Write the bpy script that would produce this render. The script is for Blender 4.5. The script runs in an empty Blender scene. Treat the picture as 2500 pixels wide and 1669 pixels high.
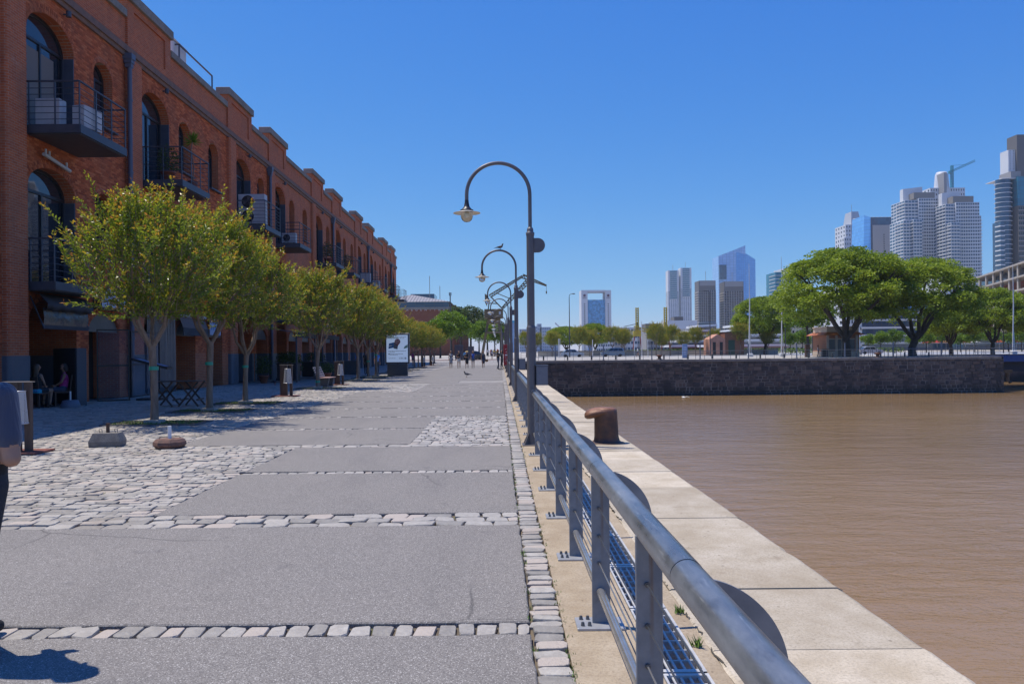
import bpy, bmesh, math, random
import numpy as np
from mathutils import Vector, Matrix, Euler
R = math.radians
PI = math.pi
rnd = random.Random(7)

# ------------------------------------------------------------------ camera, sky, sun, exposure
sc = bpy.context.scene
EYE, FOC, ROLL = 1.62, 1944.0, 0.0096          # eye height, focal length in photo pixels, slight roll
cam_d = bpy.data.cameras.new('camera')
cam = bpy.data.objects.new('camera', cam_d)
sc.collection.objects.link(cam)
cam_d.sensor_width = 36.0
cam_d.lens = 36.0 * FOC / 2500.0
cam_d.shift_x = 30.0 / 2500.0
cam_d.shift_y = 22.5 / 2500.0
cam_d.clip_start = 0.05
cam_d.clip_end = 12000.0
cam.matrix_world = Matrix.Translation((0, 0, EYE)) @ Matrix.Rotation(PI / 2, 4, 'X') @ Matrix.Rotation(-ROLL, 4, 'Z')
sc.camera = cam

SUN = Vector((-0.37, 0.14, 1.0)).normalized()
world = bpy.data.worlds.new('World')
sc.world = world
world.use_nodes = True
wn = world.node_tree
bg = wn.nodes['Background']
sky = wn.nodes.new('ShaderNodeTexSky')
sky.sky_type = 'NISHITA'
sky.sun_disc = False
sky.sun_elevation = math.asin(SUN.z)
sky.sun_rotation = math.atan2(SUN.x, SUN.y)
sky.altitude = 0
sky.air_density = 1.0
sky.dust_density = 0.0
sky.ozone_density = 1.0
sep = wn.nodes.new('ShaderNodeSeparateColor'); cmb = wn.nodes.new('ShaderNodeCombineColor')
wn.links.new(sky.outputs[0], sep.inputs[0])
for i_, (gam_, gain_) in enumerate(((1.50, 0.74), (0.92, 0.80), (0.36, 0.99))):     # film response to the clear blue sky
    nodes_ = [wn.nodes.new('ShaderNodeMath') for _ in range(3)]
    for nd_, op_, v_ in zip(nodes_, ('MULTIPLY', 'POWER', 'MULTIPLY'), (0.095, gam_, gain_ * 10.0)):
        nd_.operation = op_; nd_.inputs[1].default_value = v_
    wn.links.new(sep.outputs[i_], nodes_[0].inputs[0]); wn.links.new(nodes_[0].outputs[0], nodes_[1].inputs[0])
    wn.links.new(nodes_[1].outputs[0], nodes_[2].inputs[0]); wn.links.new(nodes_[2].outputs[0], cmb.inputs[i_])
wn.links.new(cmb.outputs[0], bg.inputs[0])
bg.inputs[1].default_value = 0.1

sun_d = bpy.data.lights.new('sun', 'SUN')
sun_d.energy = 5.0
sun_d.angle = R(0.53)
sun_d.color = (1.0, 0.935, 0.82)
sun = bpy.data.objects.new('sun', sun_d)
sc.collection.objects.link(sun)
sun.rotation_euler = SUN.to_track_quat('Z', 'Y').to_euler()
sun.location = (-30, 10, 60)

sc.view_settings.view_transform = 'Standard'
sc.view_settings.look = 'None'
sc.view_settings.gamma = 1.0
sc.view_settings.exposure = 0.0
sc.view_settings.use_curve_mapping = False
sc.cycles.max_bounces = 6
sc.cycles.transparent_max_bounces = 12

# ------------------------------------------------------------------ survey helpers: image bearing -> place on the ground
def der(x, y):
    u, v = x - 1220.0, 857.0 - y
    return u * math.cos(ROLL) + v * math.sin(ROLL), -u * math.sin(ROLL) + v * math.cos(ROLL)
def G(x, y, z=0.0):
    u, v = der(x, y); Y = FOC * (z - EYE) / v
    return Vector((u * Y / FOC, Y, z))
def at(x, y, Y):
    u, v = der(x, y)
    return Vector((u * Y / FOC, Y, EYE + v * Y / FOC))

# ------------------------------------------------------------------ mesh builder
class MB:
    def __init__(s): s.v = []; s.f = []; s.t = []; s.m = []; s.sm = []
    def add(s, vs, fs, tint=0.5, mat=0, smooth=False):
        o = len(s.v); s.v.extend(vs)
        for f in fs:
            s.f.append(tuple(i + o for i in f)); s.t.append(tint); s.m.append(mat); s.sm.append(smooth)
        return s
    def box(s, x0, x1, y0, y1, z0, z1, tint=0.5, mat=0):
        v = [(x0,y0,z0),(x1,y0,z0),(x1,y1,z0),(x0,y1,z0),(x0,y0,z1),(x1,y0,z1),(x1,y1,z1),(x0,y1,z1)]
        return s.add(v, [(0,3,2,1),(4,5,6,7),(0,1,5,4),(1,2,6,5),(2,3,7,6),(3,0,4,7)], tint, mat)
    def bbox(s, x0, x1, y0, y1, z0, z1, b=0.01, tint=0.5, mat=0):     # box with chamfered top and vertical edges
        xs = [(x0+b,y0),(x1-b,y0),(x1,y0+b),(x1,y1-b),(x1-b,y1),(x0+b,y1),(x0,y1-b),(x0,y0+b)]
        xi = [(x0+2*b,y0+b),(x1-2*b,y0+b),(x1-b,y0+2*b),(x1-b,y1-2*b),(x1-2*b,y1-b),(x0+2*b,y1-b),(x0+b,y1-2*b),(x0+b,y0+2*b)]
        v = [(x,y,z0) for x,y in xs] + [(x,y,z1-b) for x,y in xs] + [(x,y,z1) for x,y in xi]
        f = [tuple(range(7,-1,-1)), tuple(range(16,24))]
        for k in (0, 8):
            for i in range(8):
                j = (i+1) % 8; f.append((k+i, k+j, k+8+j, k+8+i))
        return s.add(v, f, tint, mat)
    def cyl(s, p, q, r0, r1=None, n=12, caps=True, tint=0.5, mat=0, smooth=True):
        r1 = r0 if r1 is None else r1
        p, q = Vector(p), Vector(q); d = (q - p)
        if d.length < 1e-7: return s
        d.normalize(); a = d.orthogonal().normalized(); b = d.cross(a)
        v = []
        for c, r in ((p, r0), (q, r1)):
            for i in range(n):
                t = 2*PI*i/n; v.append(tuple(c + (a*math.cos(t) + b*math.sin(t))*r))
        s.add(v, [(i, (i+1)%n, n+(i+1)%n, n+i) for i in range(n)], tint, mat, smooth)
        if caps: s.add(v, [tuple(range(n-1,-1,-1)), tuple(range(n, 2*n))], tint, mat)
        return s
    def tube(s, pts, r, n=10, caps=True, tint=0.5, mat=0):
        pts = [Vector(p) for p in pts]; m = len(pts)
        rs = r if isinstance(r, (list, tuple)) else [r]*m
        v = []; ref = None
        for i, p in enumerate(pts):
            d = (pts[min(i+1, m-1)] - pts[max(i-1, 0)])
            d = d.normalized() if d.length > 1e-9 else Vector((0,0,1))
            if ref is None: a = d.orthogonal().normalized()
            else:
                a = ref - d*ref.dot(d); a = a.normalized() if a.length > 1e-6 else d.orthogonal().normalized()
            ref = a; b = d.cross(a)
            for k in range(n):
                t = 2*PI*k/n; v.append(tuple(p + (a*math.cos(t) + b*math.sin(t))*rs[i]))
        f = [(i*n+k, i*n+(k+1)%n, (i+1)*n+(k+1)%n, (i+1)*n+k) for i in range(m-1) for k in range(n)]
        s.add(v, f, tint, mat, True)
        if caps: s.add(v, [tuple(range(n-1,-1,-1)), tuple(range((m-1)*n, m*n))], tint, mat)
        return s
    def lathe(s, prof, c=(0,0,0), n=20, tint=0.5, mat=0, smooth=True):      # prof: list of (r, z)
        v = []; m = len(prof)
        for r, z in prof:
            for k in range(n):
                t = 2*PI*k/n; v.append((c[0]+r*math.cos(t), c[1]+r*math.sin(t), c[2]+z))
        f = [(i*n+k, i*n+(k+1)%n, (i+1)*n+(k+1)%n, (i+1)*n+k) for i in range(m-1) for k in range(n)]
        s.add(v, f, tint, mat, smooth)
        if prof[0][0] > 1e-6: s.add(v, [tuple(range(n-1,-1,-1))], tint, mat)
        if prof[-1][0] > 1e-6: s.add(v, [tuple(range((m-1)*n, m*n))], tint, mat)
        return s
    def prism(s, poly, axis, a0, a1, tint=0.5, mat=0, smooth=False):       # extrude 2-D polygon along an axis
        def P(u, w, a):
            return {'x': (a,u,w), 'y': (u,a,w), 'z': (u,w,a)}[axis]
        n = len(poly)
        v = [P(u,w,a0) for u,w in poly] + [P(u,w,a1) for u,w in poly]
        s.add(v, [tuple(range(n-1,-1,-1)), tuple(range(n,2*n))], tint, mat)
        s.add(v, [(i,(i+1)%n,n+(i+1)%n,n+i) for i in range(n)], tint, mat, smooth)
        return s
    def ball(s, c, r, nu=12, nv=8, tint=0.5, mat=0):
        rx, ry, rz = (r, r, r) if not isinstance(r, (tuple, list)) else r
        v = []
        for i in range(nv+1):
            ph = -PI/2 + PI*i/nv
            for k in range(nu):
                t = 2*PI*k/nu
                v.append((c[0]+rx*math.cos(ph)*math.cos(t), c[1]+ry*math.cos(ph)*math.sin(t), c[2]+rz*math.sin(ph)))
        return s.add(v, [(i*nu+k, i*nu+(k+1)%nu, (i+1)*nu+(k+1)%nu, (i+1)*nu+k) for i in range(nv) for k in range(nu)], tint, mat, True)
    def quad(s, a, b, c, d, tint=0.5, mat=0): return s.add([tuple(a),tuple(b),tuple(c),tuple(d)], [(0,1,2,3)], tint, mat)
    def beam(s, p, q, w, h=None, tint=0.5, mat=0):
        h = w if h is None else h
        p, q = Vector(p), Vector(q); d = (q-p).normalized()
        up = Vector((0,0,1)) if abs(d.z) < .95 else Vector((0,1,0))
        a = d.cross(up).normalized()*(w/2); b = a.cross(d).normalized()*(h/2)
        v = [tuple(e + sa*a + sb*b) for e in (p,q) for sa,sb in ((-1,-1),(1,-1),(1,1),(-1,1))]
        return s.add(v, [(0,3,2,1),(4,5,6,7),(0,1,5,4),(1,2,6,5),(2,3,7,6),(3,0,4,7)], tint, mat)
    def mesh(s, name='mesh'):
        me = bpy.data.meshes.new(name)
        me.from_pydata(s.v, [], s.f)
        n = len(me.polygons)
        if n == len(s.t):
            at_ = me.attributes.new('tint', 'FLOAT', 'FACE'); at_.data.foreach_set('value', s.t)
            me.polygons.foreach_set('material_index', s.m)
            me.polygons.foreach_set('use_smooth', s.sm)
        me.update()
        return me
    def build(s, name, mats, parent=None, loc=None, rz=0.0, recalc=True):
        me = s.mesh(name)
        if recalc and len(s.f) < 60000:
            b = bmesh.new(); b.from_mesh(me); bmesh.ops.recalc_face_normals(b, faces=b.faces); b.to_mesh(me); b.free()
        for m in (mats if isinstance(mats, (list, tuple)) else [mats]): me.materials.append(m)
        return put(name, me, parent, loc, rz)

COL = sc.collection
def put(name, data, parent=None, loc=None, rz=0.0):
    o = bpy.data.objects.new(name, data); COL.objects.link(o)
    if parent is not None: o.parent = parent
    if loc is not None: o.location = loc
    if rz: o.rotation_euler = (0, 0, rz)
    return o
def tag(o, label=None, cat=None, group=None, kind=None):
    if label: o['label'] = label
    if cat: o['category'] = cat
    if group: o['group'] = group
    if kind: o['kind'] = kind
    return o
def thing(name, label, cat, loc=(0,0,0), rz=0.0, group=None):
    return tag(put(name, None, None, loc, rz), label, cat, group)
KIDS = {}
def copy_tree(o, parent=None):
    c = o.copy(); COL.objects.link(c)
    if parent is not None: c.parent = parent
    for ch in list(o.children): copy_tree(ch, c)
    return c
def dup(o, loc, rz=0.0, label=None, scale=None):
    c = copy_tree(o); c.location = loc; c.rotation_euler = (0, 0, rz)
    if label: c['label'] = label
    if scale: c.scale = scale if isinstance(scale, (tuple, list)) else (scale,)*3
    return c
def text(name, body, size, mat, parent, loc, rot, ext=0.004, align='CENTER', spacing=1.0, sx=1.0):
    cu = bpy.data.curves.new(name, 'FONT'); cu.body = body; cu.size = size; cu.extrude = ext
    cu.align_x = align; cu.align_y = 'CENTER'; cu.space_character = spacing; cu.resolution_u = 3
    tmp = bpy.data.objects.new('tmp', cu); COL.objects.link(tmp)
    me = bpy.data.meshes.new_from_object(tmp.evaluated_get(bpy.context.evaluated_depsgraph_get()))
    bpy.data.objects.remove(tmp); bpy.data.curves.remove(cu)
    me.materials.clear(); me.materials.append(mat)
    o = put(name, me, parent, loc); o.rotation_euler = rot; o.scale = (sx, 1, 1)
    return o

# ------------------------------------------------------------------ materials
class NT:
    def __init__(s, m): s.nt = m.node_tree; s.N = s.nt.nodes; s.L = s.nt.links
    def n(s, t, **k):
        nd = s.N.new('ShaderNode' + t)
        for a, b in k.items(): setattr(nd, a, b)
        return nd
    def l(s, a, b): s.L.new(a, b)
    def val(s, i, v):
        if hasattr(v, 'is_linked') or hasattr(v, 'links'): s.l(v, i)
        else: i.default_value = v
    def math(s, op, a, b=0.0, clamp=False):
        nd = s.n('Math', operation=op); nd.use_clamp = clamp; s.val(nd.inputs[0], a); s.val(nd.inputs[1], b); return nd.outputs[0]
    def mix(s, f, a, b, mode='MIX'):
        nd = s.n('Mix', data_type='RGBA', blend_type=mode); s.val(nd.inputs[0], f); s.val(nd.inputs[6], a); s.val(nd.inputs[7], b); return nd.outputs[2]
    def noise(s, vec, scale, detail=4.0, rough=0.55, dist=0.0):
        nd = s.n('TexNoise'); s.l(vec, nd.inputs['Vector']); nd.inputs['Scale'].default_value = scale
        nd.inputs['Detail'].default_value = detail; nd.inputs['Roughness'].default_value = rough; nd.inputs['Distortion'].default_value = dist
        return nd.outputs[0]
    def ramp(s, f, stops):
        nd = s.n('ValToRGB'); s.val(nd.inputs[0], f); e = nd.color_ramp.elements
        while len(e) < len(stops): e.new(0.5)
        for i, (p, c) in enumerate(stops):
            e[i].position = p; e[i].color = c if len(c) == 4 else (*c, 1)
        return nd.outputs[0]
    def mapr(s, f, a, b, c, d):
        nd = s.n('MapRange'); s.val(nd.inputs[0], f)
        for i, v in enumerate((a, b, c, d)): nd.inputs[1+i].default_value = v
        return nd.outputs[0]
    def obj(s): return s.n('TexCoord').outputs['Object']
    def pos(s): return s.n('NewGeometry').outputs['Position']
    def scl(s, vec, v):
        nd = s.n('Mapping'); s.l(vec, nd.inputs[0]); nd.inputs['Scale'].default_value = v; return nd.outputs[0]
    def tint(s): 
        nd = s.n('Attribute'); nd.attribute_name = 'tint'; return nd.outputs['Fac']
    def bump(s, h, strength=0.3, dist=0.01):
        nd = s.n('Bump'); s.l(h, nd.inputs['Height']); nd.inputs['Strength'].default_value = strength; nd.inputs['Distance'].default_value = dist; return nd.outputs[0]
def c4(c): return (c[0], c[1], c[2], 1.0)
MATS = {}
def new_mat(name):
    m = bpy.data.materials.new(name); m.use_nodes = True
    t = NT(m); b = t.N['Principled BSDF']; MATS[name] = m
    return m, t, b
def mat(name, col, rough=0.6, metal=0.0, spec=0.5, col2=None, nscale=6.0, tintamt=0.0, bumps=None, world_co=False, stretch=None, coat=0.0, rvar=0.0, ncon=(0.35, 0.65)):
    if name in MATS: return MATS[name]
    m, t, b = new_mat(name)
    b.inputs['Roughness'].default_value = rough; b.inputs['Metallic'].default_value = metal
    b.inputs['Specular IOR Level'].default_value = spec; b.inputs['Coat Weight'].default_value = coat
    co = t.pos() if world_co else t.obj()
    if stretch: co = t.scl(co, stretch)
    c = None
    if col2 is not None:
        nz = t.noise(co, nscale, 5.0, 0.6)
        c = t.mix(t.mapr(nz, ncon[0], ncon[1], 0, 1), c4(col), c4(col2))
        if rvar: t.l(t.mapr(nz, .3, .7, rough - rvar, rough + rvar), b.inputs['Roughness'])
    if tintamt:
        k = t.mapr(t.tint(), 0, 1, 1 - tintamt, 1 + tintamt)
        cmb = t.n('CombineColor')
        for i in range(3): t.l(k, cmb.inputs[i])
        c = t.mix(1.0, c if c is not None else c4(col), cmb.outputs[0], 'MULTIPLY')
    if c is not None: t.l(c, b.inputs['Base Color'])
    else: b.inputs['Base Color'].default_value = c4(col)
    if bumps:
        t.l(t.bump(t.noise(co, bumps[0], 5.0, 0.6), bumps[1], bumps[2] if len(bumps) > 2 else 0.01), b.inputs['Normal'])
    return m
# ------------------------------------------------------------------ ground materials
def m_asphalt():
    m, t, b = new_mat('asphalt')
    p = t.pos()
    big = t.noise(p, 0.55, 4, 0.6)
    mid = t.noise(p, 9.0, 4, 0.6)
    base = t.mix(t.mapr(big, .35, .65, 0, 1), (0.190, 0.172, 0.160, 1), (0.222, 0.198, 0.180, 1))
    base = t.mix(t.mapr(mid, .3, .75, 0, .35), base, (0.155, 0.144, 0.138, 1))
    vo = t.n('TexVoronoi'); t.l(p, vo.inputs['Vector']); vo.inputs['Scale'].default_value = 190.0
    chip = t.n('SeparateColor'); t.l(vo.outputs['Color'], chip.inputs[0])
    c = t.mix(t.mapr(chip.outputs[0], 0, 1, 0, .95), t.mix(.55, base, (0.052, 0.047, 0.045, 1)), t.mix(.5, base, (0.38, 0.355, 0.325, 1)))
    spark = t.mapr(chip.outputs[1], .93, .95, 0, .85)
    c = t.mix(spark, c, (0.50, 0.47, 0.44, 1))
    n2 = t.mapr(t.noise(p, 2.2, 2, .5), .68, .72, 0, .5)
    c = t.mix(n2, c, t.mix(.5, c, (0.09, 0.085, 0.09, 1)))
    # worn lanes, old spills, faint hairline cracks
    st_ = t.mapr(t.noise(t.scl(p, (1.0, .35, 1)), .9, 5, .62, .8), .50, .72, 0, .38)
    c = t.mix(st_, c, t.mix(.55, c, (0.085, 0.08, 0.082, 1)))
    sp = t.n('TexVoronoi'); t.l(p, sp.inputs['Vector']); sp.inputs['Scale'].default_value = .85
    c = t.mix(t.mapr(sp.outputs['Distance'], .030, .055, .55, 0), c, (0.06, 0.058, 0.062, 1))
    wv_ = t.n('TexVoronoi', feature='DISTANCE_TO_EDGE'); wv_.inputs['Scale'].default_value = .42
    nz_ = t.n('TexNoise'); t.l(p, nz_.inputs['Vector']); nz_.inputs['Scale'].default_value = 2.0
    t.l(t.mix(.16, p, nz_.outputs['Color']), wv_.inputs['Vector'])
    crk = t.math('MULTIPLY', t.mapr(wv_.outputs['Distance'], .0018, .004, 1, 0), t.mapr(t.noise(p, .35, 2, .5), .52, .6, 0, .6))
    c = t.mix(crk, c, (0.05, 0.047, 0.047, 1))
    t.l(c, b.inputs['Base Color'])
    b.inputs['Roughness'].default_value = .78
    b.inputs['Specular IOR Level'].default_value = .35
    t.l(t.bump(vo.outputs['Distance'], .35, .004), b.inputs['Normal'])
    return m
def m_cobble(name='granite_sett', c1=(0.32,0.29,0.255), c2=(0.46,0.425,0.375), pink=(0.40,0.335,0.28)):
    m, t, b = new_mat(name)
    p = t.pos()
    n1 = t.noise(p, 14.0, 5, .65); n2 = t.noise(p, 160.0, 3, .6); n3 = t.noise(p, 1.1, 3, .5)
    c = t.mix(t.mapr(n1, .3, .7, 0, 1), c4(c1), c4(c2))
    ti = t.tint()
    c = t.mix(t.mapr(ti, .7, .95, 0, .8), c, c4(pink))
    k = t.mapr(ti, 0, .7, .66, 1.14)
    cm = t.n('CombineColor')
    for i in range(3): t.l(k, cm.inputs[i])
    c = t.mix(1, c, cm.outputs[0], 'MULTIPLY')
    c = t.mix(t.mapr(n2, .55, .75, 0, .45), c, (0.14, 0.13, 0.125, 1))
    c = t.mix(t.mapr(n3, .55, .72, 0, .45), c, (0.24, 0.20, 0.155, 1))
    t.l(c, b.inputs['Base Color'])
    b.inputs['Roughness'].default_value = .55
    t.l(t.bump(t.noise(p, 38, 5, .65), .8, .012), b.inputs['Normal'])
    return m
def m_soil():
    m, t, b = new_mat('joint_soil')
    p = t.pos()
    c = t.mix(t.mapr(t.noise(p, 3.0, 4, .6), .35, .65, 0, 1), (0.075, 0.065, 0.055, 1), (0.17, 0.13, 0.085, 1))
    c = t.mix(t.mapr(t.noise(p, 6.0, 3, .5), .62, .72, 0, .7), c, (0.07, 0.10, 0.03, 1))
    t.l(c, b.inputs['Base Color']); b.inputs['Roughness'].default_value = .95
    t.l(t.bump(t.noise(p, 120, 3, .6), .5, .008), b.inputs['Normal'])
    return m
def m_far_cobble():
    m, t, b = new_mat('cobble_far')
    p = t.pos()
    br = t.n('TexBrick'); t.l(p, br.inputs['Vector'])
    for i, v in (('Scale', 1.0), ('Mortar Size', .012), ('Brick Width', .22), ('Row Height', .17), ('Bias', 0.0)): br.inputs[i].default_value = v
    br.inputs['Color1'].default_value = (0.27, 0.25, 0.23, 1); br.inputs['Color2'].default_value = (0.38, 0.35, 0.32, 1); br.inputs['Mortar'].default_value = (0.10, 0.085, 0.07, 1)
    t.l(t.mix(t.mapr(t.noise(p, .8, 4, .6), .4, .7, 0, .5), br.outputs[0], (0.25, 0.22, 0.18, 1)), b.inputs['Base Color'])
    b.inputs['Roughness'].default_value = .7
    t.l(t.bump(br.outputs['Fac'], -.5, .01), b.inputs['Normal'])
    return m
def m_concrete(name, c1, c2, stain=(0.16,0.11,0.07), sc1=3.0, sc2=60.0, rough=.85):
    m, t, b = new_mat(name)
    p = t.pos()
    n1 = t.noise(p, sc1, 6, .65); n2 = t.noise(p, sc2, 4, .7); n3 = t.noise(p, sc1*2.3, 4, .6, .6)
    c = t.mix(t.mapr(n1, .35, .65, 0, 1), c4(c1), c4(c2))
    c = t.mix(t.mapr(n2, .46, .72, 0, .65), c, c4(tuple(v*.55 for v in c1)))
    c = t.mix(t.mapr(n3, .62, .78, 0, .55), c, c4(stain))
    k = t.mapr(t.tint(), 0, 1, .82, 1.14)
    cm = t.n('CombineColor')
    for i in range(3): t.l(k, cm.inputs[i])
    c = t.mix(1, c, cm.outputs[0], 'MULTIPLY')
    blot = t.noise(t.scl(p, (1, .6, 1)), sc1*.45, 6, .7, 1.2)
    c = t.mix(t.mapr(blot, .50, .68, 0, .5), c, c4(tuple(a_*.5+b_*.5 for a_, b_ in zip(stain, c1))))
    sp = t.n('TexVoronoi'); t.l(p, sp.inputs['Vector']); sp.inputs['Scale'].default_value = sc1*3.2
    c = t.mix(t.mapr(sp.outputs['Distance'], .05, .09, .6, 0), c, c4(tuple(v*.45 for v in stain)))
    t.l(c, b.inputs['Base Color']); b.inputs['Roughness'].default_value = rough; b.inputs['Specular IOR Level'].default_value = .3
    t.l(t.bump(t.math('ADD', n2, t.math('MULTIPLY', n1, 1.5)), .6, .008), b.inputs['Normal'])
    return m
WB = .10
def m_water():
    m, t, b = new_mat('river_water')
    p = t.pos()
    big = t.noise(p, .035, 4, .55)
    c = t.mix(t.mapr(big, .35, .65, 0, 1), (0.255, 0.158, 0.070, 1), (0.305, 0.192, 0.090, 1))
    t.l(c, b.inputs['Base Color'])
    b.inputs['Roughness'].default_value = .05
    b.inputs['IOR'].default_value = 1.36
    b.inputs['Specular IOR Level'].default_value = .6
    w1 = t.noise(t.scl(p, (.6, 1.5, 1)), 1.0, 5, .62, .8)
    w2 = t.noise(t.scl(p, (1.0, 1.5, 1)), 5.5, 3, .6, .3)
    w3 = t.noise(t.scl(p, (1.0, 2.0, 1)), .33, 3, .5)
    h = t.math('ADD', t.math('MULTIPLY', w1, .75), t.math('ADD', t.math('MULTIPLY', w2, .24), t.math('MULTIPLY', w3, .8)))
    wind = t.mapr(t.noise(t.scl(p, (.6, 1.6, 1)), .05, 4, .6, .6), .35, .65, .75, 1.3)
    t.l(t.bump(t.math('MULTIPLY', h, wind), 1.0, WB), b.inputs['Normal'])
    return m
ASPH = m_asphalt(); COB = m_cobble(); SOIL = m_soil(); COBF = m_far_cobble()
CONC = m_concrete('beige_concrete', (0.36,0.28,0.19), (0.47,0.385,0.28), stain=(0.20,0.14,0.09))
COPE = m_concrete('coping_stone', (0.44,0.365,0.265), (0.60,0.525,0.42), stain=(0.20,0.15,0.10), sc1=2.1)
PALE = m_concrete('pale_paving', (0.42,0.39,0.35), (0.50,0.47,0.43), stain=(.3,.27,.24), sc1=.2, sc2=4.0)
WATER = m_water()
GRASSM = mat('grass_blade', (0.10,0.17,0.025), .6, tintamt=.5)
EARTH = mat('earth', (0.055,0.045,0.032), .95, col2=(0.09,0.075,0.05), nscale=12)

# ------------------------------------------------------------------ ground sheets
FARZ = 0.42
WALLY = 97.0
QX0, QX1 = 0.36, 2.32
g = MB()
g.quad((-4000,-120,-.12), (0.30,-120,-.12), (0.30,97.5,-.12), (-4000,97.5,-.12))
g.quad((-4000,97.5,-.12), (2.36,97.5,-.12), (2.36,132,FARZ-.02), (-4000,132,FARZ-.02))
g.quad((-4000,132,FARZ-.02), (2.36,132,FARZ-.02), (2.36,9000,FARZ-.02), (-4000,9000,FARZ-.02))
g.quad((2.36,190,FARZ-.02), (5000,190,FARZ-.02), (5000,9000,FARZ-.02), (2.36,9000,FARZ-.02))
tag(g.build('ground', PALE), kind='structure')
w = MB(); w.quad((1.9,-150,-4.0), (600,-150,-4.0), (600,192,-4.0), (1.9,192,-4.0))
tag(w.build('water', WATER), kind='structure')

prom = MB(); prom.box(-14.6, .36, 2.5, 40.2, -.11, -.030)
PROM = tag(prom.build('promenade', SOIL), kind='structure')
pf = MB()
pf.quad((-14.6,40.2,-.012), (.36,40.2,-.012), (.36,97.5,-.012), (-14.6,97.5,-.012))
pf.quad((-14.6,97.5,-.012), (.36,97.5,-.012), (.36,118,.30), (-14.6,118,.30))
pf.quad((-40,-5,-.05), (-14.6,-5,-.05), (-14.6,99,-.05), (-40,99,-.05))
tag(pf.build('cobbled_pavement', COBF), kind='structure')
rf = MB(); rf.quad((-60,121,FARZ-.150), (2.3,121,FARZ-.150), (2.3,128,FARZ-.03), (-60,128,FARZ-.03))
tag(rf.build('crossing_road', mat('red_paving', (0.16,0.115,0.10), .85, col2=(0.20,0.15,0.13), nscale=3, world_co=True)), kind='structure')

YB = [4.66 + 3.06*k for k in range(-1, 30)]                    # cross rows of setts
def band(k):                                                    # rows in each band
    return {1: 3, 3: 2}.get(k, 1)
def left_edge(Y):
    if Y < 7.6: return -9.0
    if Y < 13.7: return -3.5
    if Y < 32.4: return -5.75
    if Y < 40.0: return -3.55
    return -5.75
def patch(Y):                                                   # cobbled patches inside the asphalt on the quay side
    return -1.6 if 13.8 < Y < 19.9 else (-2.2 if 41.5 < Y < 44.5 else None)
def asphalt_panel(x0, x1, y0, y1):
    b = MB(); st = .12 if y0 < 12 else .5
    def edge(ax, ay, bx, by, nx, ny):
        L = math.hypot(bx-ax, by-ay); n = max(1, int(L/st)); out = []
        for i in range(n):
            f = i/n; j = rnd.uniform(-.010, .010) if i else 0
            out.append((ax+(bx-ax)*f + nx*j, ay+(by-ay)*f + ny*j))
        return out
    poly = edge(x0,y0,x1,y0,0,1) + edge(x1,y0,x1,y1,1,0) + edge(x1,y1,x0,y1,0,1) + edge(x0,y1,x0,y0,1,0)
    n = len(poly)
    cx, cy = (x0+x1)/2, (y0+y1)/2
    v = [(x,y,-.05) for x,y in poly] + [(x,y,-.004) for x,y in poly] + [(x-math.copysign(.008,x-cx), y-math.copysign(.008,y-cy), .004) for x,y in poly]
    f = [tuple(range(2*n,3*n))] + [(r*n+i, r*n+(i+1)%n, (r+1)*n+(i+1)%n, (r+1)*n+i) for r in (0,1) for i in range(n)]
    b.add(v, f)
    return b.build('asphalt_panel', ASPH, PROM, recalc=False)
for i in range(len(YB)-1):
    k = i-1
    y0 = YB[i] + .095*band(k) + .012; y1 = YB[i+1] - .095*band(k+1) - .012
    ym = (y0+y1)/2; L = left_edge(ym); Rr = patch(ym) or .165
    if y0 > 37.5: y1 = min(y1, 97)
    asphalt_panel(L, Rr, y0, y1)

# ------------------------------------------------------------------ granite setts
def sett_verts(seed):
    r = random.Random(seed)
    ring = []
    base = [(-.5,-.36),(-.36,-.5),(.36,-.5),(.5,-.36),(.5,.36),(.36,.5),(-.36,.5),(-.5,.36)]
    sk = r.uniform(-.10,.10)
    for x, y in base:
        ring.append((x*.98 + sk*y + r.uniform(-.07,.07), y*.98 + r.uniform(-.075,.075)))
    tilt = (r.uniform(-.06,.06), r.uniform(-.06,.06))
    v = [(x,y,-1) for x,y in ring] + [(x,y,-.13 + r.uniform(-.04,.04)) for x,y in ring]
    v += [(x*.955,y*.94,-.02 + tilt[0]*x + tilt[1]*y + r.uniform(-.05,.05)) for x,y in ring] + [(0,0,.03)]
    f = [(a+i, a+(i+1)%8, a+8+(i+1)%8, a+8+i) for a in (0,8) for i in range(8)] + [(16+i,16+(i+1)%8,24) for i in range(8)]
    return v, f
SETT = [sett_verts(s) for s in range(18)]
SETT_ME = []
for i, (v, f) in enumerate(SETT):
    b = MB(); b.add(v, f, tint=random.Random(i+50).random(), smooth=False)
    me = b.mesh('sett'); me.materials.append(COB); SETT_ME.append(me)
stones = []     # x, y, w, l, z, rot
def row_x(x0, x1, yc, w, l, jw=.25):
    x = x0 + rnd.uniform(-.5, 0)*w
    while x < x1:
        ww = w*rnd.uniform(1-jw, 1+jw)
        if x + ww > x1 + .03: ww = x1 - x + rnd.uniform(-.01,.01)
        if ww > .05: stones.append((x+ww/2, yc + rnd.uniform(-.008,.008), ww-.010, l-.010, rnd.uniform(-.010,.006), rnd.uniform(-.03,.03)))
        x += ww
for i, Y in enumerate(YB):
    k = i-1; n = band(k)
    if Y > 40: continue
    for j in range(n):
        yc = Y + (j-(n-1)/2)*.19
        row_x(-9.0 if k == 1 else left_edge(Y), .165, yc, .125 if n == 1 else .24, .19, .16 if n == 1 else .3)
y = 2.9
while y < 44:                                                   # edge strip beside the quay
    l = rnd.uniform(.092,.128)
    stones.append((.265 + rnd.uniform(-.008,.008), y+l/2, rnd.uniform(.165,.188), l-.010, rnd.uniform(-.008,.006), rnd.uniform(-.05,.05)))
    y += l
y = 7.98
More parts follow.
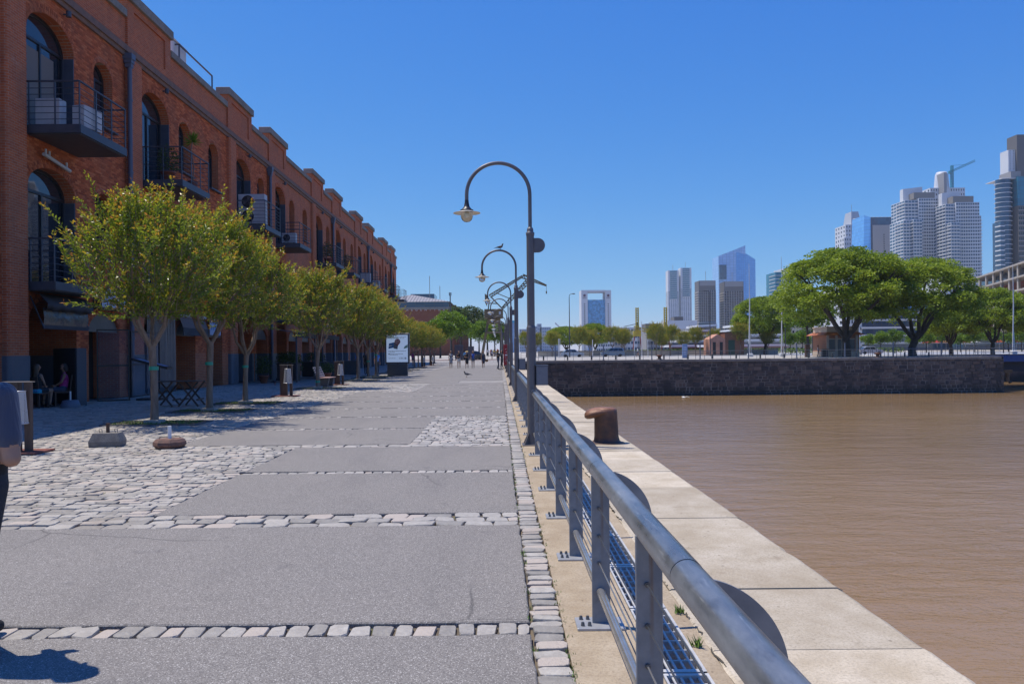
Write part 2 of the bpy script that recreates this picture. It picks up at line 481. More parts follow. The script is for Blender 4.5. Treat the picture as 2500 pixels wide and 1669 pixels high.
while y < 40.0:
    l = rnd.uniform(.125,.175); yc = y+l/2
    row_x(-14.3, left_edge(yc)-.01, yc, .20, l, .35)
    p = patch(yc)
    if p: row_x(p+.01, .165, yc, .18, l, .3)
    y += l
def shown(s):
    x, y = s[0], s[1]
    px = 1220 + FOC*x/y; py = 857 + FOC*EYE/y
    if not (-20 < px < 2520 and py < 1690) : return 0
    return s[2]*s[3]/y**3
stones.sort(key=shown, reverse=True)
big, rest = stones[:300], stones[300:]
for i, (x, y, w_, l_, z, r_) in enumerate(big):
    o = put('sett', SETT_ME[i*7 % 18], PROM, (x, y, z), r_ + (PI if i % 3 else 0)); o.scale = (w_, l_, .05)
def joined_setts(lst):
    n = len(lst); nv = 25
    V = np.zeros((n*nv, 3), np.float32); T = np.zeros(n*24, np.float32); Fc = []
    arr = [np.array(v, np.float32) for v, f in SETT]
    f0 = SETT[0][1]
    for i, (x, y, w_, l_, z, r_) in enumerate(lst):
        a = arr[(i*7) % 18]; c, s_ = math.cos(r_), math.sin(r_)
        lx, ly = a[:,0]*w_, a[:,1]*l_
        V[i*nv:(i+1)*nv,0] = x + lx*c - ly*s_; V[i*nv:(i+1)*nv,1] = y + lx*s_ + ly*c; V[i*nv:(i+1)*nv,2] = z + a[:,2]*.05
        T[i*24:(i+1)*24] = rnd.random(); o = i*nv
        Fc.extend(tuple(q+o for q in f) for f in f0)
    me = bpy.data.meshes.new('setts'); me.from_pydata(V.tolist(), [], Fc)
    me.attributes.new('tint', 'FLOAT', 'FACE').data.foreach_set('value', T)
    me.materials.append(COB); me.update()
    o = put('setts', me, PROM); o['kind'] = 'stuff'
joined_setts(rest)

# ------------------------------------------------------------------ quay: kerb strip, drain trench, coping slabs
q = MB()
q.box(.36, .795, -8, 97, -6, -.002)                             # beige strip under the railing
q.box(1.03, 1.125, -8, 97, -6, -.006)
q.box(.795, 1.03, -8, 97, -6, -.32)
QUAY = tag(q.build('quay', CONC), kind='structure')
qm = MB(); qm.box(1.125, 2.29, -8, 97, -6, -.25)
qm.build('quay_wall', m_concrete('quay_masonry', (0.10,0.085,0.075), (0.15,0.13,0.11)), QUAY)
ys = [1.0, 2.05, 3.15, 4.29, 5.38, 6.53, 7.66, 9.39, 10.6, 11.75, 12.8]
while ys[-1] < 95.6: ys.append(ys[-1] + rnd.choice((1.12, 1.2, 1.2, 1.68)))
ys[-1] = 96.9
for a, b_ in zip(ys[:-1], ys[1:]):
    m_ = MB(); z1 = rnd.uniform(-.004,.004); x1 = QX1 + rnd.uniform(-.008,.008)
    # slab with worn arris along the water side
    n = max(4, int((b_-a)/.12)) if a < 20 else 3
    V = []
    for i in range(n+1):
        yy = a+.006 + (b_-a-.012)*i/n; e = rnd.uniform(0,.012)*(3 if rnd.random() < .08 and a < 20 else 1)
        V += [(1.13+rnd.uniform(-.006,.006), yy, -.26), (1.13+rnd.uniform(-.006,.006), yy, z1-.008), (1.145, yy, z1), (x1-.05-e, yy, z1), (x1-.012-e, yy, z1-.02), (x1, yy, z1-.06), (x1, yy, -.26)]
    F_ = [(i*7+k, (i+1)*7+k, (i+1)*7+k+1, i*7+k+1) for i in range(n) for k in range(6)]
    F_ += [tuple(range(7)), tuple(n*7+k for k in range(6,-1,-1))]
    m_.add(V, F_, tint=rnd.random())
    m_.build('coping_slab', COPE, QUAY)
# hairline cracks / weeds in the joint by the strip
wd = MB()
def tuft(mb, x, y, z, h, n, spread, t0=.5):
    for _ in range(n):
        a = rnd.uniform(0, 2*PI); r0 = rnd.uniform(0, spread); bx, by = x+math.cos(a)*r0, y+math.sin(a)*r0
        hh = h*rnd.uniform(.5,1.2); a2 = rnd.uniform(0,2*PI); lean = hh*rnd.uniform(.2,.8); wv = hh*.10+.0015
        tx, ty = bx+math.cos(a2)*lean, by+math.sin(a2)*lean
        px_, py_ = -math.sin(a2)*wv, math.cos(a2)*wv
        mb.add([(bx-px_,by-py_,z),(bx+px_,by+py_,z),(tx,ty,z+hh)], [(0,1,2)], tint=max(0,min(1,t0+rnd.uniform(-.4,.4))))
for _ in range(150):
    yy = 3.6 + 26*rnd.random()**1.6; tuft(wd, .365+rnd.uniform(-.012,.015), yy, -.01, .022, 8, .03)
for _ in range(30):
    yy = rnd.uniform(4,16); tuft(wd, .17+rnd.uniform(-.01,.01), yy, -.01, .03, 10, .025)
for xx, yy in ((1.06,4.35),(1.09,4.9),(1.08,6.1)): tuft(wd, xx, yy, 0, .05, 30, .03)
for _ in range(40): tuft(wd, rnd.uniform(-7,-3.6), rnd.uniform(8,16), -.02, .03, 8, .04)
tag(wd.build('weeds', GRASSM, recalc=False), kind='stuff')
# joint between kerb strip and coping: irregular dark crack filler pieces
ck = MB()
for _ in range(26):
    yy = 3.6 + rnd.random()*9; xx = 1.135 + rnd.uniform(-.01,.01); L = rnd.uniform(.1,.4)
    pts = [(xx+rnd.uniform(-.012,.012), yy+L*i/5, -.001) for i in range(6)]
    for p0, p1 in zip(pts[:-1], pts[1:]):
        w0 = rnd.uniform(.002,.008)
        ck.add([(p0[0]-w0,p0[1],.0012),(p0[0]+w0,p0[1],.0012),(p1[0]+w0,p1[1],.0012),(p1[0]-w0,p1[1],.0012)], [(0,1,2,3)])
ck.build('joint_crack', EARTH, QUAY)

# ------------------------------------------------------------------ drain grate
GALV = mat('galvanised_steel', (0.46,0.45,0.44), .45, .15, col2=(0.56,0.55,0.53), nscale=14, rvar=.1)
DARKST = mat('dark_steel', (0.075,0.085,0.105), .5, .3, col2=(0.11,0.12,0.14), nscale=9)
gr = thing('drain_grate', 'long galvanised drain grate between the railing and the coping slabs', 'grate', (0, 3, 0))
sec = MB()
sec.box(.80, .812, 0, .98, -.05, .002); sec.box(1.012, 1.027, 0, .98, -.05, .004); sec.box(.80, 1.027, 0, .035, -.045, .003); sec.box(.80, 1.027, .955, .98, -.045, .003)
for x in (.845, .885, .93, .975): sec.cyl((x, .02, -.012), (x, .97, -.012), .0085, n=8)
for yy in (.17,.31,.45,.59,.73,.87): sec.box(.812, 1.012, yy-.005, yy+.005, -.05, -.004)
s0 = sec.build('grate_section', GALV, gr)
for k in range(1, 46):
    s1 = s0.copy(); COL.objects.link(s1); s1.location = (0, k*1.0, 0)
far = MB(); far.box(.80, 1.027, 46, 93, -.04, .002)
far.build('grate_run', DARKST, gr)
# ------------------------------------------------------------------ quay railing
def m_rail():
    m, t, b = new_mat('rail_steel'); o = t.obj(); os_ = t.scl(o, (1, .3, 1))
    n1 = t.noise(os_, 6, 6, .68); n2 = t.noise(os_, 26, 4, .6); n3 = t.noise(t.scl(o, (1, .06, 1)), 60, 3, .6)
    c = t.mix(t.mapr(n1, .36, .64, 0, 1), (0.135,0.145,0.165,1), (0.285,0.30,0.32,1))
    c = t.mix(t.mapr(n2, .56, .72, 0, .5), c, (0.10,0.105,0.12,1))
    c = t.mix(t.mapr(n3, .62, .74, 0, .5), c, (0.52,0.52,0.52,1))
    c = t.mix(t.mapr(t.noise(o, 3.1, 5, .7, 1.0), .66, .74, 0, .6), c, (0.17,0.11,0.06,1))
    t.l(c, b.inputs['Base Color']); b.inputs['Metallic'].default_value = .55
    t.l(t.mapr(n1, .3, .7, .22, .42), b.inputs['Roughness'])
    t.l(t.bump(n2, .12, .004), b.inputs['Normal'])
    return m
STEEL = m_rail()
STAIN = mat('stainless_tube', (0.50,0.48,0.45), .24, .7, col2=(0.36,0.34,0.32), nscale=8, rvar=.08)
def m_post():
    m, t, b = new_mat('post_steel')
    o = t.obj()
    c = t.mix(t.mapr(t.noise(o, 9, 5, .6), .35, .65, 0, 1), (0.17,0.185,0.215,1), (0.24,0.255,0.285,1))
    sx = t.n('SeparateXYZ'); t.l(o, sx.inputs[0])
    st = t.noise(t.scl(o, (60, 1, 2.2)), 1.0, 3, .5)
    band_ = t.math('MULTIPLY', t.mapr(t.math('ABSOLUTE', t.math('ADD', sx.outputs[0], -.008)), .006, .012, 1, 0), t.mapr(sx.outputs[2], .35, .8, 0, 1))
    c = t.mix(t.math('MULTIPLY', band_, t.mapr(st, .35, .6, .2, .9)), c, (0.16,0.085,0.03,1))
    t.l(c, b.inputs['Base Color']); b.inputs['Metallic'].default_value = .45; b.inputs['Roughness'].default_value = .5
    return m
POSTM = m_post()
PLATE = mat('base_plate', (0.36,0.37,0.39), .5, .5, col2=(0.45,0.45,0.46), nscale=10)
BOLT = mat('bolt_steel', (0.14,0.145,0.155), .4, .8)
RX, RZ, RR = .585, .905, .055
PSP = 1.535
PY = [3.17 + PSP*k for k in range(-1, 61)]
rail = thing('quay_railing', 'grey steel railing with thick tubular handrail running along the quay edge', 'railing', (0, 0, 0))
def post_parts():
    p = MB()
    p.bbox(-.053, .053, -.010, .010, .012, .885, .003)
    post = p.build('post', POSTM, rail)
    pl = MB(); pl.bbox(-.15, .13, -.10, .10, 0, .014, .003)
    pl.build('base_plate', PLATE, post)
    return post
def post_fittings(post):
    for sx_ in (-.115, -.075):
        for sy in (-.055, .055):
            bo = MB(); bo.cyl((sx_, sy, .014), (sx_, sy, .036), .012, .009, n=6, smooth=False)
            bo.build('bolt', BOLT, post)
    for z in (.69, .526, .367):
        ey = MB(); ey.cyl((-.01, -.022, z), (-.01, .022, z), .011, n=8); ey.build('cable_eye', BOLT, post)
p0 = post_parts(); p0.location = (RX, PY[0], 0)
pn = copy_tree(p0); post_fittings(pn); pn.location = (RX, PY[1], 0)
for i_, Y in enumerate(PY[2:]):
    c = copy_tree(pn if i_ < 9 else p0); c.location = (RX, Y, 0)
JY = [2.51 + 2.255*k for k in range(-1, 42)]                     # handrail lengths meet here, each joint with a curved fin
fn = MB(); fc = (.015, .60)
arc = [(fc[0] + .302*math.cos(a), fc[1] + .302*math.sin(a)) for a in [R(86 - 80*i/20) for i in range(21)]]
fn.prism(arc + [(.02, RZ-.03)], 'y', -.006, .006)
fin0 = fn.build('fin', POSTM, rail); fin0.location = (RX, JY[0], 0)
for i in range(len(JY)-1):
    a, b_ = JY[i], JY[i+1]
    t_ = MB(); wob = rnd.uniform(-.0015, .0015)
    t_.cyl((RX, a+.004, RZ), (RX+wob, b_-.004, RZ+wob), RR, n=32 if i < 8 else 16)
    hr = t_.build('handrail', STEEL, rail)
    j = MB(); j.cyl((RX, b_-.012, RZ), (RX, b_+.012, RZ), RR-.0035, n=24, caps=False)
    j.build('weld_ring', BOLT, hr)
    if i:
        f1 = fin0.copy(); COL.objects.link(f1); f1.location = (RX, a, 0)
for i in range(len(PY)-1):
    a, b_ = PY[i], PY[i+1]
    lt = MB(); lt.cyl((RX-.004, a+.011, .20), (RX-.004, b_-.011, .20), .0245, n=14, caps=False)
    lt.build('lower_tube', STAIN, rail)
    if i < 16:
        for z in (.69, .526, .367):
            cb = MB(); cb.cyl((RX-.01, a+.02, z), (RX-.01, b_-.02, z), .0042, n=6, caps=False)
            cb.build('cable', BOLT if z > .4 else STAIN, rail)

# ------------------------------------------------------------------ quay lamps
LAMPM = mat('lamp_paint', (0.115,0.108,0.118), .45, .25, col2=(0.15,0.138,0.142), nscale=4)
LAMPD = mat('lamp_dark', (0.03,0.03,0.034), .4, .2)
SHADEM = mat('lamp_shade_enamel', (0.62,0.58,0.50), .4)
def m_glass(name, col=(1,1,1), rough=0.0):
    m, t, b = new_mat(name)
    b.inputs['Base Color'].default_value = c4(col); b.inputs['Roughness'].default_value = rough
    b.inputs['Transmission Weight'].default_value = 1.0; b.inputs['IOR'].default_value = 1.45
    return m
GLASS = m_glass('lamp_glass', (.93,.96,.95), .02)
LAMPGRP = 'swan neck lamps along the quay railing'
def make_lamp():
    t = thing('quay_lamp', 'tall grey swan neck lamp with glass globe at the railing, first of its row', 'street lamp', (0,0,0), group=LAMPGRP)
    b = MB(); b.cyl((0,0,0), (0,0,2.02), .079, n=20); b.cyl((0,0,2.02), (0,0,2.06), .079, .066, n=20); b.cyl((0,0,2.06), (0,0,3.62), .066, n=20)
    b.build('pole', LAMPM, t)
    f = MB(); f.bbox(-.17,.17,-.17,.17,0,.018,.004)
    for a in range(4):
        c, s_ = math.cos(a*PI/2+PI/4), math.sin(a*PI/2+PI/4)
        f.add([(c*.07,s_*.07,.018),(c*.20,s_*.20,.018),(c*.07,s_*.07,.23),(c*.07-s_*.01,s_*.07+c*.01,.018),(c*.20-s_*.01,s_*.20+c*.01,.018),(c*.07-s_*.01,s_*.07+c*.01,.23)], [(0,1,2),(3,5,4),(0,3,4,1),(1,4,5,2),(0,2,5,3)])
    f.build('foot_plate', LAMPM, t)
    k = MB(); k.lathe([(.068,3.60),(.074,3.63),(.074,3.66),(.055,3.67),(.058,3.70),(.05,3.735),(.034,3.75)], n=18)
    k.build('collar', LAMPM, t)
    d = MB(); pts = [(.13 + .125*math.cos(a), 3.44 + .125*math.sin(a)) for a in [R(90 - 180*i/14) for i in range(15)]]
    d.prism([(.0,3.315),(.0,3.565)] + pts, 'y', -.012, .012)
    d.build('disc_plate', LAMPM, t)
    a = MB(); rr = .545
    pts = [(0,0,3.7),(0,0,4.0),(0,0,4.30)] + [(-rr + rr*math.cos(x), 0, 4.32 + rr*math.sin(x)) for x in [PI*i/26 for i in range(27)]] + [(-2*rr,0,4.22)]
    a.tube(pts, .032, n=14)
    a.build('arm', LAMPM, t)
    h = MB(); hx = -2*rr
    h.lathe([(.034,.17),(.036,.13),(.05,.06),(.085,.015),(.115,.0),(.115,-.012),(.10,-.015)], (hx,0,4.06), n=20)
    hd = h.build('lamp_cap', LAMPD, t)
    s_ = MB(); s_.lathe([(.09,-.015),(.235,-.052),(.236,-.056),(.09,-.026)], (hx,0,4.06), n=28)
    s_.build('shade', SHADEM, t)
    g_ = MB(); g_.lathe([(.10,-.03),(.105,-.06),(.103,-.12),(.085,-.17),(.05,-.202),(0,-.212)], (hx,0,4.06), n=22)
    g_.build('globe', GLASS, t)
    bu = MB(); bu.lathe([(.0,-.13),(.03,-.115),(.036,-.08),(.02,-.03),(.016,-.02)], (hx,0,4.06), n=12)
    bu.build('bulb', mat('bulb_glass', (.85,.83,.72), .3), t)
    return t
lamp = make_lamp()
ORD = ['first','second','third','fourth','fifth','sixth','seventh','eighth','ninth','tenth','eleventh','twelfth']
LY = [13.75 + 11.9*k for k in range(12)]
LX = .545
lamp.location = (LX, LY[0], 0)
for i, Y in enumerate(LY[1:], 1):
    z = 0 if Y < 97 else .3
    dup(lamp, (LX if Y < 97 else .3, Y, z), 0, f'grey swan neck lamp, {ORD[i]} along the quay railing from the viewer')
# meter boxes strapped to the quay-side of the first lamps
BOXM = mat('meter_box_paint', (0.17,0.17,0.19), .5, .2, col2=(0.20,0.20,0.22))
for i, (dx) in enumerate((.155, .15)):
    t = thing('meter_box', ('grey metal meter box strapped to the first lamp pole above the railing','small grey meter box strapped to the second lamp pole')[i], 'box', (LX+dx, LY[i], 0))
    b = MB(); b.bbox(-.075,.125,-.09,.09,1.03,1.36,.006); b.build('case', BOXM, t)
    b = MB(); b.box(-.06,.11,-.096,-.091,1.05,1.34); b.build('door', BOXM, t)
    b = MB(); b.box(-.09,.13,-.10,.10,1.362,1.375); b.build('lid', BOXM, t)
# red notice board on a lamp further down
RED = mat('sign_red', (0.32,0.012,0.02), .5)
WHITE = mat('white_paint', (0.75,0.75,0.74), .5)
t = thing('red_board', 'tall narrow red notice board with white marks fixed to a lamp pole', 'sign', (LX-.06, LY[4]-.12, 0))
b = MB(); b.bbox(-.20,.20,-.02,.02,.55,2.12,.006); b.build('panel', RED, t)
b = MB(); rr_ = random.Random(3)
for i in range(7):
    z = .85 + i*.15
    if i in (3,): b.box(-.09,.09,-.024,-.021,z-.03,z+.05)
    else:
        a0 = rr_.uniform(0,6); b.tube([(.07*math.cos(a0+k*.7), -.024, z+.05*math.sin(a0+k*.7)) for k in range(6)], .009, n=5)
b.build('lettering', WHITE, t)

# ------------------------------------------------------------------ mooring bollards
def m_rust():
    m, t, b = new_mat('rusty_iron')
    o = t.obj()
    c = t.ramp(t.noise(o, 5.5, 6, .65), [(.3,(0.055,0.035,0.028)),(.5,(0.10,0.05,0.032)),(.7,(0.17,0.075,0.036))])
    sx = t.n('SeparateXYZ'); t.l(o, sx.inputs[0])
    c = t.mix(t.mapr(sx.outputs[2], .42, .62, 0, .75), c, t.ramp(t.noise(o, 9, 4, .6), [(.3,(0.20,0.085,0.045)),(.7,(0.36,0.17,0.10))]))
    t.l(c, b.inputs['Base Color']); b.inputs['Roughness'].default_value = .55; b.inputs['Metallic'].default_value = .15
    t.l(t.bump(t.noise(o, 30, 5, .6), .4, .01), b.inputs['Normal'])
    return m
RUST = m_rust()
def make_bollard():
    t = thing('mooring_bollard', 'rusty iron mooring bollard on the coping slabs nearest the viewer', 'bollard', group='rusty mooring bollards on the quay edge')
    b = MB(); n = 28
    # leaning neck: elliptical rings, then a hooked head reaching over the quay
    def ring(cx, cz, rx, ry, tilt=0.0):
        return [(cx + rx*math.cos(2*PI*i/n)*math.cos(tilt), ry*math.sin(2*PI*i/n), cz + rx*math.cos(2*PI*i/n)*math.sin(tilt)) for i in range(n)]
    rings = [ring(.0,0,.30,.29), ring(.0,.018,.255,.25), ring(0,.05,.225,.22), ring(-.005,.12,.212,.21), ring(-.012,.42,.203,.20), ring(-.018,.50,.205,.20),
             ring(-.02,.58,.20,.195), ring(-.03,.615,.17,.16), ring(-.03,.622,.0,.0)]
    V = [p for r_ in rings for p in r_]
    b.add(V, [(k*n+i, k*n+(i+1)%n, (k+1)*n+(i+1)%n, (k+1)*n+i) for k in range(len(rings)-1) for i in range(n)], smooth=True)
    body = b.build('post', RUST, t)
    h = MB()
    # the hook: swept ellipse from inside the post out to a rounded nose
    sec = [(.10,.545,.065,.17), (.0,.545,.078,.20), (-.10,.542,.085,.215), (-.20,.528,.090,.215), (-.29,.508,.088,.195), (-.345,.492,.072,.155), (-.378,.48,.040,.09), (-.386,.476,.004,.01)]
    V = []
    for cx, cz, rz_, ry in sec:
        for i in range(n):
            a = 2*PI*i/n; V.append((cx, ry*math.cos(a), cz + rz_*math.sin(a)))
    h.add(V, [(k*n+i, k*n+(i+1)%n, (k+1)*n+(i+1)%n, (k+1)*n+i) for k in range(len(sec)-1) for i in range(n)], smooth=True)
    h.build('hook_head', RUST, t)
    f = MB(); f.lathe([(.31,0),(.31,.008),(.27,.016)], n=28); f.build('base_flange', RUST, t)
    return t
bol = make_bollard(); bol.location = (1.86, 13.95, 0)
dup(bol, (1.95, 40.5, 0), 0, 'rusty mooring bollard on the quay edge just behind the first lamp pole')
dup(bol, (1.95, 68.0, 0), 0, 'rusty mooring bollard far along the quay between the lamp poles')
# ------------------------------------------------------------------ brick warehouse on the left
FX = -14.4
def m_brick(name='brick_wall', world_co=True, c1=(0.45,0.112,0.042), c2=(0.58,0.160,0.058), mortar=(0.42,0.30,0.22), bump=.35):
    m, t, b = new_mat(name)
    p = t.pos()
    sx = t.n('SeparateXYZ'); t.l(p, sx.inputs[0])
    nr = t.n('SeparateXYZ'); t.l(t.n('NewGeometry').outputs['Normal'], nr.inputs[0])
    facing = t.math('GREATER_THAN', t.math('ABSOLUTE', nr.outputs[0]), .6)
    u = t.math('ADD', t.math('MULTIPLY', facing, sx.outputs[1]), t.math('MULTIPLY', t.math('SUBTRACT', 1.0, facing), sx.outputs[0]))
    cv = t.n('CombineXYZ'); t.l(u, cv.inputs[0]); t.l(sx.outputs[2], cv.inputs[1])
    br = t.n('TexBrick'); t.l(cv.outputs[0], br.inputs['Vector'])
    for i, v in (('Scale', 1.0), ('Mortar Size', .0065), ('Mortar Smooth', .3), ('Brick Width', .25), ('Row Height', .078), ('Bias', -.1)): br.inputs[i].default_value = v
    br.inputs['Color1'].default_value = c4(c1); br.inputs['Color2'].default_value = c4(c2); br.inputs['Mortar'].default_value = c4(mortar)
    c = br.outputs[0]
    c = t.mix(t.mapr(t.noise(p, .7, 5, .65), .45, .75, 0, .55), c, (0.27,0.13,0.08,1))
    c = t.mix(t.mapr(t.noise(p, 1.6, 6, .7, .5), .62, .78, 0, .55), c, (0.50,0.33,0.24,1))
    c = t.mix(t.mapr(t.noise(t.scl(p, (1,1,.25)), 2.4, 4, .6), .55, .8, 0, .4), c, (0.17,0.09,0.065,1))
    t.l(c, b.inputs['Base Color']); b.inputs['Roughness'].default_value = .85; b.inputs['Specular IOR Level'].default_value = .25
    h = t.math('ADD', t.math('MULTIPLY', br.outputs['Fac'], -1.0), t.math('MULTIPLY', t.noise(p, 60, 4, .6), .4))
    t.l(t.bump(h, bump, .012), b.inputs['Normal'])
    return m
BRICK = m_brick()
MORTAR = mat('mortar', (0.33,0.24,0.18), .9, col2=(0.25,0.18,0.14), nscale=3, world_co=True)
def m_brick_piece():
    m, t, b = new_mat('single_brick')
    p = t.pos(); ti = t.tint()
    c = t.ramp(ti, [(0.0,(0.30,0.075,0.034)),(.35,(0.45,0.112,0.042)),(.7,(0.56,0.150,0.056)),(1.0,(0.62,0.205,0.085))])
    c = t.mix(t.mapr(t.noise(p, .7, 5, .65), .45, .75, 0, .5), c, (0.27,0.13,0.08,1))
    c = t.mix(t.mapr(t.noise(p, 1.6, 6, .7, .5), .62, .78, 0, .5), c, (0.50,0.33,0.24,1))
    c = t.mix(t.mapr(t.noise(t.scl(p, (1,1,.25)), 2.4, 4, .6), .55, .8, 0, .4), c, (0.17,0.09,0.065,1))
    t.l(c, b.inputs['Base Color']); b.inputs['Roughness'].default_value = .85; b.inputs['Specular IOR Level'].default_value = .25
    t.l(t.bump(t.noise(p, 70, 4, .6), .35, .008), b.inputs['Normal'])
    return m
BRICK1 = m_brick_piece()
GREYP = mat('grey_blue_paint', (0.085,0.105,0.135), .5, col2=(0.105,0.125,0.155), nscale=2, world_co=True)
CAPC = m_concrete('parapet_concrete', (0.22,0.20,0.175), (0.31,0.285,0.25), stain=(0.09,0.08,0.07), sc1=1.2, sc2=14)
FRAMEM = mat('window_frame', (0.02,0.022,0.028), .4, .1)
SHUT = mat('steel_shutter', (0.065,0.075,0.10), .5, .2, col2=(0.085,0.095,0.12), nscale=3)
BALC = mat('balcony_steel', (0.06,0.068,0.088), .5, .2, col2=(0.075,0.083,0.10), nscale=3)
PIPE = mat('drain_pipe_paint', (0.10,0.115,0.155), .45, .1)
def m_pane(name, tintc=(0.02,0.028,0.04)):
    m, t, b = new_mat(name)
    b.inputs['Base Color'].default_value = c4(tintc); b.inputs['Roughness'].default_value = .03; b.inputs['Specular IOR Level'].default_value = .9
    t.l(t.bump(t.noise(t.pos(), .9, 2, .5), .06, .05), b.inputs['Normal'])
    return m
PANE = m_pane('window_pane'); CURT = mat('cream_blind', (0.20,0.175,0.15), .8)
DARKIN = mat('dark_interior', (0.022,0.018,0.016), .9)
BAYS = [23.0, 30.8, 42.2, 49.7, 61.0, 68.5, 79.3, 86.9, 98.0, 105.2]
YEND = 111.5
bays = []
for i, s_ in enumerate(BAYS):
    e = BAYS[i+1] if i+1 < len(BAYS) else YEND
    bays.append((s_, e, 'A' if i % 2 == 0 else 'B'))
# openings: (y0, y1, sill, spring, apex, depth, kind)
OPEN = []
for s_, e, k in bays:
    OPEN.append((s_+1.38, s_+4.12, 8.66, 11.70, 12.55, .42, 'door'))
    OPEN.append((s_+1.38, s_+4.12, 3.78, 6.85, 7.62, .42, 'door'))
    OPEN.append((s_+1.38, s_+4.12, 0.0, 2.75, 3.45, 1.9, 'arcade'))
    for w0 in ((5.42,) if k == 'A' else (5.15, 8.82)):
        OPEN.append((s_+w0, s_+w0+1.38, 9.90, 11.72, 12.25, .38, 'window'))
        OPEN.append((s_+w0, s_+w0+1.38, 5.10, 6.95, 7.48, .38, 'window'))
        OPEN.append((s_+w0-.5, s_+w0+1.75, 0.0, 2.5, 3.12, 1.0, 'doorway'))
OPEN = [o for o in OPEN if o[1] < YEND - .2]
def arch_z(o, y):
    y0, y1, z0, zs, za = o[:5]; c = (y0+y1)/2; h = (y1-y0)/2; d = min(1, abs(y-c)/h)
    return zs + (za-zs)*math.sqrt(max(0, 1-d*d))
WH = thing('brick_warehouse', 'long red brick dock warehouse with arched windows and steel balconies', 'building', (0,0,0))
ZTOP = 14.62
def wall_mesh(Y0, Y1, X, ztop, ops):
    br_ = {Y0, Y1}
    for o in ops:
        n = 14
        for i in range(n+1): br_.add(o[0] + (o[1]-o[0])*(0.5 - .5*math.cos(PI*i/n)))
    ys_ = sorted(y for y in br_ if Y0 <= y <= Y1)
    b = MB()
    for a, c in zip(ys_[:-1], ys_[1:]):
        m_ = (a+c)/2; cov = sorted([o for o in ops if o[0] < m_ < o[1]], key=lambda o: o[2])
        zl = (0.0, 0.0)
        for o in cov:
            if o[2] - max(zl) > .01: b.add([(X,a,zl[0]),(X,c,zl[1]),(X,c,o[2]),(X,a,o[2])], [(0,1,2,3)])
            zl = (arch_z(o, a), arch_z(o, c))
        b.add([(X,a,zl[0]),(X,c,zl[1]),(X,c,ztop),(X,a,ztop)], [(0,1,2,3)])
    for o in ops:                                               # reveals
        y0, y1, z0, zs, za, dp, kd = o
        n = 14; pts = [(y0,z0)] + [(y0+(y1-y0)*(.5-.5*math.cos(PI*i/n)), 0) for i in range(n+1)] + [(y1,z0)]
        pts = [pts[0]] + [(y, arch_z(o, y)) for y, _ in pts[1:-1]] + [pts[-1]]
        for (ya,za_),(yb,zb_) in zip(pts[:-1], pts[1:]):
            b.add([(X,ya,za_),(X,yb,zb_),(X-dp,yb,zb_),(X-dp,ya,za_)], [(0,1,2,3)])
        if z0 > .1: b.add([(X,y0,z0),(X,y1,z0),(X-dp,y1,z0),(X-dp,y0,z0)], [(0,3,2,1)])
    return b
YN = 52.0                                                       # individual bricks up to here
near_ops = [o for o in OPEN if o[1] < YN]; far_ops = [o for o in OPEN if o[0] > YN - 3 and o not in near_ops]
YS = bays[3][1] if False else 49.7
near_ops = [o for o in OPEN if o[1] <= YS]; far_ops = [o for o in OPEN if o[0] >= YS]
wall_mesh(12.0, YS, FX-.012, ZTOP, near_ops).build('wall', BRICK, WH, recalc=False)
wall_mesh(YS, YEND, FX, ZTOP, far_ops).build('wall', BRICK, WH, recalc=False)
bk = MB(); bk.box(-40, FX-2.2, 12, YEND, 0, 14.2); bk.box(FX-2.21, FX-.30, YEND-.25, YEND, 0, 14.2); bk.box(FX-2.21,FX-.30,12,12.2,0,14.2); bk.box(FX-2.3,FX-.2,12,YEND,14.18,14.3)
bk.build('building_mass', BRICK, WH)
# --- bricks laid one by one on the near bays
brick_list = []
row = .078; zc = 1.70; r_i = 0
while zc + .066 < 14.5:
    x_ = 12.0 + (0 if r_i % 2 else .125)
    while x_ < YS:
        L = .241
        y0, y1 = x_, x_+L
        for o in near_ops:                                      # cut at openings (ring of arch bricks sits outside the opening)
            zi = zc+.033
            if o[2] - .01 < zi < o[4] + .26:
                oo = (o[0]-.12, o[1]+.12, o[2], o[3], o[4]+.24) if zi > o[3] else o
                for _ in (0,):
                    hw = (oo[1]-oo[0])/2; c_ = (oo[0]+oo[1])/2
                    if zi <= oo[3]: h_ = hw
                    else:
                        q_ = 1 - ((zi-oo[3])/(oo[4]-oo[3]))**2
                        if q_ <= 0: continue
                        h_ = hw*math.sqrt(q_)
                    a_, b2 = c_-h_, c_+h_
                    if y0 >= a_ and y1 <= b2: y1 = y0 - 1
                    elif y0 < a_ < y1: y1 = a_
                    elif y0 < b2 < y1: y0 = b2
        if y1 - y0 > .03 and y0 > 20.5: brick_list.append((y0, y1, zc))
        x_ += .25
    zc += row; r_i += 1
def brick_quads(b, y0, y1, z, X, t_, h=.066, pr=.012):
    d = rnd.uniform(-.002,.002); c = .004
    v = [(X-.012,y0,z),(X-.012,y1,z),(X-.012,y1,z+h),(X-.012,y0,z+h),(X+d,y0+c,z+c),(X+d,y1-c,z+c),(X+d,y1-c,z+h-c),(X+d,y0+c,z+h-c)]
    b.add(v, [(4,5,6,7),(0,1,5,4),(1,2,6,5),(2,3,7,6),(3,0,4,7)], tint=t_)
brick_list.sort(key=lambda q_: (q_[1]-q_[0])/(q_[0]**2) * (1 if 8.2 < q_[2]*0+9 else 1) - (10 if q_[0] < 23.0 or q_[2] > 13.6 else 0), reverse=True)
bmesh_var = []
for i in range(10):
    b = MB(); brick_quads(b, 0, .241, 0, 0, i/9.0); me = b.mesh('brick'); me.materials.append(BRICK1); bmesh_var.append(me)
whole = [q_ for q_ in brick_list if q_[1]-q_[0] > .23][:300]; ws = set(whole)
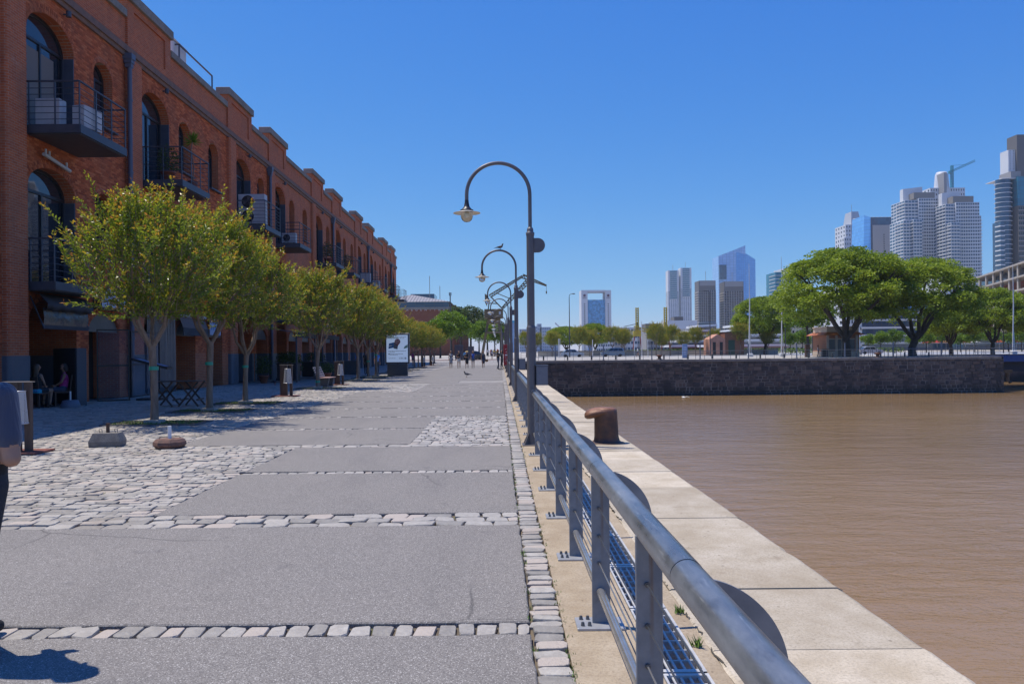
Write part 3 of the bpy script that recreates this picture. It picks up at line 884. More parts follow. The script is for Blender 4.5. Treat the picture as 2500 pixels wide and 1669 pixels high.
for i, (y0, y1, z) in enumerate(whole): put('brick', bmesh_var[rnd.randrange(10)], WH, (FX, y0, z))
b = MB()
for q_ in brick_list:
    if q_ not in ws: brick_quads(b, q_[0], q_[1], q_[2], FX, rnd.random())
o = b.build('bricks', BRICK1, WH, recalc=False); o['kind'] = 'stuff'
# arch rings: bricks on edge over every opening
ar = MB()
for o in OPEN:
    y0, y1, z0, zs, za, dp, kd = o
    if y0 > 75: continue
    hw, hz, c_ = (y1-y0)/2, za-zs, (y0+y1)/2
    per = PI*math.sqrt((hw*hw+hz*hz)/2); n = int(per/.082)
    for rg in range(2 if kd != 'window' else 1):
        for i in range(n):
            a0 = PI*i/n + .012; a1 = PI*(i+1)/n - .012; r0, r1 = .005+.125*rg, .118+.125*rg
            P = lambda a, e: (c_ - (hw+e)*math.cos(a), zs + (hz+e)*math.sin(a))
            q4 = [P(a0,r0), P(a1,r0), P(a1,r1), P(a0,r1)]
            pr = .006
            ar.add([(FX-.01,*p) for p in q4] + [(FX+pr,*p) for p in q4], [(4,5,6,7),(0,1,5,4),(1,2,6,5),(2,3,7,6),(3,0,4,7)], tint=rnd.random())
ao = ar.build('arch_bricks', BRICK1, WH, recalc=True); ao['kind'] = 'stuff'
# piers between bays, string course, parapets and copings
for i, (s_, e, k) in enumerate(bays):
    p = MB()
    # rounded brick pier beside each arch
    prof = [(FX-.02, s_+.05), (FX+.10, s_+.05)] + [(FX+.10+.12*math.sin(a), s_+.17-.12*math.cos(a)) for a in [PI/2*j/6 for j in range(1,7)]] + [(FX+.22, s_+.95)] + [(FX+.10+.12*math.cos(a), s_+.95+.12*math.sin(a)) for a in [PI/2*j/6 for j in range(1,7)]] + [(FX-.02, s_+1.07)]
    v0, v1 = 1.62, 13.1
    p.prism(prof, 'z', v0, v1, smooth=False)
    p.build('pier', BRICK, WH)
    g_ = MB(); prof2 = [(x+.012 if x > FX else x, y+(-.012 if y < s_+.5 else .012)) for x, y in prof]
    g_.prism(prof2, 'z', 0, 1.62); g_.build('pier_base', GREYP, WH)
    sc_ = MB()
    sc_.box(FX-.02, FX+.16, s_, e-.004, 13.30, 13.55); sc_.box(FX-.02, FX+.09, s_, e-.004, 13.14, 13.298)
    sc_.build('string_course', mat('weathered_brick_course', (0.25,0.14,0.10), .9, col2=(0.16,0.11,0.09), nscale=4, world_co=True, bumps=(14,.6,.02)), WH)
    # raised parapet block over the arch, with sunk panel
    pb = MB(); y0, y1 = s_+.02, s_+4.05
    pb.box(FX-.35, FX+.05, y0, y1, 13.55, 15.36)
    pb.box(FX+.05, FX+.12, y0, y0+.55, 13.55, 15.36); pb.box(FX+.05, FX+.12, y1-.55, y1, 13.55, 15.36)
    pb.box(FX+.05, FX+.12, y0+.55, y1-.55, 13.55, 13.85); pb.box(FX+.05, FX+.12, y0+.55, y1-.55, 15.1, 15.36)
    pb.build('parapet_block', BRICK, WH)
    cp = MB(); cp.bbox(FX-.50, FX+.24, y0-.08, y1+.08, 15.362, 15.74, .02); cp.build('coping_block', CAPC, WH)
    lp = MB(); lp.box(FX-.35, FX+.02, y1, e+.02, 13.55, 14.66); lp.build('parapet', BRICK, WH)
    n = max(2, round((e-y1)/1.6)); L = (e-y1-.10)/n
    for j in range(n):
        cq = MB(); cq.bbox(FX-.45, FX+.14, y1+.082+j*L, y1+.082+(j+1)*L-.012, 14.662, 14.95, .012); cq.build('coping', CAPC, WH)
    if k == 'B':                                      # rain pipe
        pp = MB(); yy = s_-.02 if k == 'B' else s_-.25
        pp.cyl((FX+.20, yy, .25), (FX+.20, yy, 12.75), .085, n=12)
        for z in (2.2, 5.0, 8.6, 11.4): pp.cyl((FX+.20, yy, z), (FX+.20, yy, z+.09), .105, n=12)
        pp.build('rain_pipe', PIPE, WH)
        hp = MB(); hp.box(FX+.0, FX+.36, yy-.17, yy+.17, 13.0, 13.22); hp.box(FX+.03, FX+.33, yy-.14, yy+.14, 12.86, 13.0); hp.box(FX+.06,FX+.30,yy-.11,yy+.11,12.7,12.86)
        hp.build('rain_head', PIPE, WH)
    fl = MB(); fl.cyl((FX+.02, s_+3.45, 12.93), (FX+.18, s_+3.45, 12.93), .03, n=8); fl.cyl((FX+.19, s_+3.45, 12.84), (FX+.19, s_+3.45, 13.02), .085, n=12)
    fl.build('wall_lamp', BALC, WH)
# windows and doors, one object each with frame, panes
def window_parts(w, zs_rel, za_rel, kind):
    """frame in local coords: y 0..w, z 0..za_rel, x=0 outer plane of the frame"""
    hw = w/2
    def top(y):
        d = min(1, abs(y-hw)/hw); return zs_rel + (za_rel-zs_rel)*math.sqrt(max(0,1-d*d))
    n = 16; ysn = [hw - hw*math.cos(PI*i/n) for i in range(n+1)]
    outer = [(0,0)] + [(y, top(y)) for y in ysn] + [(w,0)]
    t_ = .09
    def inner_pt(y, z): return (hw + (y-hw)*(1-t_/hw), z*(1 - t_/za_rel) if z > .01 else t_)
    inner = [inner_pt(*p) for p in outer]
    fr = MB(); m = len(outer)
    for i in range(m):
        j = (i+1) % m
        a, b2, c, d = outer[i], outer[j], inner[j], inner[i]
        fr.add([(0,*a),(0,*b2),(0,*c),(0,*d),(-.06,*a),(-.06,*b2),(-.06,*c),(-.06,*d)], [(0,1,2,3),(3,2,6,7),(0,4,5,1)])
    fr.box(-.055, .004, t_, w-t_, zs_rel-.06, zs_rel+.03)
    fr.box(-.055, .004, hw-.04, hw+.04, t_, zs_rel-.06)
    pn = MB(); pn.add([(-.045,*p) for p in inner], [tuple(range(len(inner)))])
    return fr, pn
cache = {}
for o in OPEN:
    y0, y1, z0, zs, za, dp, kd = o
    if kd in ('door', 'window'):
        key = (kd, round(zs-z0,2))
        if key not in cache:
            fr, pn = window_parts(y1-y0, zs-z0, za-z0, kd)
            me1 = fr.mesh('frame'); me1.materials.append(FRAMEM); me2 = pn.mesh('pane'); me2.materials.append(PANE)
            cache[key] = (me1, me2)
        me1, me2 = cache[key]
        wn_ = put('window' if kd == 'window' else 'balcony_door', me1, WH, (FX-dp+.05, y0, z0))
        put('pane', me2, wn_)
        if kd == 'window':
            sl = MB(); sl.bbox(0, .52, -.06, 1.44, -.07, -.002, .006); sl.build('sill', SHUT, wn_)
        else:
            sh = MB(); sh.box(.04, .075, 2.58, 2.66, .02, 2.98); sh.box(.075,.40,2.62,2.66,.02,2.98)
            for z in (.2,.8,1.4,2.0,2.6): sh.box(.09,.38,2.605,2.62,z,z+.04)
            sh.build('shutter', SHUT, wn_)
        if kd == 'door' and y0 < 26 and z0 > 8:
            bl = MB(); bl.quad((-.035,.4,.3),(-.035,2.2,.3),(-.035,2.2,2.75),(-.035,.4,2.75)); bl.build('blind', CURT, wn_)
    else:
        d_ = MB(); d_.quad((FX-dp-.01,y0-.1,0),(FX-dp-.01,y1+.1,0),(FX-dp-.01,y1+.1,za+.1),(FX-dp-.01,y0-.1,za+.1)); d_.build('dark_backing', DARKIN, WH)  # darkness of the unlit interior put into a near-black sheet
        if kd == 'doorway':
            fn_ = MB(); n = 14; ysn = [y0 + (y1-y0)*(.5-.5*math.cos(PI*i/n)) for i in range(n+1)]
            fn_.add([(FX-.10,y,arch_z(o,y)-.01) for y in ysn] + [(FX-.10,y1,zs-.05),(FX-.10,y0,zs-.05)], [tuple(range(n+3))])
            fn_.build('fanlight', mat('dusty_glass', (0.10,0.105,0.10), .35, col2=(0.15,0.15,0.14), nscale=1.5), WH)
        if kd == 'arcade' or y0 > 42:                           # painted jamb bases
            for yy, sg in ((y0, 1), (y1, -1)):
                jb = MB()
                jb.box(FX-dp*.9, FX+.018, yy-.004, yy+.014, 0, 1.62) if sg > 0 else jb.box(FX-dp*.9, FX+.018, yy-.014, yy+.004, 0, 1.62)
                jb.box(FX-.01, FX+.018, yy-.30 if sg > 0 else yy+.004, yy-.004 if sg > 0 else yy+.30, 0, 1.62)
                jb.build('painted_base', GREYP, WH)
# upper balconies
def make_balcony(PX):
    b = MB(); b.box(-.0, PX+.04, -.02, 3.0, 0, .26); b.box(.05,PX-.02,.05,2.94,-.03,0)
    bal = b.build('balcony', BALC, WH)
    r_ = MB()
    top = 1.32
    r_.beam((0,0,.26+top),(PX,0,.26+top),.055,.045); r_.beam((PX,0,.26+top),(PX,2.96,.26+top),.055,.045); r_.beam((0,2.96,.26+top),(PX,2.96,.26+top),.055,.045)
    r_.build('top_rail', BALC, bal)
    for k in range(6):
        zz = .26 + .16 + k*.19
        q_ = MB(); q_.cyl((0,0,zz),(PX,0,zz),.011,n=6); q_.cyl((PX,0,zz),(PX,2.96,zz),.011,n=6); q_.cyl((0,2.96,zz),(PX,2.96,zz),.011,n=6)
        q_.build('bar', BALC, bal)
    for x, y in ((.12,0),(PX*.55,0),(PX,0),(PX,1.0),(PX,2.0),(PX,2.96),(PX*.55,2.96),(.12,2.96)):
        q_ = MB(); q_.box(x-.012,x+.012,y-.03,y+.03,0,.26+top); q_.build('baluster', BALC, bal)
    return bal
bal_up, bal_mid = make_balcony(1.66), make_balcony(.85)
for i, (s_, e, k) in enumerate(bays):
    bb = bal_up if i == 0 else copy_tree(bal_up, WH); bb.location = (FX+.0, s_+1.28, 8.40)
    if i <= 4:
        bb = bal_mid if i == 0 else copy_tree(bal_mid, WH); bb.location = (FX+.0, s_+1.28, 3.62)
# roof things
rr_ = thing('roof_railing', 'thin steel guard rail standing on the warehouse roof edge against the sky', 'railing', (FX-.6, 37.6, 14.3))
b = MB(); b.beam((0,0,0),(0,0,1.95),.06); b.build('post', BALC, rr_); b = MB(); b.beam((0,4.3,0),(0,4.3,1.9),.06); b.build('post', BALC, rr_)
b = MB(); b.beam((0,-.03,1.93),(0,4.33,1.93),.06); b.build('rail', BALC, rr_); b = MB(); b.beam((-1.9,0,1.93),(0,0,1.93),.06); b.build('rail', BALC, rr_)
b = MB(); b.beam((-1.9,4.3,1.2),(0,4.3,1.2),.05); b.build('rail', BALC, rr_); b = MB(); b.beam((-1.9,4.3,1.2),(-1.9,0,1.93),.05); b.build('rail', BALC, rr_)
rb = thing('roof_tank', 'white box tank on the warehouse roof behind the parapet', 'tank', (FX-2.0, 38.2, 14.3))
b = MB(); b.bbox(-1.2,1.2,-.8,.8,0,2.1,.05); b.build('tank_body', mat('tank_white', (.62,.62,.60), .6), rb); b = MB(); b.bbox(-1.25,1.25,-.85,.85,2.1,2.2,.03); b.build('tank_lid', MATS['tank_white'], rb)
# ------------------------------------------------------------------ trees
def m_leaf(name, stops, transl=.35, rough=.42, spec=.45):
    m, t, b = new_mat(name)
    c = t.ramp(t.tint(), stops)
    t.l(c, b.inputs['Base Color']); b.inputs['Roughness'].default_value = rough; b.inputs['Specular IOR Level'].default_value = spec
    tr = t.n('BsdfTranslucent'); t.l(t.mix(.35, c, (0.30,0.34,0.02,1)), tr.inputs[0])
    mx = t.n('MixShader'); mx.inputs[0].default_value = transl
    out = t.N['Material Output']
    t.l(b.outputs[0], mx.inputs[1]); t.l(tr.outputs[0], mx.inputs[2]); t.l(mx.outputs[0], out.inputs[0])
    return m
CRAPE = m_leaf('crape_leaf', [(0,(0.05,0.11,0.014)),(.35,(0.16,0.25,0.024)),(.6,(0.38,0.42,0.034)),(.8,(0.62,0.38,0.04)),(1,(0.60,0.19,0.04))], .48, .35, .6)
TIPU = m_leaf('tipu_leaf', [(0,(0.10,0.17,0.016)),(.5,(0.23,0.33,0.028)),(1,(0.38,0.47,0.042))], .48)
BRIGHT = m_leaf('bright_leaf', [(0,(0.040,0.105,0.008)),(.5,(0.10,0.21,0.010)),(1,(0.20,0.32,0.012))], .4)
DEEP = m_leaf('deep_leaf', [(0,(0.016,0.040,0.012)),(.5,(0.035,0.078,0.018)),(1,(0.065,0.12,0.02))], .3)
BARK = mat('pale_bark', (0.17,0.115,0.08), .8, col2=(0.26,0.19,0.14), nscale=5, stretch=(3,3,.6), bumps=(18,.4,.01))
DARKBARK = mat('dark_bark', (0.045,0.036,0.03), .9, col2=(0.075,0.06,0.05), nscale=2, bumps=(6,.5,.05))
BAND = mat('green_tape', (0.02,0.30,0.19), .4)
def leaf(mb, p, d, L, W, r, tint, fold=.25):
    d = d.normalized(); up = Vector((r.uniform(-1,1), r.uniform(-1,1), r.uniform(.0,1.4)))
    s_ = d.cross(up)
    if s_.length < 1e-4: s_ = Vector((1,0,0))
    s_.normalize(); nrm = s_.cross(d)
    mid = p + d*L*.5
    a, b2, c, e = p, mid + s_*W*.5 + nrm*W*fold, p + d*L, mid - s_*W*.5 + nrm*W*fold
    mb.add([tuple(a), tuple(b2), tuple(c), tuple(e)], [(0,1,2),(0,2,3)], tint=tint)
def crape(seed, H=5.75, nshoot=640, leaf_n=42, LS=.090, spread=1.12):
    r = random.Random(seed)
    wood = MB(); fol = MB()
    fork = Vector((r.uniform(-.06,.06), r.uniform(-.06,.06), r.uniform(1.65,1.95)))
    trunk_pts = [Vector((0,0,-.05)), Vector((r.uniform(-.02,.02),r.uniform(-.02,.02),.5)), Vector((r.uniform(-.04,.04),r.uniform(-.04,.04),1.1)), fork]
    wood.tube(trunk_pts, [.105,.085,.078,.090], n=14)
    tips = []
    nl = r.choice((4,4,5)); a0 = r.uniform(0,2*PI)
    for i in range(nl):
        a = a0 + 2*PI*i/nl + r.uniform(-.3,.3)
        out = r.uniform(.35,.6)*spread; top = fork + Vector((math.cos(a)*out, math.sin(a)*out, r.uniform(.8,1.15)))
        mid = fork.lerp(top,.5) + Vector((math.cos(a)*.12, math.sin(a)*.12, -.05))
        wood.tube([fork - Vector((0,0,.10)), mid, top], [.056,.042,.032], n=10)
        for j in range(3):
            b_ = a + r.uniform(-.8,.8); o2 = r.uniform(.35,.75)*spread
            tp = top + Vector((math.cos(b_)*o2, math.sin(b_)*o2, r.uniform(.3,.95)))
            wood.tube([top, top.lerp(tp,.5) + Vector((r.uniform(-.06,.06),r.uniform(-.06,.06),0)), tp], [.026,.018,.010], n=7)
            tips.append((top, tp))
    def rad_at(z):
        pr = ((2.35,.35),(2.8,1.0),(3.3,1.62),(3.9,1.58),(4.4,1.15),(4.9,.65),(5.4,.2))
        for (za,ra),(zb,rb) in zip(pr[:-1],pr[1:]):
            if za <= z <= zb: return ra+(rb-ra)*(z-za)/(zb-za)
        return .3
    lobes = [(r.uniform(0,2*PI), r.uniform(2.4,4.6), r.uniform(.75,1.22)) for _ in range(16)]
    for k in range(nshoot):
        z = 2.45 + 2.35*(r.random()**.85); a = r.uniform(0,2*PI); rr = rad_at(z)*spread*.86
        lob = 1.0
        for la, lz, lf in lobes:
            da = abs((a-la+PI) % (2*PI) - PI)
            if da < .55 and abs(z-lz) < .55: lob = lf
        q_ = math.sqrt(r.uniform(.06,1))*rr*lob
        st = Vector((fork.x+math.cos(a)*q_, fork.y+math.sin(a)*q_, z))
        out = Vector((math.cos(a), math.sin(a), 0))
        up = .6 + .6*(z-2.3)/2.4
        d = (out*r.uniform(.25,.95)*(q_/max(.3,rr)) + Vector((r.uniform(-.35,.35), r.uniform(-.35,.35), up*r.uniform(.5,1.3)))).normalized()
        if z < 3.3 and r.random() < .25: d = (out + Vector((0,0,r.uniform(-.1,.35)))).normalized()
        L = r.uniform(.45,.95)*(1.45 if r.random() < .12 else 1.0)
        e = st + d*L; bend = Vector((0,0,r.uniform(-.05,.12)))
        wood.tube([st - d*.12, st.lerp(e,.5)+bend*.3, e+bend*.5], [.008,.005,.002], n=4, caps=False)
        n = int(leaf_n*L*r.uniform(.8,1.2))
        for i_ in range(n):
            f = ((i_+r.random())/n)**.8
            p = st.lerp(e, f) + bend*(.3*f if f < .5 else .5*f)
            ld = (d*.6 + Vector((r.uniform(-1,1),r.uniform(-1,1),r.uniform(-.5,.9)))).normalized()
            p = p + ld*r.uniform(0,.05)
            base = .15 + .30*r.random()
            tip = max(0, f-.62)*1.7*r.uniform(.4,1.25)
            leaf(fol, p, ld, LS*r.uniform(.7,1.25), LS*.52, r, min(1, base + tip + (.25 if r.random() < .06 else 0)))
    return wood, fol
CR = []
for s_ in range(4):
    w_, f_ = crape(100+s_)
    mw = w_.mesh('trunk'); mw.materials.append(BARK); mf = f_.mesh('crown'); mf.materials.append(CRAPE); CR.append((mw, mf))
CRG = 'pale barked trees in a row in front of the warehouse'
def crape_tree(i, x, y, z, rz, sc_, label, group, band=None):
    t = thing('street_tree', label, 'tree', (x, y, z), rz, group); t.scale = (sc_, sc_, sc_)
    put('trunk', CR[i % 4][0], t); put('crown', CR[i % 4][1], t)
    if band:
        b = MB(); b.cyl((0,0,band),(0,0,band+.09),.108,.106,n=14,caps=False); b.build('tape_band', BAND, t)
    return t
TREES = [(-8.1,18.64,0,.98,'nearest tree of the row with green band on its pale trunk',1.28), (-8.2,22.46,1,1.02,'second tree of the row, forked above the folding table',1.28), (-8.25,25.8,2,.95,'third tree of the row, just before the gap with the litter bin',1.22),
         (-8.28,36.2,3,.98,'tree with low green band beside the slatted bench',.28), (-8.15,45.8,0,1.0,'tree just beyond the bench with no band on its trunk',None), (-8.3,50.3,1,.97,'tree with green band a little before the poster panel',1.05),
         (-8.3,53.4,2,.97,'tree with high green band right beside the poster panel',1.45), (-8.4,60.5,3,.84,'tree rising directly behind the poster panel',None), (-8.5,66.5,0,.84,'second tree behind the poster panel',None), (-8.5,72.5,1,.84,'third tree behind the poster panel',None),
         (-8.6,80.3,2,.84,'slim tree just beyond the poster panel on its open side',None), (-8.65,84.5,3,.84,'tree beside the far litter bins',None), (-8.6,91,0,.84,'tree past the far litter bins',None), (-8.6,98,1,.84,'last but one tree of the row towards the striding women',None), (-8.6,105,2,.84,'last tree of the row near the end of the warehouse',None)]
for k, (x, y, v, s_, lab, bd) in enumerate(TREES):
    crape_tree(v, x, y, 0, k*1.9, s_, lab, CRG, bd)
crape_tree(1, -8.45, 8.9, 0, 2.2, .84, 'tree beside the viewer whose shadow falls on the setts', CRG)
# tree pits
gb = MB()
for k, (x, y, v, s_, lab, bd) in enumerate(TREES[:11]):
    p = MB(); p.bbox(-1.05, 1.05, -.52, .52, -.02, .018, .01)
    pit = tag(p.build('tree_pit', EARTH, None, (x+.08, y, 0)), kind='structure')
    e = MB(); e.box(-1.10,1.10,-.57,-.52,-.02,.032); e.build('edging', DARKST, pit); e = MB(); e.box(-1.10,1.10,.52,.57,-.02,.032); e.build('edging', DARKST, pit)
    e = MB(); e.box(-1.10,-1.05,-.52,.52,-.02,.032); e.build('edging', DARKST, pit); e = MB(); e.box(1.05,1.10,-.52,.52,-.02,.032); e.build('edging', DARKST, pit)
    c_ = MB(); c_.bbox(-.27,.11,-.17,.17,0,.10,.012); c_.build('collar', m_concrete('collar_concrete', (0.36,0.33,0.28), (0.44,0.41,0.36)) if 'collar_concrete' not in MATS else MATS['collar_concrete'], pit)
    n = 900 if k < 3 else 350
    for _ in range(n):
        px_, py_ = rnd.uniform(-1.0,1.0), rnd.uniform(-.48,.48)
        if abs(px_+.08) < .2 and abs(py_) < .18: continue
        if rnd.random() < .25 + .4*abs(px_): continue
        tuft(gb, x+.08+px_, y+py_, .016, .05, 3, .02, .6)
tag(gb.build('grass', GRASSM, recalc=False), kind='stuff')

# crown made of leaf clumps, for larger trees
def clump_crown(r, clumps, n_per, LS, flat=.6, lo=.15, hi=.85):
    mb = MB()
    for c, rad, rz_ in clumps:
        n = int(n_per*rad*rad)
        tb = r.uniform(lo, hi)
        for _ in range(n):
            v = Vector((r.gauss(0,1), r.gauss(0,1), r.gauss(0,1))).normalized()
            if v.z < -.35 and r.random() < .7: v.z = -v.z
            q_ = r.uniform(.55,1.05)
            p = Vector((c[0]+v.x*rad*q_, c[1]+v.y*rad*q_, c[2]+v.z*rz_*q_))
            d = (v*.6 + Vector((r.uniform(-1,1),r.uniform(-1,1),r.uniform(-.6,.5)))).normalized()
            leaf(mb, p, d, LS*r.uniform(.6,1.3), LS*r.uniform(.5,.8), r, max(0,min(1,tb+r.uniform(-.3,.3))), .12)
    return mb
def tipu_tree(seed, H, RAD, LS=.42, dens=75, leafm=None):
    r = random.Random(seed); wood = MB(); cl = []
    fork = Vector((r.uniform(-.3,.3), r.uniform(-.3,.3), H*.16))
    wood.tube([Vector((0,0,-.3)), Vector((.1,0,H*.08)), fork], [H*.040,H*.034,H*.032], n=12)
    nl = r.choice((5,6)); a0 = r.uniform(0,6)
    for i in range(nl):
        a = a0 + 2*PI*i/nl + r.uniform(-.25,.25); rr = RAD*r.uniform(.38,.62)
        p1 = fork + Vector((math.cos(a)*rr*.45, math.sin(a)*rr*.45, H*.22)); p2 = fork + Vector((math.cos(a)*rr, math.sin(a)*rr, H*.46))
        wood.tube([fork, fork.lerp(p1,.5)+Vector((r.uniform(-.3,.3),r.uniform(-.3,.3),-.2)), p1, p1.lerp(p2,.5)+Vector((r.uniform(-.4,.4),r.uniform(-.4,.4),0)), p2], [H*.021,H*.018,H*.015,H*.012,H*.009], n=8)
        for j in range(4):
            b_ = a + r.uniform(-.9,.9); r2 = RAD*r.uniform(.15,.42)
            p3 = p2 + Vector((math.cos(b_)*r2, math.sin(b_)*r2, H*r.uniform(.04,.20)))
            wood.tube([p1.lerp(p2,r.uniform(.4,1)), p2.lerp(p3,.5)+Vector((0,0,.3)), p3], [H*.008,H*.006,H*.002], n=5)
    n = int(60 + RAD*9)
    for i in range(n):
        u_ = math.sqrt((i+.5)/n); a = i*2.39996 + r.uniform(-.25,.25)
        x_, y_ = math.cos(a)*u_*RAD*.92, math.sin(a)*u_*RAD*.92
        z_ = H*(.60 + .35*math.sqrt(max(0,1-u_*u_))) + r.uniform(-1.1,.5) - (H*.10 if u_ > .85 else 0)
        rad = RAD*r.uniform(.12,.21); cl.append(((x_,y_,z_-rad*.3), rad, rad*.62))
    for i in range(int(n*.55)):
        a = r.uniform(0,2*PI); u_ = r.uniform(.45,.95); rad = RAD*r.uniform(.09,.16)
        cl.append(((math.cos(a)*u_*RAD*.9, math.sin(a)*u_*RAD*.9, H*r.uniform(.36,.60)), rad, rad*.55))
    fol = clump_crown(r, cl, dens, LS)
    return wood, fol
def round_tree(seed, H, RAD, LS, dens, trunk_h=.35, rz_=.85):
    r = random.Random(seed); wood = MB(); cl = []
    wood.tube([Vector((0,0,-.2)), Vector((.05,0,H*.2)), Vector((0,0,H*trunk_h)), Vector((.1,.1,H*.75))], [H*.028,H*.022,H*.018,H*.006], n=8)
    for i in range(6):
        a = i*1.1; wood.tube([Vector((0,0,H*(trunk_h+.05*i))), Vector((math.cos(a)*RAD*.6, math.sin(a)*RAD*.6, H*(trunk_h+.12+.06*i)))], [H*.010,H*.003], n=5)
    n = 30
    for i in range(n):
        v = Vector((r.gauss(0,1), r.gauss(0,1), r.gauss(0,1))).normalized(); q_ = r.uniform(.45,.85)
        hz = H*(1-trunk_h)/2
        cl.append(((v.x*RAD*q_, v.y*RAD*q_, H*trunk_h + hz + v.z*hz*q_*.95), RAD*r.uniform(.24,.40), RAD*r.uniform(.22,.34)))
    return wood, clump_crown(r, cl, dens, LS)
def place_tree(name, wood_me, fol_me, label, loc, rz=0, s_=1.0, group=None):
    t = thing(name, label, 'tree', loc, rz, group); t.scale = (s_,s_,s_) if not isinstance(s_, tuple) else s_
    put('trunk', wood_me, t); put('crown', fol_me, t); return t
def to_me(pair, bark, leafm):
    a = pair[0].mesh('trunk'); a.materials.append(bark); b_ = pair[1].mesh('crown'); b_.materials.append(leafm); return a, b_
# ------------------------------------------------------------------ street furniture by the warehouse
WOOD = mat('dark_wood', (0.060,0.035,0.025), .6, col2=(0.095,0.055,0.04), nscale=3, stretch=(6,6,.8), bumps=(20,.2,.004))
BASEP = mat('red_oxide_plate', (0.22,0.06,0.045), .6, col2=(0.15,0.05,0.04), nscale=6)
PERF = mat('perforated_white', (0.60,0.60,0.60), .5)
def make_bin():
    t = thing('litter_bin', 'litter bin of dark wooden posts with white mesh basket beside the walking man', 'bin', group='post and basket litter bins along the tree row')
    for x0, x1, y0, y1 in ((-.20,.065,-.06,.06), (.155,.255,-.05,.05)):
        b = MB(); b.bbox(x0,x1,y0,y1,.03,1.17,.006); b.build('post', WOOD, t)
    b = MB(); b.box(-.215,.275,-.075,.075,1.171,1.186); b.build('cap', mat('cap_wood', (0.30,0.25,0.20), .7), t)
    b = MB(); b.bbox(-.48,.48,-.30,.30,0,.03,.006); b.build('base_plate', BASEP, t)
    # basket: open lattice of strips
    b = MB(); n, m_ = 26, 13; cx, r0, r1, z0, z1 = .11, .115, .155, 1.03, .50
    def P(i, k):
        f = k/m_; r_ = r0+(r1-r0)*f; a = 2*PI*i/n; return Vector((cx + r_*math.cos(a), -.13 + r_*math.sin(a)*.8, z0+(z1-z0)*f))
    for i in range(n):
        for k in range(m_):
            for (i2, k2) in ((i+1, k+1), (i-1, k+1)):
                a, c = P(i, k), P(i2, k2); d = (c-a).normalized(); nn = Vector((a.x-cx, a.y+.13, 0)).normalized(); s_ = d.cross(nn)*.0045
                b.add([tuple(a-s_),tuple(a+s_),tuple(c+s_),tuple(c-s_)], [(0,1,2,3)])
    bk_ = b.build('basket', PERF, t, recalc=False)
    for f in (0, 1):
        b = MB(); b.tube([P(i, f*m_) for i in range(n+1)], .011, n=5, caps=False)
        b.build('rim', mat('rim_grey', (0.5,0.5,0.52), .4, .5), bk_)
    return t
bin0 = make_bin(); bin0.location = (-8.09, 13.31, 0.004)
for (x, y, lab) in ((-8.06,29.95,'dark wooden litter bin with white basket in the gap between the trees'), (-8.12,40.1,'dark wooden litter bin with white basket standing behind the bench'), (-8.28,85.7,'dark litter bin far along the row, nearer of the far two'), (-8.07,94.4,'dark litter bin at the far end of the tree row')):
    dup(bin0, (x, y, .004), 0, lab)
# umbrella weights
CBLK = m_concrete('old_concrete', (0.17,0.155,0.14), (0.25,0.23,0.21), stain=(.1,.09,.08), sc1=8, sc2=50)
t = thing('umbrella_weight', 'grey concrete umbrella weight with rusty tube and wire loops on the setts', 'block', (-7.0,14.2,.004), .15)
b = MB(); lo = [(-.30,-.24),(.30,-.24),(.33,.0),(.28,.26),(-.28,.26),(-.33,0)]; hi = [(x*.72,y*.72) for x, y in lo]
V = [(x*.86,y*.86,0) for x,y in lo]+[(x*.88,y*.88,.09) for x,y in lo]+[(x*.95,y*.95,.235) for x,y in hi]; n = 6
b.add(V, [tuple(range(5,-1,-1)), tuple(range(12,18))]+[(k*6+i,k*6+(i+1)%6,(k+1)*6+(i+1)%6,(k+1)*6+i) for k in (0,1) for i in range(6)]); b.build('block', CBLK, t)
b = MB(); b.cyl((0,0,.22),(0,0,.40),.030,n=12); b.build('tube', RUST, t)
for sx_ in (-.13,.13):
    b = MB(); b.tube([(sx_,0,.22),(sx_-.02,0,.28),(sx_,0,.305),(sx_+.03,0,.29),(sx_+.035,0,.22)], .006, n=6); b.build('wire_loop', BOLT, t)
t = thing('umbrella_weight', 'reddish concrete umbrella weight with white tube on the setts', 'block', (-5.76,13.86,.004), .4)
b = MB(); b.lathe([(.23,0),(.275,.05),(.27,.10),(.225,.15),(.10,.155)], n=8, smooth=False); b.build('block', mat('reddish_concrete', (0.20,0.10,0.075), .85, col2=(0.13,0.075,0.06), nscale=9, bumps=(25,.6,.02)), t)
b = MB(); b.cyl((0,0,.15),(0,0,.37),.032,n=12); b.build('tube', WHITE, t)
b = MB(); b.tube([(-.17,0,.14),(-.16,0,.185),(.16,0,.185),(.17,0,.14)], .007, n=6); b.build('handle', RUST, t)
t = thing('umbrella_stand', 'grey plastic umbrella foot with short tube by the cafe doorway', 'block', (-13.35,24.74,.004))
b = MB(); b.lathe([(.29,0),(.29,.04),(.22,.22),(.05,.23)], n=14); b.build('foot', mat('grey_plastic', (0.12,0.14,0.18), .5), t); b = MB(); b.cyl((0,0,.22),(0,0,.50),.025,n=10); b.build('tube', WHITE, t)
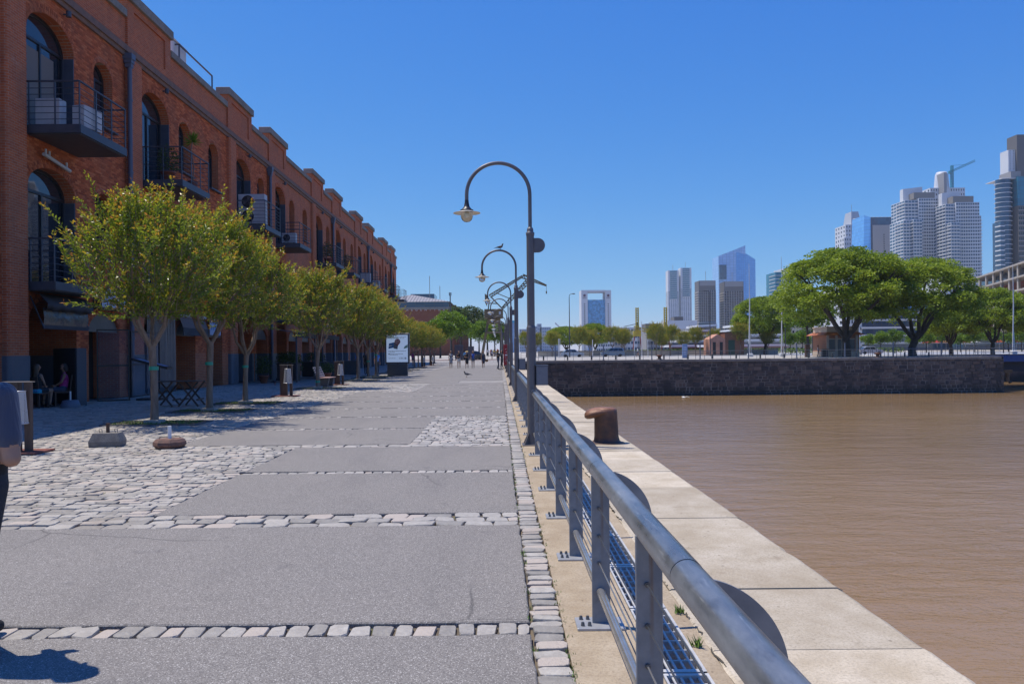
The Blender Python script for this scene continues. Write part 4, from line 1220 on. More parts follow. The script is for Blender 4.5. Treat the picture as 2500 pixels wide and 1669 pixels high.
# bench
t = thing('park_bench', 'bench with slatted back coloured sunlit white and reddish seat beside the banded tree', 'bench', (-8.42,38.6,.004))
SLAT = mat('bench_slat_sunlit', (0.50,0.46,0.44), .45, col2=(0.42,0.36,0.34)); SLATR = mat('bench_seat_wood', (0.34,0.20,0.17), .5, col2=(0.42,0.28,0.25))  # sunlight on the back slats is put into their pale colour
for k in range(5):
    b = MB(); z = .50+k*.10; x = -.27-.045*k; b.beam((x,-.85,z),(x,.85,z),.022,.075); b.build('back_slat', SLAT, t)
for k in range(5):
    b = MB(); x = -.17+.105*k; b.beam((x,-.85,.42),(x,.85,.42),.09,.03); b.build('seat_slat', SLATR, t)
for y in (-.55,.55):
    b = MB(); b.prism([(-.22,0),(.18,0),(.27,.40),(-.25,.40)], 'y', y-.12, y+.12); b.build('leg', mat('dark_concrete', (.09,.09,.095), .8), t)
    b = MB(); b.beam((-.235,y,.38),(-.47,y,.97),.05,.03); b.build('back_support', BALC, t)
# poster panel
LITP = mat('poster_paper', (0.30,0.36,0.46), .25, spec=.6)
LITP.node_tree.nodes['Principled BSDF'].inputs['Emission Color'].default_value = (0.40,0.53,0.78,1); LITP.node_tree.nodes['Principled BSDF'].inputs['Emission Strength'].default_value = .50
t = thing('advertising_stand', 'free-standing lit poster panel with bank advert on a grey plinth', 'advertising panel', (-7.04,54.9,.0), R(-3))
MUP = mat('panel_grey', (0.095,0.098,0.11), .4, .3)
b = MB(); b.bbox(-.70,.70,-.14,.14,0,.80,.01); b.build('plinth', MUP, t)
b = MB(); b.bbox(-.83,.83,-.17,.17,.82,2.92,.03)
b.build('case', MUP, t)
b = MB(); b.box(-.74,.74,-.1765,-.1715,.94,2.80); pos = b.build('poster', LITP, t)
PB = mat('print_blue', (0.05,0.19,0.45), .3); PR = mat('print_red', (0.32,0.02,0.03), .3); PD = mat('print_dark', (0.05,0.045,0.06), .3); PG = mat('print_grey', (0.16,0.17,0.2), .3); PGREEN = mat('print_green', (0.30,0.46,0.36), .3)
def flat(name, poly, m_, y=-.1785):
    b = MB(); b.add([(x,y,z) for x,z in poly], [tuple(range(len(poly)))]); b.build(name, m_, pos, recalc=False)
flat('print', [(-.60,1.86),(-.25,1.93),(-.22,2.30),(-.56,2.22)], PB)
flat('print', [(-.57,2.0),(-.34,2.05),(-.34,2.12),(-.57,2.07)], WHITE, -.1795)
flat('print', [(-.25,1.88),(.02,1.82),(.10,2.24),(-.22,2.30)], PG)
flat('print', [(.45,1.85),(.73,1.92),(.73,2.15),(.52,2.02)], PGREEN)
pin = [(.03+.20*math.cos(a), 2.34+.20*math.sin(a)) for a in [R(-40+260*i/20) for i in range(21)]] + [(.03,2.04)]
flat('print', pin, PR, -.1800)
def ringp(cx, cz, r0, r1, m_, y):
    b = MB(); n = 24
    V = [(cx+r0*math.cos(2*PI*i/n), y, cz+r0*math.sin(2*PI*i/n)) for i in range(n)]+[(cx+r1*math.cos(2*PI*i/n), y, cz+r1*math.sin(2*PI*i/n)) for i in range(n)]
    b.add(V, [(i,(i+1)%n,n+(i+1)%n,n+i) for i in range(n)]); b.build('print', m_, pos, recalc=False)
ringp(.03,2.34,.145,.165,WHITE,-.1808)
for dz in (.05,-.05):
    flat('print', [(-.05,2.34+dz-.035),(.11,2.34+dz-.035),(.11,2.34+dz+.035),(-.05,2.34+dz+.035)], WHITE, -.1808)
    flat('print', [(-.02,2.34+dz-.018),(.08,2.34+dz-.018),(.08,2.34+dz+.018),(-.02,2.34+dz+.018)], PR, -.1814)
rr_ = random.Random(5)
for z, x0, x1 in ((2.66,-.62,.60),(2.57,-.62,.52),(1.70,-.60,.62),(1.62,-.60,-.15),(1.50,-.48,.40),(1.44,-.48,.05),(1.20,-.60,-.12)):
    x = x0
    while x < x1:
        wv = rr_.uniform(.04,.11); flat('print', [(x,z-.014),(min(x+wv,x1),z-.014),(min(x+wv,x1),z+.014),(x,z+.014)], PD); x += wv+.025
ringp(-.56,1.49,.0,.045,PD,-.1785)
text('bank_name', 'ICBC', .155, PD, pos, (.30,-.1795,1.20), (PI/2,0,0), .0005)
ringp(.57,1.20,.05,.07,PD,-.1795); flat('print', [(.545,1.175),(.595,1.175),(.595,1.225),(.545,1.225)], PD, -.1795)
# folding cafe table
t = thing('folding_table', 'brown folding cafe table with crossed legs in front of the second tree', 'table', (-10.05,25.0,.004), .08)
for k in range(6):
    b = MB(); b.box(-.66,.66,-.42+.14*k,-.42+.14*k+.13,.76,.785); b.build('top_slat', WOOD, t)
for (sx_, sy) in ((-.42,-.36),(-.42,.36),(.36,-.36),(.36,.36)):
    for sg in (-1, 1):
        b = MB(); b.beam((sx_-sg*.30,sy,0),(sx_+sg*.30,sy,.76),.035,.05); b.build('leg', WOOD, t)
for x in (-.65,.14,.62,-.1):
    b = MB(); b.beam((x,-.37,.20),(x,.37,.20),.03,.05); b.build('stretcher', WOOD, t)
# menu stand
t = thing('menu_stand', 'black menu stand with tilted lit board on a post by the glass gate', 'stand', (-12.45,28.5,.004), .1)
b = MB(); b.box(-.46,.46,-.30,.30,0,.06); b.build('base', FRAMEM, t); b = MB(); b.box(-.05,.05,-.05,.05,.06,1.25); b.build('post', FRAMEM, t)
b = MB(); b.add([(-.62,-.32,1.42),(.62,-.32,1.08),(.62,.32,1.08),(-.62,.32,1.42),(-.62,-.32,1.50),(.62,-.32,1.16),(.62,.32,1.16),(-.62,.32,1.50)], [(0,3,2,1),(4,5,6,7),(0,1,5,4),(1,2,6,5),(2,3,7,6),(3,0,4,7)]); b.build('board', FRAMEM, t)
b = MB(); b.add([(-.52,-.25,1.476),(.52,-.25,1.192),(.52,.25,1.192),(-.52,.25,1.476)], [(0,1,2,3)]); b.build('menu_sheet', mat('menu_paper', (0.25,0.31,0.42), .4), t)
# lattice screens around the cafe tables
SCRN = mat('lattice_screen', (0.035,0.042,0.052), .6)
for (p0_, p1_, lab) in (((-15.1,27.0),(-13.55,25.5),'dark lattice screen panel behind the seated women'), ((-13.55,25.5),(-13.30,25.62),'narrow pale edged screen panel by the cafe doorway')):
    t = thing('screen_panel', lab, 'screen', (p0_[0],p0_[1],0))
    d = Vector((p1_[0]-p0_[0], p1_[1]-p0_[1], 0)); L = d.length; t.rotation_euler = (0,0,math.atan2(d.y,d.x))
    m_ = SCRN if L > 1.5 else mat('screen_pale', (0.10,0.115,0.14), .5)
    b = MB(); b.box(0,L,-.03,.03,.03,1.80); b.build('panel', m_, t)
    for x in (0, L-.05):
        b = MB(); b.box(x,x+.05,-.04,.04,0,1.84); b.build('stile', m_, t)
    for z in (.02,1.80):
        b = MB(); b.box(.05,L-.05,-.038,.038,z,z+.05); b.build('rail', m_, t)
# awning with clear drop, over the first archway
FAB = mat('awning_fabric', (0.038,0.042,0.052), .75, col2=(0.05,0.055,0.065), nscale=3)
VINYL = mat('clouded_vinyl', (0.16,0.14,0.115), .18, col2=(0.07,0.075,0.09), nscale=2.2, ncon=(.45,.55), bumps=(5,.5,.05))
t = thing('awning', 'black awning with clear drop curtain over the first archway', 'awning', (FX,24.35,0))
b = MB(); n = 12
V = []
for i in range(n+1):
    y = 2.75*i/n; w_ = .03*math.sin(i*2.1)
    V += [(.02,y,3.58),(.34,y,3.50+w_),(.60,y,3.22+w_),(.58,y,3.05+w_*2),(.40,y,3.02)]
b.add(V, [(i*5+k,(i+1)*5+k,(i+1)*5+k+1,i*5+k+1) for i in range(n) for k in range(4)], smooth=True); b.build('canopy', FAB, t)
b = MB(); V = []
for i in range(n+1):
    y = .06+2.60*i/n; sag = .10*math.sin(PI*i/n)
    V += [(.40,y,3.10),(.43+.02*math.sin(i*1.7),y,2.95-sag),(.45+.03*math.sin(i*2.3),y,2.78),(.42,y,2.56)]
b.add(V, [(i*4+k,(i+1)*4+k,(i+1)*4+k+1,i*4+k+1) for i in range(n) for k in range(3)], smooth=True); b.build('drop_curtain', VINYL, t)
b = MB(); b.box(.40,.45,.04,2.68,2.44,2.56); b.build('hem', FAB, t)
for y in (.02,2.72):
    b = MB(); b.beam((.05,y,3.45),(.45,y,2.50),.03); b.build('arm', BALC, t)
# second awning, beyond the clear screen
t = thing('awning', 'small dark awning with brown drop curtain over the second doorway', 'awning', (FX,35.25,0))
b = MB(); b.cyl((.22,0,3.34),(.22,3.1,3.34),.075,n=12); b.build('roller', mat('roller_white', (.40,.41,.44), .5), t)
b = MB(); b.quad((.22,.05,3.28),(.22,3.05,3.28),(.38,3.05,2.80),(.38,.05,2.80)); b.build('drop_curtain', mat('brown_mesh', (.14,.10,.085), .7), t)
b = MB(); b.box(.37,.40,.05,3.05,2.46,2.80); b.build('hem', FAB, t)
# hanging vinyl curtain in the second archway
t = thing('vinyl_curtain', 'tall grey clear vinyl curtain hanging in the second archway', 'curtain', (FX+.16,32.15,0))
b = MB(); n = 30; V = []
for i in range(n+1):
    y = 2.8*i/n; V += [(.05*math.sin(i*1.9),y,.25),(.04*math.sin(i*1.9+.3),y,1.8),(.02*math.sin(i*1.9),y,3.5)]
b.add(V, [(i*3+k,(i+1)*3+k,(i+1)*3+k+1,i*3+k+1) for i in range(n) for k in range(2)], smooth=True)
b.build('sheet', mat('vinyl_sheet', (0.17,0.155,0.15), .22, col2=(0.12,0.115,0.12), nscale=1.5), t)
b = MB(); b.beam((0,-.05,3.52),(0,2.85,3.52),.05); b.build('header_rail', FRAMEM, t)
b = MB(); b.box(-.02,.02,0,2.8,.02,.25); b.build('skirt', FAB, t)
# wall sign of the restaurant
t = thing('restaurant_sign', 'white restaurant sign in a black box frame above the first doorway', 'sign', (FX+.02,28.18,3.24))
b = MB(); b.bbox(0,.26,0,2.0,0,.88,.01); b.build('box', FRAMEM, t)
b = MB(); b.box(.262,.268,.12,1.90,.10,.78); fc_ = b.build('face', mat('sign_white', (0.50,0.56,0.68), .4), t)
ro = (PI/2,0,PI/2)
text('lettering', "CUCINA D'ONORE", .125, PD, fc_, (.2695,1.0,.19), ro, .0008, sx=1.05)
b = MB(); n = 26
V = [(.2700,1.0+.145*math.cos(2*PI*i/n),.50+.165*math.sin(2*PI*i/n)) for i in range(n)]+[(.2700,1.0+.12*math.cos(2*PI*i/n),.50+.14*math.sin(2*PI*i/n)) for i in range(n)]
b.add(V, [(i,(i+1)%n,n+(i+1)%n,n+i) for i in range(n)]); b.build('emblem', PD, fc_, recalc=False)
b = MB(); b.add([(.2705,.84,.43),(.2705,1.12,.50),(.2705,1.12,.47),(.2705,.86,.40)], [(0,1,2,3)]); b.build('emblem_stroke', PR, fc_, recalc=False)
b = MB(); b.add([(.2705,.95,.74),(.2705,.99,.75),(.2705,1.03,.69),(.2705,1.01,.68)], [(0,1,2,3)]); b.build('accent', PD, fc_, recalc=False)
t = thing('wall_poster', 'blue and yellow paper sign hung high beside the second awning', 'sign', (FX+.20,39.0,2.55))
b = MB(); b.box(0,.02,0,1.5,0,1.9); fz = b.build('sheet', mat('sheet_paleblue', (0.36,0.45,0.60), .5), t)
b = MB(); b.box(.021,.025,.1,1.4,.85,1.3); b.build('print', mat('print_yellow', (0.42,0.42,0.06), .5), fz)
rr_ = random.Random(9)
for z in (.25,.55,.98,1.5):
    for k in range(5):
        b = MB(); y = .15+k*.26; b.box(.026,.028,y,y+rr_.uniform(.10,.2),z,z+.17); b.build('print', PB, fz)
# glass gate and screens
GATE = mat('smoked_glass', (0.10,0.12,0.16), .05, spec=.9)
m_, t_n, b_n = new_mat('clear_screen'); b_n.inputs['Base Color'].default_value = (.25,.29,.36,1); b_n.inputs['Specular IOR Level'].default_value = .15; b_n.inputs['Alpha'].default_value = .10; b_n.inputs['Roughness'].default_value = .05
CLEAR = m_
t = thing('glass_gate', 'open glass gate in black frame at the first doorway', 'gate', (FX+.35,27.75,0), R(-62))
b = MB(); b.box(-.012,.012,.03,1.0,.05,2.45); b.build('pane', CLEAR, t)
for y in (0,1.0):
    b = MB(); b.box(-.03,.03,y,y+.05,0,2.52); b.build('stile', FRAMEM, t)
for z in (0,1.22,2.47):
    b = MB(); b.box(-.025,.025,.05,1.0,z,z+.05); b.build('rail', FRAMEM, t)
t = thing('glass_screen', 'clear glass screen in black frame between doorway and vinyl curtain', 'screen', (FX+.40,30.2,0))
b = MB(); b.box(-.01,.01,.04,2.5,.05,2.45); b.build('pane', CLEAR, t)
for y in (0,2.5):
    b = MB(); b.box(-.03,.03,y,y+.05,0,2.52); b.build('stile', FRAMEM, t)
for z in (0,1.22,2.47):
    b = MB(); b.box(-.025,.025,.05,2.5,z,z+.05); b.build('rail', FRAMEM, t)
# fire hose fitting above first archway
t = thing('wall_valve', 'steel pipe valve bar fixed over the middle arched door', 'pipe fitting', (FX+.06,25.5,7.75))
b = MB(); b.cyl((.12,-.55,.18),(.12,.95,-.02),.06,n=10); b.build('bar', GALV, t)
for y, z in ((-.45,.2),(-.25,.18),(.75,.05)):
    b = MB(); b.cyl((.12,y,z),(.12,y,z+.16),.035,n=8); b.build('valve', GALV, t)
# cafe chairs
def make_chair():
    t = thing('cafe_chair', 'dark wooden cafe chair under the woman in pink', 'chair', group='dark cafe chairs by the archway')
    b = MB(); b.bbox(-.22,.22,-.22,.22,.43,.47,.01); b.build('seat', WOOD, t)
    for x in (-.19,.19):
        b = MB(); b.beam((x,-.19,0),(x,-.19,.43),.04); b.build('leg', WOOD, t)
        b = MB(); b.beam((x,.19,0),(x,.20,.44),.04); b.build('leg', WOOD, t)
        b = MB(); b.beam((x,.20,.44),(x,.28,.98),.04,.03); b.build('back_post', WOOD, t)
    for z, y in ((.90,.268),(.62,.228)):
        b = MB(); b.beam((-.19,y,z),(.19,y,z),.02,.12); b.build('back_slat', WOOD, t)
    b = MB(); b.beam((-.19,-.19,.22),(.19,-.19,.22),.025); b.build('stretcher', WOOD, t)
    return t
ch0 = make_chair(); ch0.location = (-13.93,25.35,.004); ch0.rotation_euler = (0,0,R(-62))
dup(ch0, (-14.28,24.62,.004), R(170), 'dark wooden cafe chair under the long-haired woman with turquoise cushion')
# terracotta pot and shrubs, planters
TERRA = mat('terracotta', (0.26,0.085,0.05), .8, col2=(0.20,0.07,0.045), nscale=6)
def shrub_mesh(seed, r0, h, n, LS, upright=.6):
    r = random.Random(seed); mb = MB()
    for _ in range(n):
        a = r.uniform(0,2*PI); rr = r0*math.sqrt(r.random()); z = h*r.uniform(.1,1)*math.sqrt(max(.05,1-(rr/r0)**2*.6))
        leaf(mb, Vector((math.cos(a)*rr,math.sin(a)*rr,z)), Vector((r.uniform(-1,1),r.uniform(-1,1),r.uniform(-.2,1.4)*upright)), LS*r.uniform(.6,1.3), LS*.5, r, r.random())
    return mb
def pot(loc, label, r0=.30, h=.5, sh=.7, seed=1, leafm=DEEP, group=None):
    t = thing('potted_shrub', label, 'plant', loc, group=group)
    b = MB(); b.lathe([(r0*.62,0),(r0*.95,h*.86),(r0*1.06,h*.86),(r0*1.06,h),(r0*.9,h),(r0*.88,h*.92),(0,h*.92)], n=18); b.build('pot', TERRA, t)
    s_ = shrub_mesh(seed, r0*1.5, sh, 500, .12); o = s_.build('foliage', leafm, t, (0,0,h*.9), recalc=False)
    return t
pot((-9.35,42.5,.004), 'large terracotta pot with low shrub behind the bench', .36,.55,.6,3)
pot((-12.9,43.5,.004), 'terracotta pot with tall shrub against the warehouse pier', .28,.42,1.2,4)
pot((-12.6,49.0,.004), 'potted shrub in front of the far cafe arcade', .3,.45,1.1,5)
for (x, y, w_, lab) in ((-11.0,50.5,1.5,'dark grey service counter box under the far cafe awnings'),(-10.6,56.5,1.3,'blue grey waiter counter near the poster panel'),(-12.2,46.0,1.2,'low black planter trough by the far arcade'),(-12.3,53.0,1.6,'second black planter trough by the far arcade')):
    t = thing('counter_box', lab, 'counter', (x,y,.004)); m_ = mat('counter_grey', (0.06,0.07,0.085), .6) if 'counter' in lab else FRAMEM
    b = MB(); b.bbox(-w_/2,w_/2,-.3,.3,.05,1.0,.01); b.build('body', m_, t); b = MB(); b.box(-w_/2-.04,w_/2+.04,-.34,.34,1.001,1.04); b.build('top', m_, t)
    if 'trough' in lab:
        shrub_mesh(int(y), .7, .7, 700, .12).build('foliage', DEEP, t, (0,0,1.0), recalc=False)
# black cafe parasol awnings on posts
for k, (y0, lab) in enumerate(((44.0,'nearer black flat awning on posts by the far cafe arcade'),(50.5,'farther black flat awning on posts by the far cafe arcade'))):
    t = thing('terrace_awning', lab, 'awning', (-12.6,y0,0))
    b = MB(); b.add([(-1.5,0,3.15),(1.5,0,2.75),(1.5,4.6,2.75),(-1.5,4.6,3.15)], [(0,1,2,3)]); b.build('canopy', FAB, t)
    b = MB(); b.box(1.46,1.5,0,4.6,2.48,2.75); b.build('valance', FAB, t)
    for y in (.1,4.5):
        b = MB(); b.box(1.3,1.38,y,y+.08,0,2.76); b.build('post', SHUT, t)
# air conditioners, plants on the balconies
ACW = mat('ac_white', (0.52,0.53,0.54), .5, col2=(0.44,0.44,0.45), nscale=3)
def make_ac(name_label, loc, rz, w_, h, d, fans):
    t = thing('air_conditioner', name_label, 'air conditioner', loc, rz)
    b = MB(); b.bbox(0,w_,0,d,.08,h+.08,.012); b.build('case', ACW, t)
    for k in range(fans):
        zc_ = .08 + h*(k+.5)/fans; r_ = min(h/fans,w_*.62)*.42; xc = w_*.36
        b = MB(); b.cyl((xc,-.008,zc_),(xc,.004,zc_),r_,n=28); b.build('fan_grille', FRAMEM, t)
        b = MB()
        for a in range(3):
            an = a*2*PI/3 + k; b.add([(xc,-.012,zc_),(xc+r_*.85*math.cos(an),-.012,zc_+r_*.85*math.sin(an)),(xc+r_*.8*math.cos(an+.7),-.012,zc_+r_*.8*math.sin(an+.7))], [(0,1,2)])
        b.build('fan_blade', mat('fan_grey', (.10,.10,.105), .5), t, recalc=False)
        b = MB(); b.tube([(xc+r_*1.02*math.cos(2*PI*i/24),-.012,zc_+r_*1.02*math.sin(2*PI*i/24)) for i in range(25)], .014, n=5, caps=False); b.build('fan_ring', ACW, t)
    for x in (.08,w_-.16):
        b = MB(); b.box(x,x+.08,.02,d-.02,0,.08); b.build('foot', BALC, t)
    return t
b2, b3 = bays[2][0]+1.28, bays[3][0]+1.28
make_ac('white twin fan air conditioner on the third upper balcony', (FX+.12,b2+.25,8.67), 0, 1.45, 1.62, .5, 2)
make_ac('white air conditioner with round fan on the first upper balcony', (FX+1.10,24.9,8.67), R(-10), .42, .68, .85, 0)
make_ac('dark square air conditioner on the first upper balcony by the door', (FX+.15,24.55,8.67), 0, .75, .8, .4, 0)
make_ac('small white air conditioner on the fourth upper balcony', (FX+.4,b3+.4,8.67), 0, .9, .62, .4, 1)
make_ac('white air conditioner box on a far upper balcony', (FX+.3,bays[6][0]+1.7,8.67), 0, 1.0, .95, .5, 0)
make_ac('farthest white air conditioner box on the upper balconies', (FX+.3,bays[7][0]+1.7,8.67), 0, .8, .85, .5, 0)
# yucca and shrubs on the balconies
t = thing('yucca_plant', 'spiky yucca on a bare stem on the second upper balcony', 'plant', (FX+1.25,bays[1][0]+3.5,8.67))
b = MB(); b.lathe([(.16,0),(.22,.38),(0,.36)], n=14); b.build('pot', TERRA, t)
b = MB(); b.tube([(0,0,.3),(.05,0,1.0),(-.08,.05,1.75),(-.02,.05,2.1)], [.03,.028,.026,.03], n=8); b.build('stem', BARK, t)
yl = MB(); r_ = random.Random(4)
for k in range(70):
    a = r_.uniform(0,2*PI); e = r_.uniform(-.4,1.4); d = Vector((math.cos(a)*math.cos(e),math.sin(a)*math.cos(e),math.sin(e)))
    leaf(yl, Vector((-.02,.05,2.08)), d, r_.uniform(.35,.55), .045, r_, r_.uniform(.3,1), .1)
yl.build('foliage', BRIGHT, t, recalc=False)
for k, (bi, yo, lab) in enumerate(((1,.5,'leafy potted shrub on the second upper balcony beside the shutter'),(4,.5,'bushy plants spilling over the fifth upper balcony'),(5,.8,'bushy plants on the sixth upper balcony'),(8,.9,'plants on the last upper balconies'))):
    t = pot((FX+.9,bays[bi][0]+1.28+yo,8.67), lab, .28,.4,1.15 if bi < 3 else 1.4,20+k)
# ------------------------------------------------------------------ people and birds
def capsule(b, p, q, r0, r1, n=12):
    p, q = Vector(p), Vector(q); d = q-p; L = d.length; d = d.normalized() if L > 1e-6 else Vector((0,0,1))
    a = d.orthogonal().normalized(); c = d.cross(a); V = []; rings = []
    for k in range(4): ph = -PI/2 + (PI/2)*k/4; rings.append((p + d*r0*math.sin(ph), r0*math.cos(ph)+1e-4))
    for k in range(1,5): ph = (PI/2)*k/4; rings.append((q + d*r1*math.sin(ph), r1*math.cos(ph)+1e-4))
    rings.insert(4, (p, r0)); rings.insert(5, (q, r1))
    for ctr, r_ in rings:
        for i in range(n): t = 2*PI*i/n; V.append(tuple(ctr + (a*math.cos(t)+c*math.sin(t))*r_))
    m = len(rings)
    b.add(V, [(k*n+i,k*n+(i+1)%n,(k+1)*n+(i+1)%n,(k+1)*n+i) for k in range(m-1) for i in range(n)] + [tuple(range(n-1,-1,-1)), tuple(range((m-1)*n,m*n))], smooth=True)
SKIN = mat('skin', (0.42,0.23,0.155), .5, col2=(0.36,0.19,0.125), nscale=9)
SKIN2 = mat('skin_tanned', (0.27,0.14,0.09), .5)
HAIR = mat('dark_hair', (0.018,0.012,0.010), .5, col2=(0.035,0.022,0.016), nscale=40, stretch=(1,1,.2)); FAIR = mat('brown_hair', (0.10,0.06,0.035), .5)
def cloth(name, col, col2=None): return mat('cloth_'+name, col, .85, col2=col2 or tuple(v*.7 for v in col), nscale=14, bumps=(22,.5,.012))
CL = {k: cloth(k, v) for k, v in dict(navy=(0.045,0.052,0.085), black=(0.016,0.016,0.019), jeans=(0.045,0.065,0.11), white=(0.62,0.62,0.62), blue=(0.05,0.12,0.42), sky=(0.10,0.30,0.75), pink=(0.42,0.03,0.22), red=(0.40,0.03,0.03), grey=(0.14,0.14,0.15), yellow=(0.55,0.42,0.04), tan=(0.30,0.17,0.08), denim=(0.09,0.11,0.17), charcoal=(0.03,0.033,0.042), teal=(0.02,0.35,0.50), shoe=(0.02,0.02,0.022), orange=(.45,.16,.09)).items()}
def m_stripe():
    m, t, b = new_mat('cloth_stripe'); sx = t.n('SeparateXYZ'); t.l(t.obj(), sx.inputs[0])
    f = t.math('GREATER_THAN', t.math('FRACT', t.math('MULTIPLY', sx.outputs[2], 7.5)), .5)
    t.l(t.mix(f, (0.02,0.02,0.025,1), (0.55,0.55,0.56,1)), b.inputs['Base Color']); b.inputs['Roughness'].default_value = .85; return m
CL['stripe'] = m_stripe()
def person(label, loc, rz, bones, vox, mats, group=None, name='person', smooth_it=6):
    """bones: list of (region, p, q, r0, r1); one continuous surface grown over all bones, coloured by nearest bone"""
    b = MB()
    for reg, p, q, r0, r1 in bones: capsule(b, p, q, r0, r1)
    me = b.mesh('tmp'); tmp = bpy.data.objects.new('tmp', me); COL.objects.link(tmp)
    md = tmp.modifiers.new('r', 'REMESH'); md.mode = 'VOXEL'; md.voxel_size = vox; md.use_smooth_shade = True
    ms = tmp.modifiers.new('s', 'SMOOTH'); ms.iterations = smooth_it; ms.factor = .5
    dg = bpy.context.evaluated_depsgraph_get(); ev = tmp.evaluated_get(dg)
    out = bpy.data.meshes.new_from_object(ev); bpy.data.objects.remove(tmp); bpy.data.meshes.remove(me)
    regs = sorted(set(x[0] for x in bones)); out.materials.clear()
    for r_ in regs: out.materials.append(mats[r_])
    nf = len(out.polygons); C = np.zeros(nf*3, np.float32); out.polygons.foreach_get('center', C); C = C.reshape(-1,3)
    best = np.full(nf, 1e9, np.float32); idx = np.zeros(nf, np.int32)
    for reg, p, q, r0, r1 in bones:
        p, q = np.array(p, np.float32), np.array(q, np.float32); d = q-p; L2 = max(1e-9, float(d@d))
        t = np.clip(((C-p)@d)/L2, 0, 1); dist = np.linalg.norm(C-(p+t[:,None]*d), axis=1) - (r0+(r1-r0)*t)
        k = dist < best; best[k] = dist[k]; idx[k] = regs.index(reg)
    out.polygons.foreach_set('material_index', idx); out.polygons.foreach_set('use_smooth', [True]*nf); out.update()
    o = put(name, out, None, loc, rz); tag(o, label, 'person', group)
    return o
def hand(bones, w, d, side, reg='skin', fingers=True):
    w, d = Vector(w), Vector(d).normalized(); s_ = Vector((0,1,0)).cross(d)
    s_ = s_.normalized() if s_.length > .1 else Vector((1,0,0)); u = d.cross(s_)
    bones.append((reg, tuple(w), tuple(w+d*.075), .030, .036))
    if fingers:
        for k, L in enumerate((.070,.080,.074,.056)):
            b0 = w + d*.085 + u*(-.027+.018*k); m_ = b0 + d*L*.5 + s_*.006*side; e = m_ + d*L*.45 + s_*.022*side
            bones += [(reg, tuple(b0), tuple(m_), .0095,.0085), (reg, tuple(m_), tuple(e), .0085,.007)]
        b0 = w + d*.03 - u*.030; m_ = b0 + d*.035 - u*.028; bones += [(reg, tuple(b0), tuple(m_), .012,.010), (reg, tuple(m_), tuple(m_+d*.035+s_*.01*side), .010,.008)]
def stand(h=1.65, stride=.22, arm=(0,0), shirt='shirt', dress=False, sleeves=False, shorts=True, skirt=False, hairlen=.30, arms='swing', bag=None, female=True, finger=False, capsule_hat=False):
    k = h/1.70; B = []
    def P(x,y,z): return (x*k,y*k,z*k)
    lf, rf = stride, -stride                                     # left foot forward (towards -y is walking direction)
    for sx_, st in ((-.09, lf), (.09, rf)):
        hip = P(sx_,0,.90); knee = P(sx_*1.05, -st*.55-.03, .49); ank = P(sx_*1.05, -st*1.0+(.06 if st < 0 else 0), .09 if st >= 0 else .13)
        lr = 'leg'
        B.append(('shorts' if (shorts or skirt) else lr, hip, P(sx_*1.02,-st*.30,.72), .088*k,.078*k)); B.append((lr, P(sx_*1.02,-st*.30,.72), knee, .074*k,.054*k))
        B.append((lr, knee, ank, .055*k,.036*k)); B.append(('shoe', ank, (ank[0], ank[1]-.13*k, .035*k if st >= 0 else ank[2]-.075*k), .042*k,.034*k))
    wr = .115 if female else .130; sr = .150 if female else .175
    if dress or skirt: 
        B.append(('dress', P(0,0,1.02), P(0,0,.62 if dress else .66), wr*k, .185*k))
    B.append(('shorts' if not dress else 'dress', P(-.05,0,.93), P(.05,0,.93), .115*k,.115*k))
    B.append((shirt if not dress else 'dress', P(0,0,.98), P(0,.0,1.18), wr*k, (wr+.008)*k))
    B.append((shirt if not dress else 'dress', P(-.06,0,1.27), P(.06,0,1.27), .105*k,.105*k))
    B.append((shirt if not dress else 'dress', P(-sr+.03,0,1.38), P(sr-.03,0,1.38), .058*k,.058*k))
    B.append(('skin', P(0,0,1.42), P(0,-.015,1.52), .048*k,.046*k))
    B.append(('skin', P(0,-.03,1.565), P(0,-.012,1.635), .068*k,.080*k)); B.append(('skin', P(0,-.10,1.585), P(0,-.108,1.575), .014*k,.016*k))
    B.append(('skin', P(-.078,-.01,1.59), P(-.082,-.01,1.57), .012*k,.010*k)); B.append(('skin', P(.078,-.01,1.59), P(.082,-.01,1.57), .012*k,.010*k))
    B.append(('hair', P(0,.025,1.64), P(0,.02,1.60), .086*k,.080*k))
    B.append(('eye', P(-.032,-.083,1.605), P(-.028,-.085,1.605), .008*k,.008*k)); B.append(('eye', P(.032,-.083,1.605), P(.028,-.085,1.605), .008*k,.008*k))
    if hairlen > .05:
        B.append(('hair', P(-.05,.06,1.58), P(-.07,.06,1.58-hairlen), .045*k,.035*k)); B.append(('hair', P(.05,.06,1.58), P(.07,.06,1.58-hairlen), .045*k,.035*k))
        B.append(('hair', P(0,.07,1.60), P(0,.075,1.58-hairlen), .055*k,.045*k))
    for sg in (-1, 1):
        sh = P(sg*sr,0,1.38)
        if arms == 'swing': el = P(sg*(sr+.055), .05*sg*(1 if stride > 0 else -1)+.02, 1.11); wrp = P(sg*(sr+.06), -.10+.08*sg, .88); hd = (0,-.3,-1)
        elif arms == 'front': el = P(sg*(sr+.06), .01, 1.12); wrp = P(sg*.07, -.24, 1.10); hd = (-sg*.6,-.6,.1)
        elif arms == 'hug': el = P(sg*(sr+.04), -.16, 1.22); wrp = P(sg*.05, -.34, 1.26); hd = (-sg,-.2,0)
        B.append((shirt if sleeves and not dress else ('dress' if sleeves else 'skin'), sh, tuple(Vector(sh).lerp(Vector(el), .55)), .050*k,.044*k))
        B.append((shirt if sleeves == 2 else 'skin', tuple(Vector(sh).lerp(Vector(el), .5)), el, .042*k,.036*k)); B.append((shirt if sleeves == 2 else 'skin', el, wrp, .037*k,.026*k))
        hand(B, wrp, hd, sg, 'skin', finger)
    return B
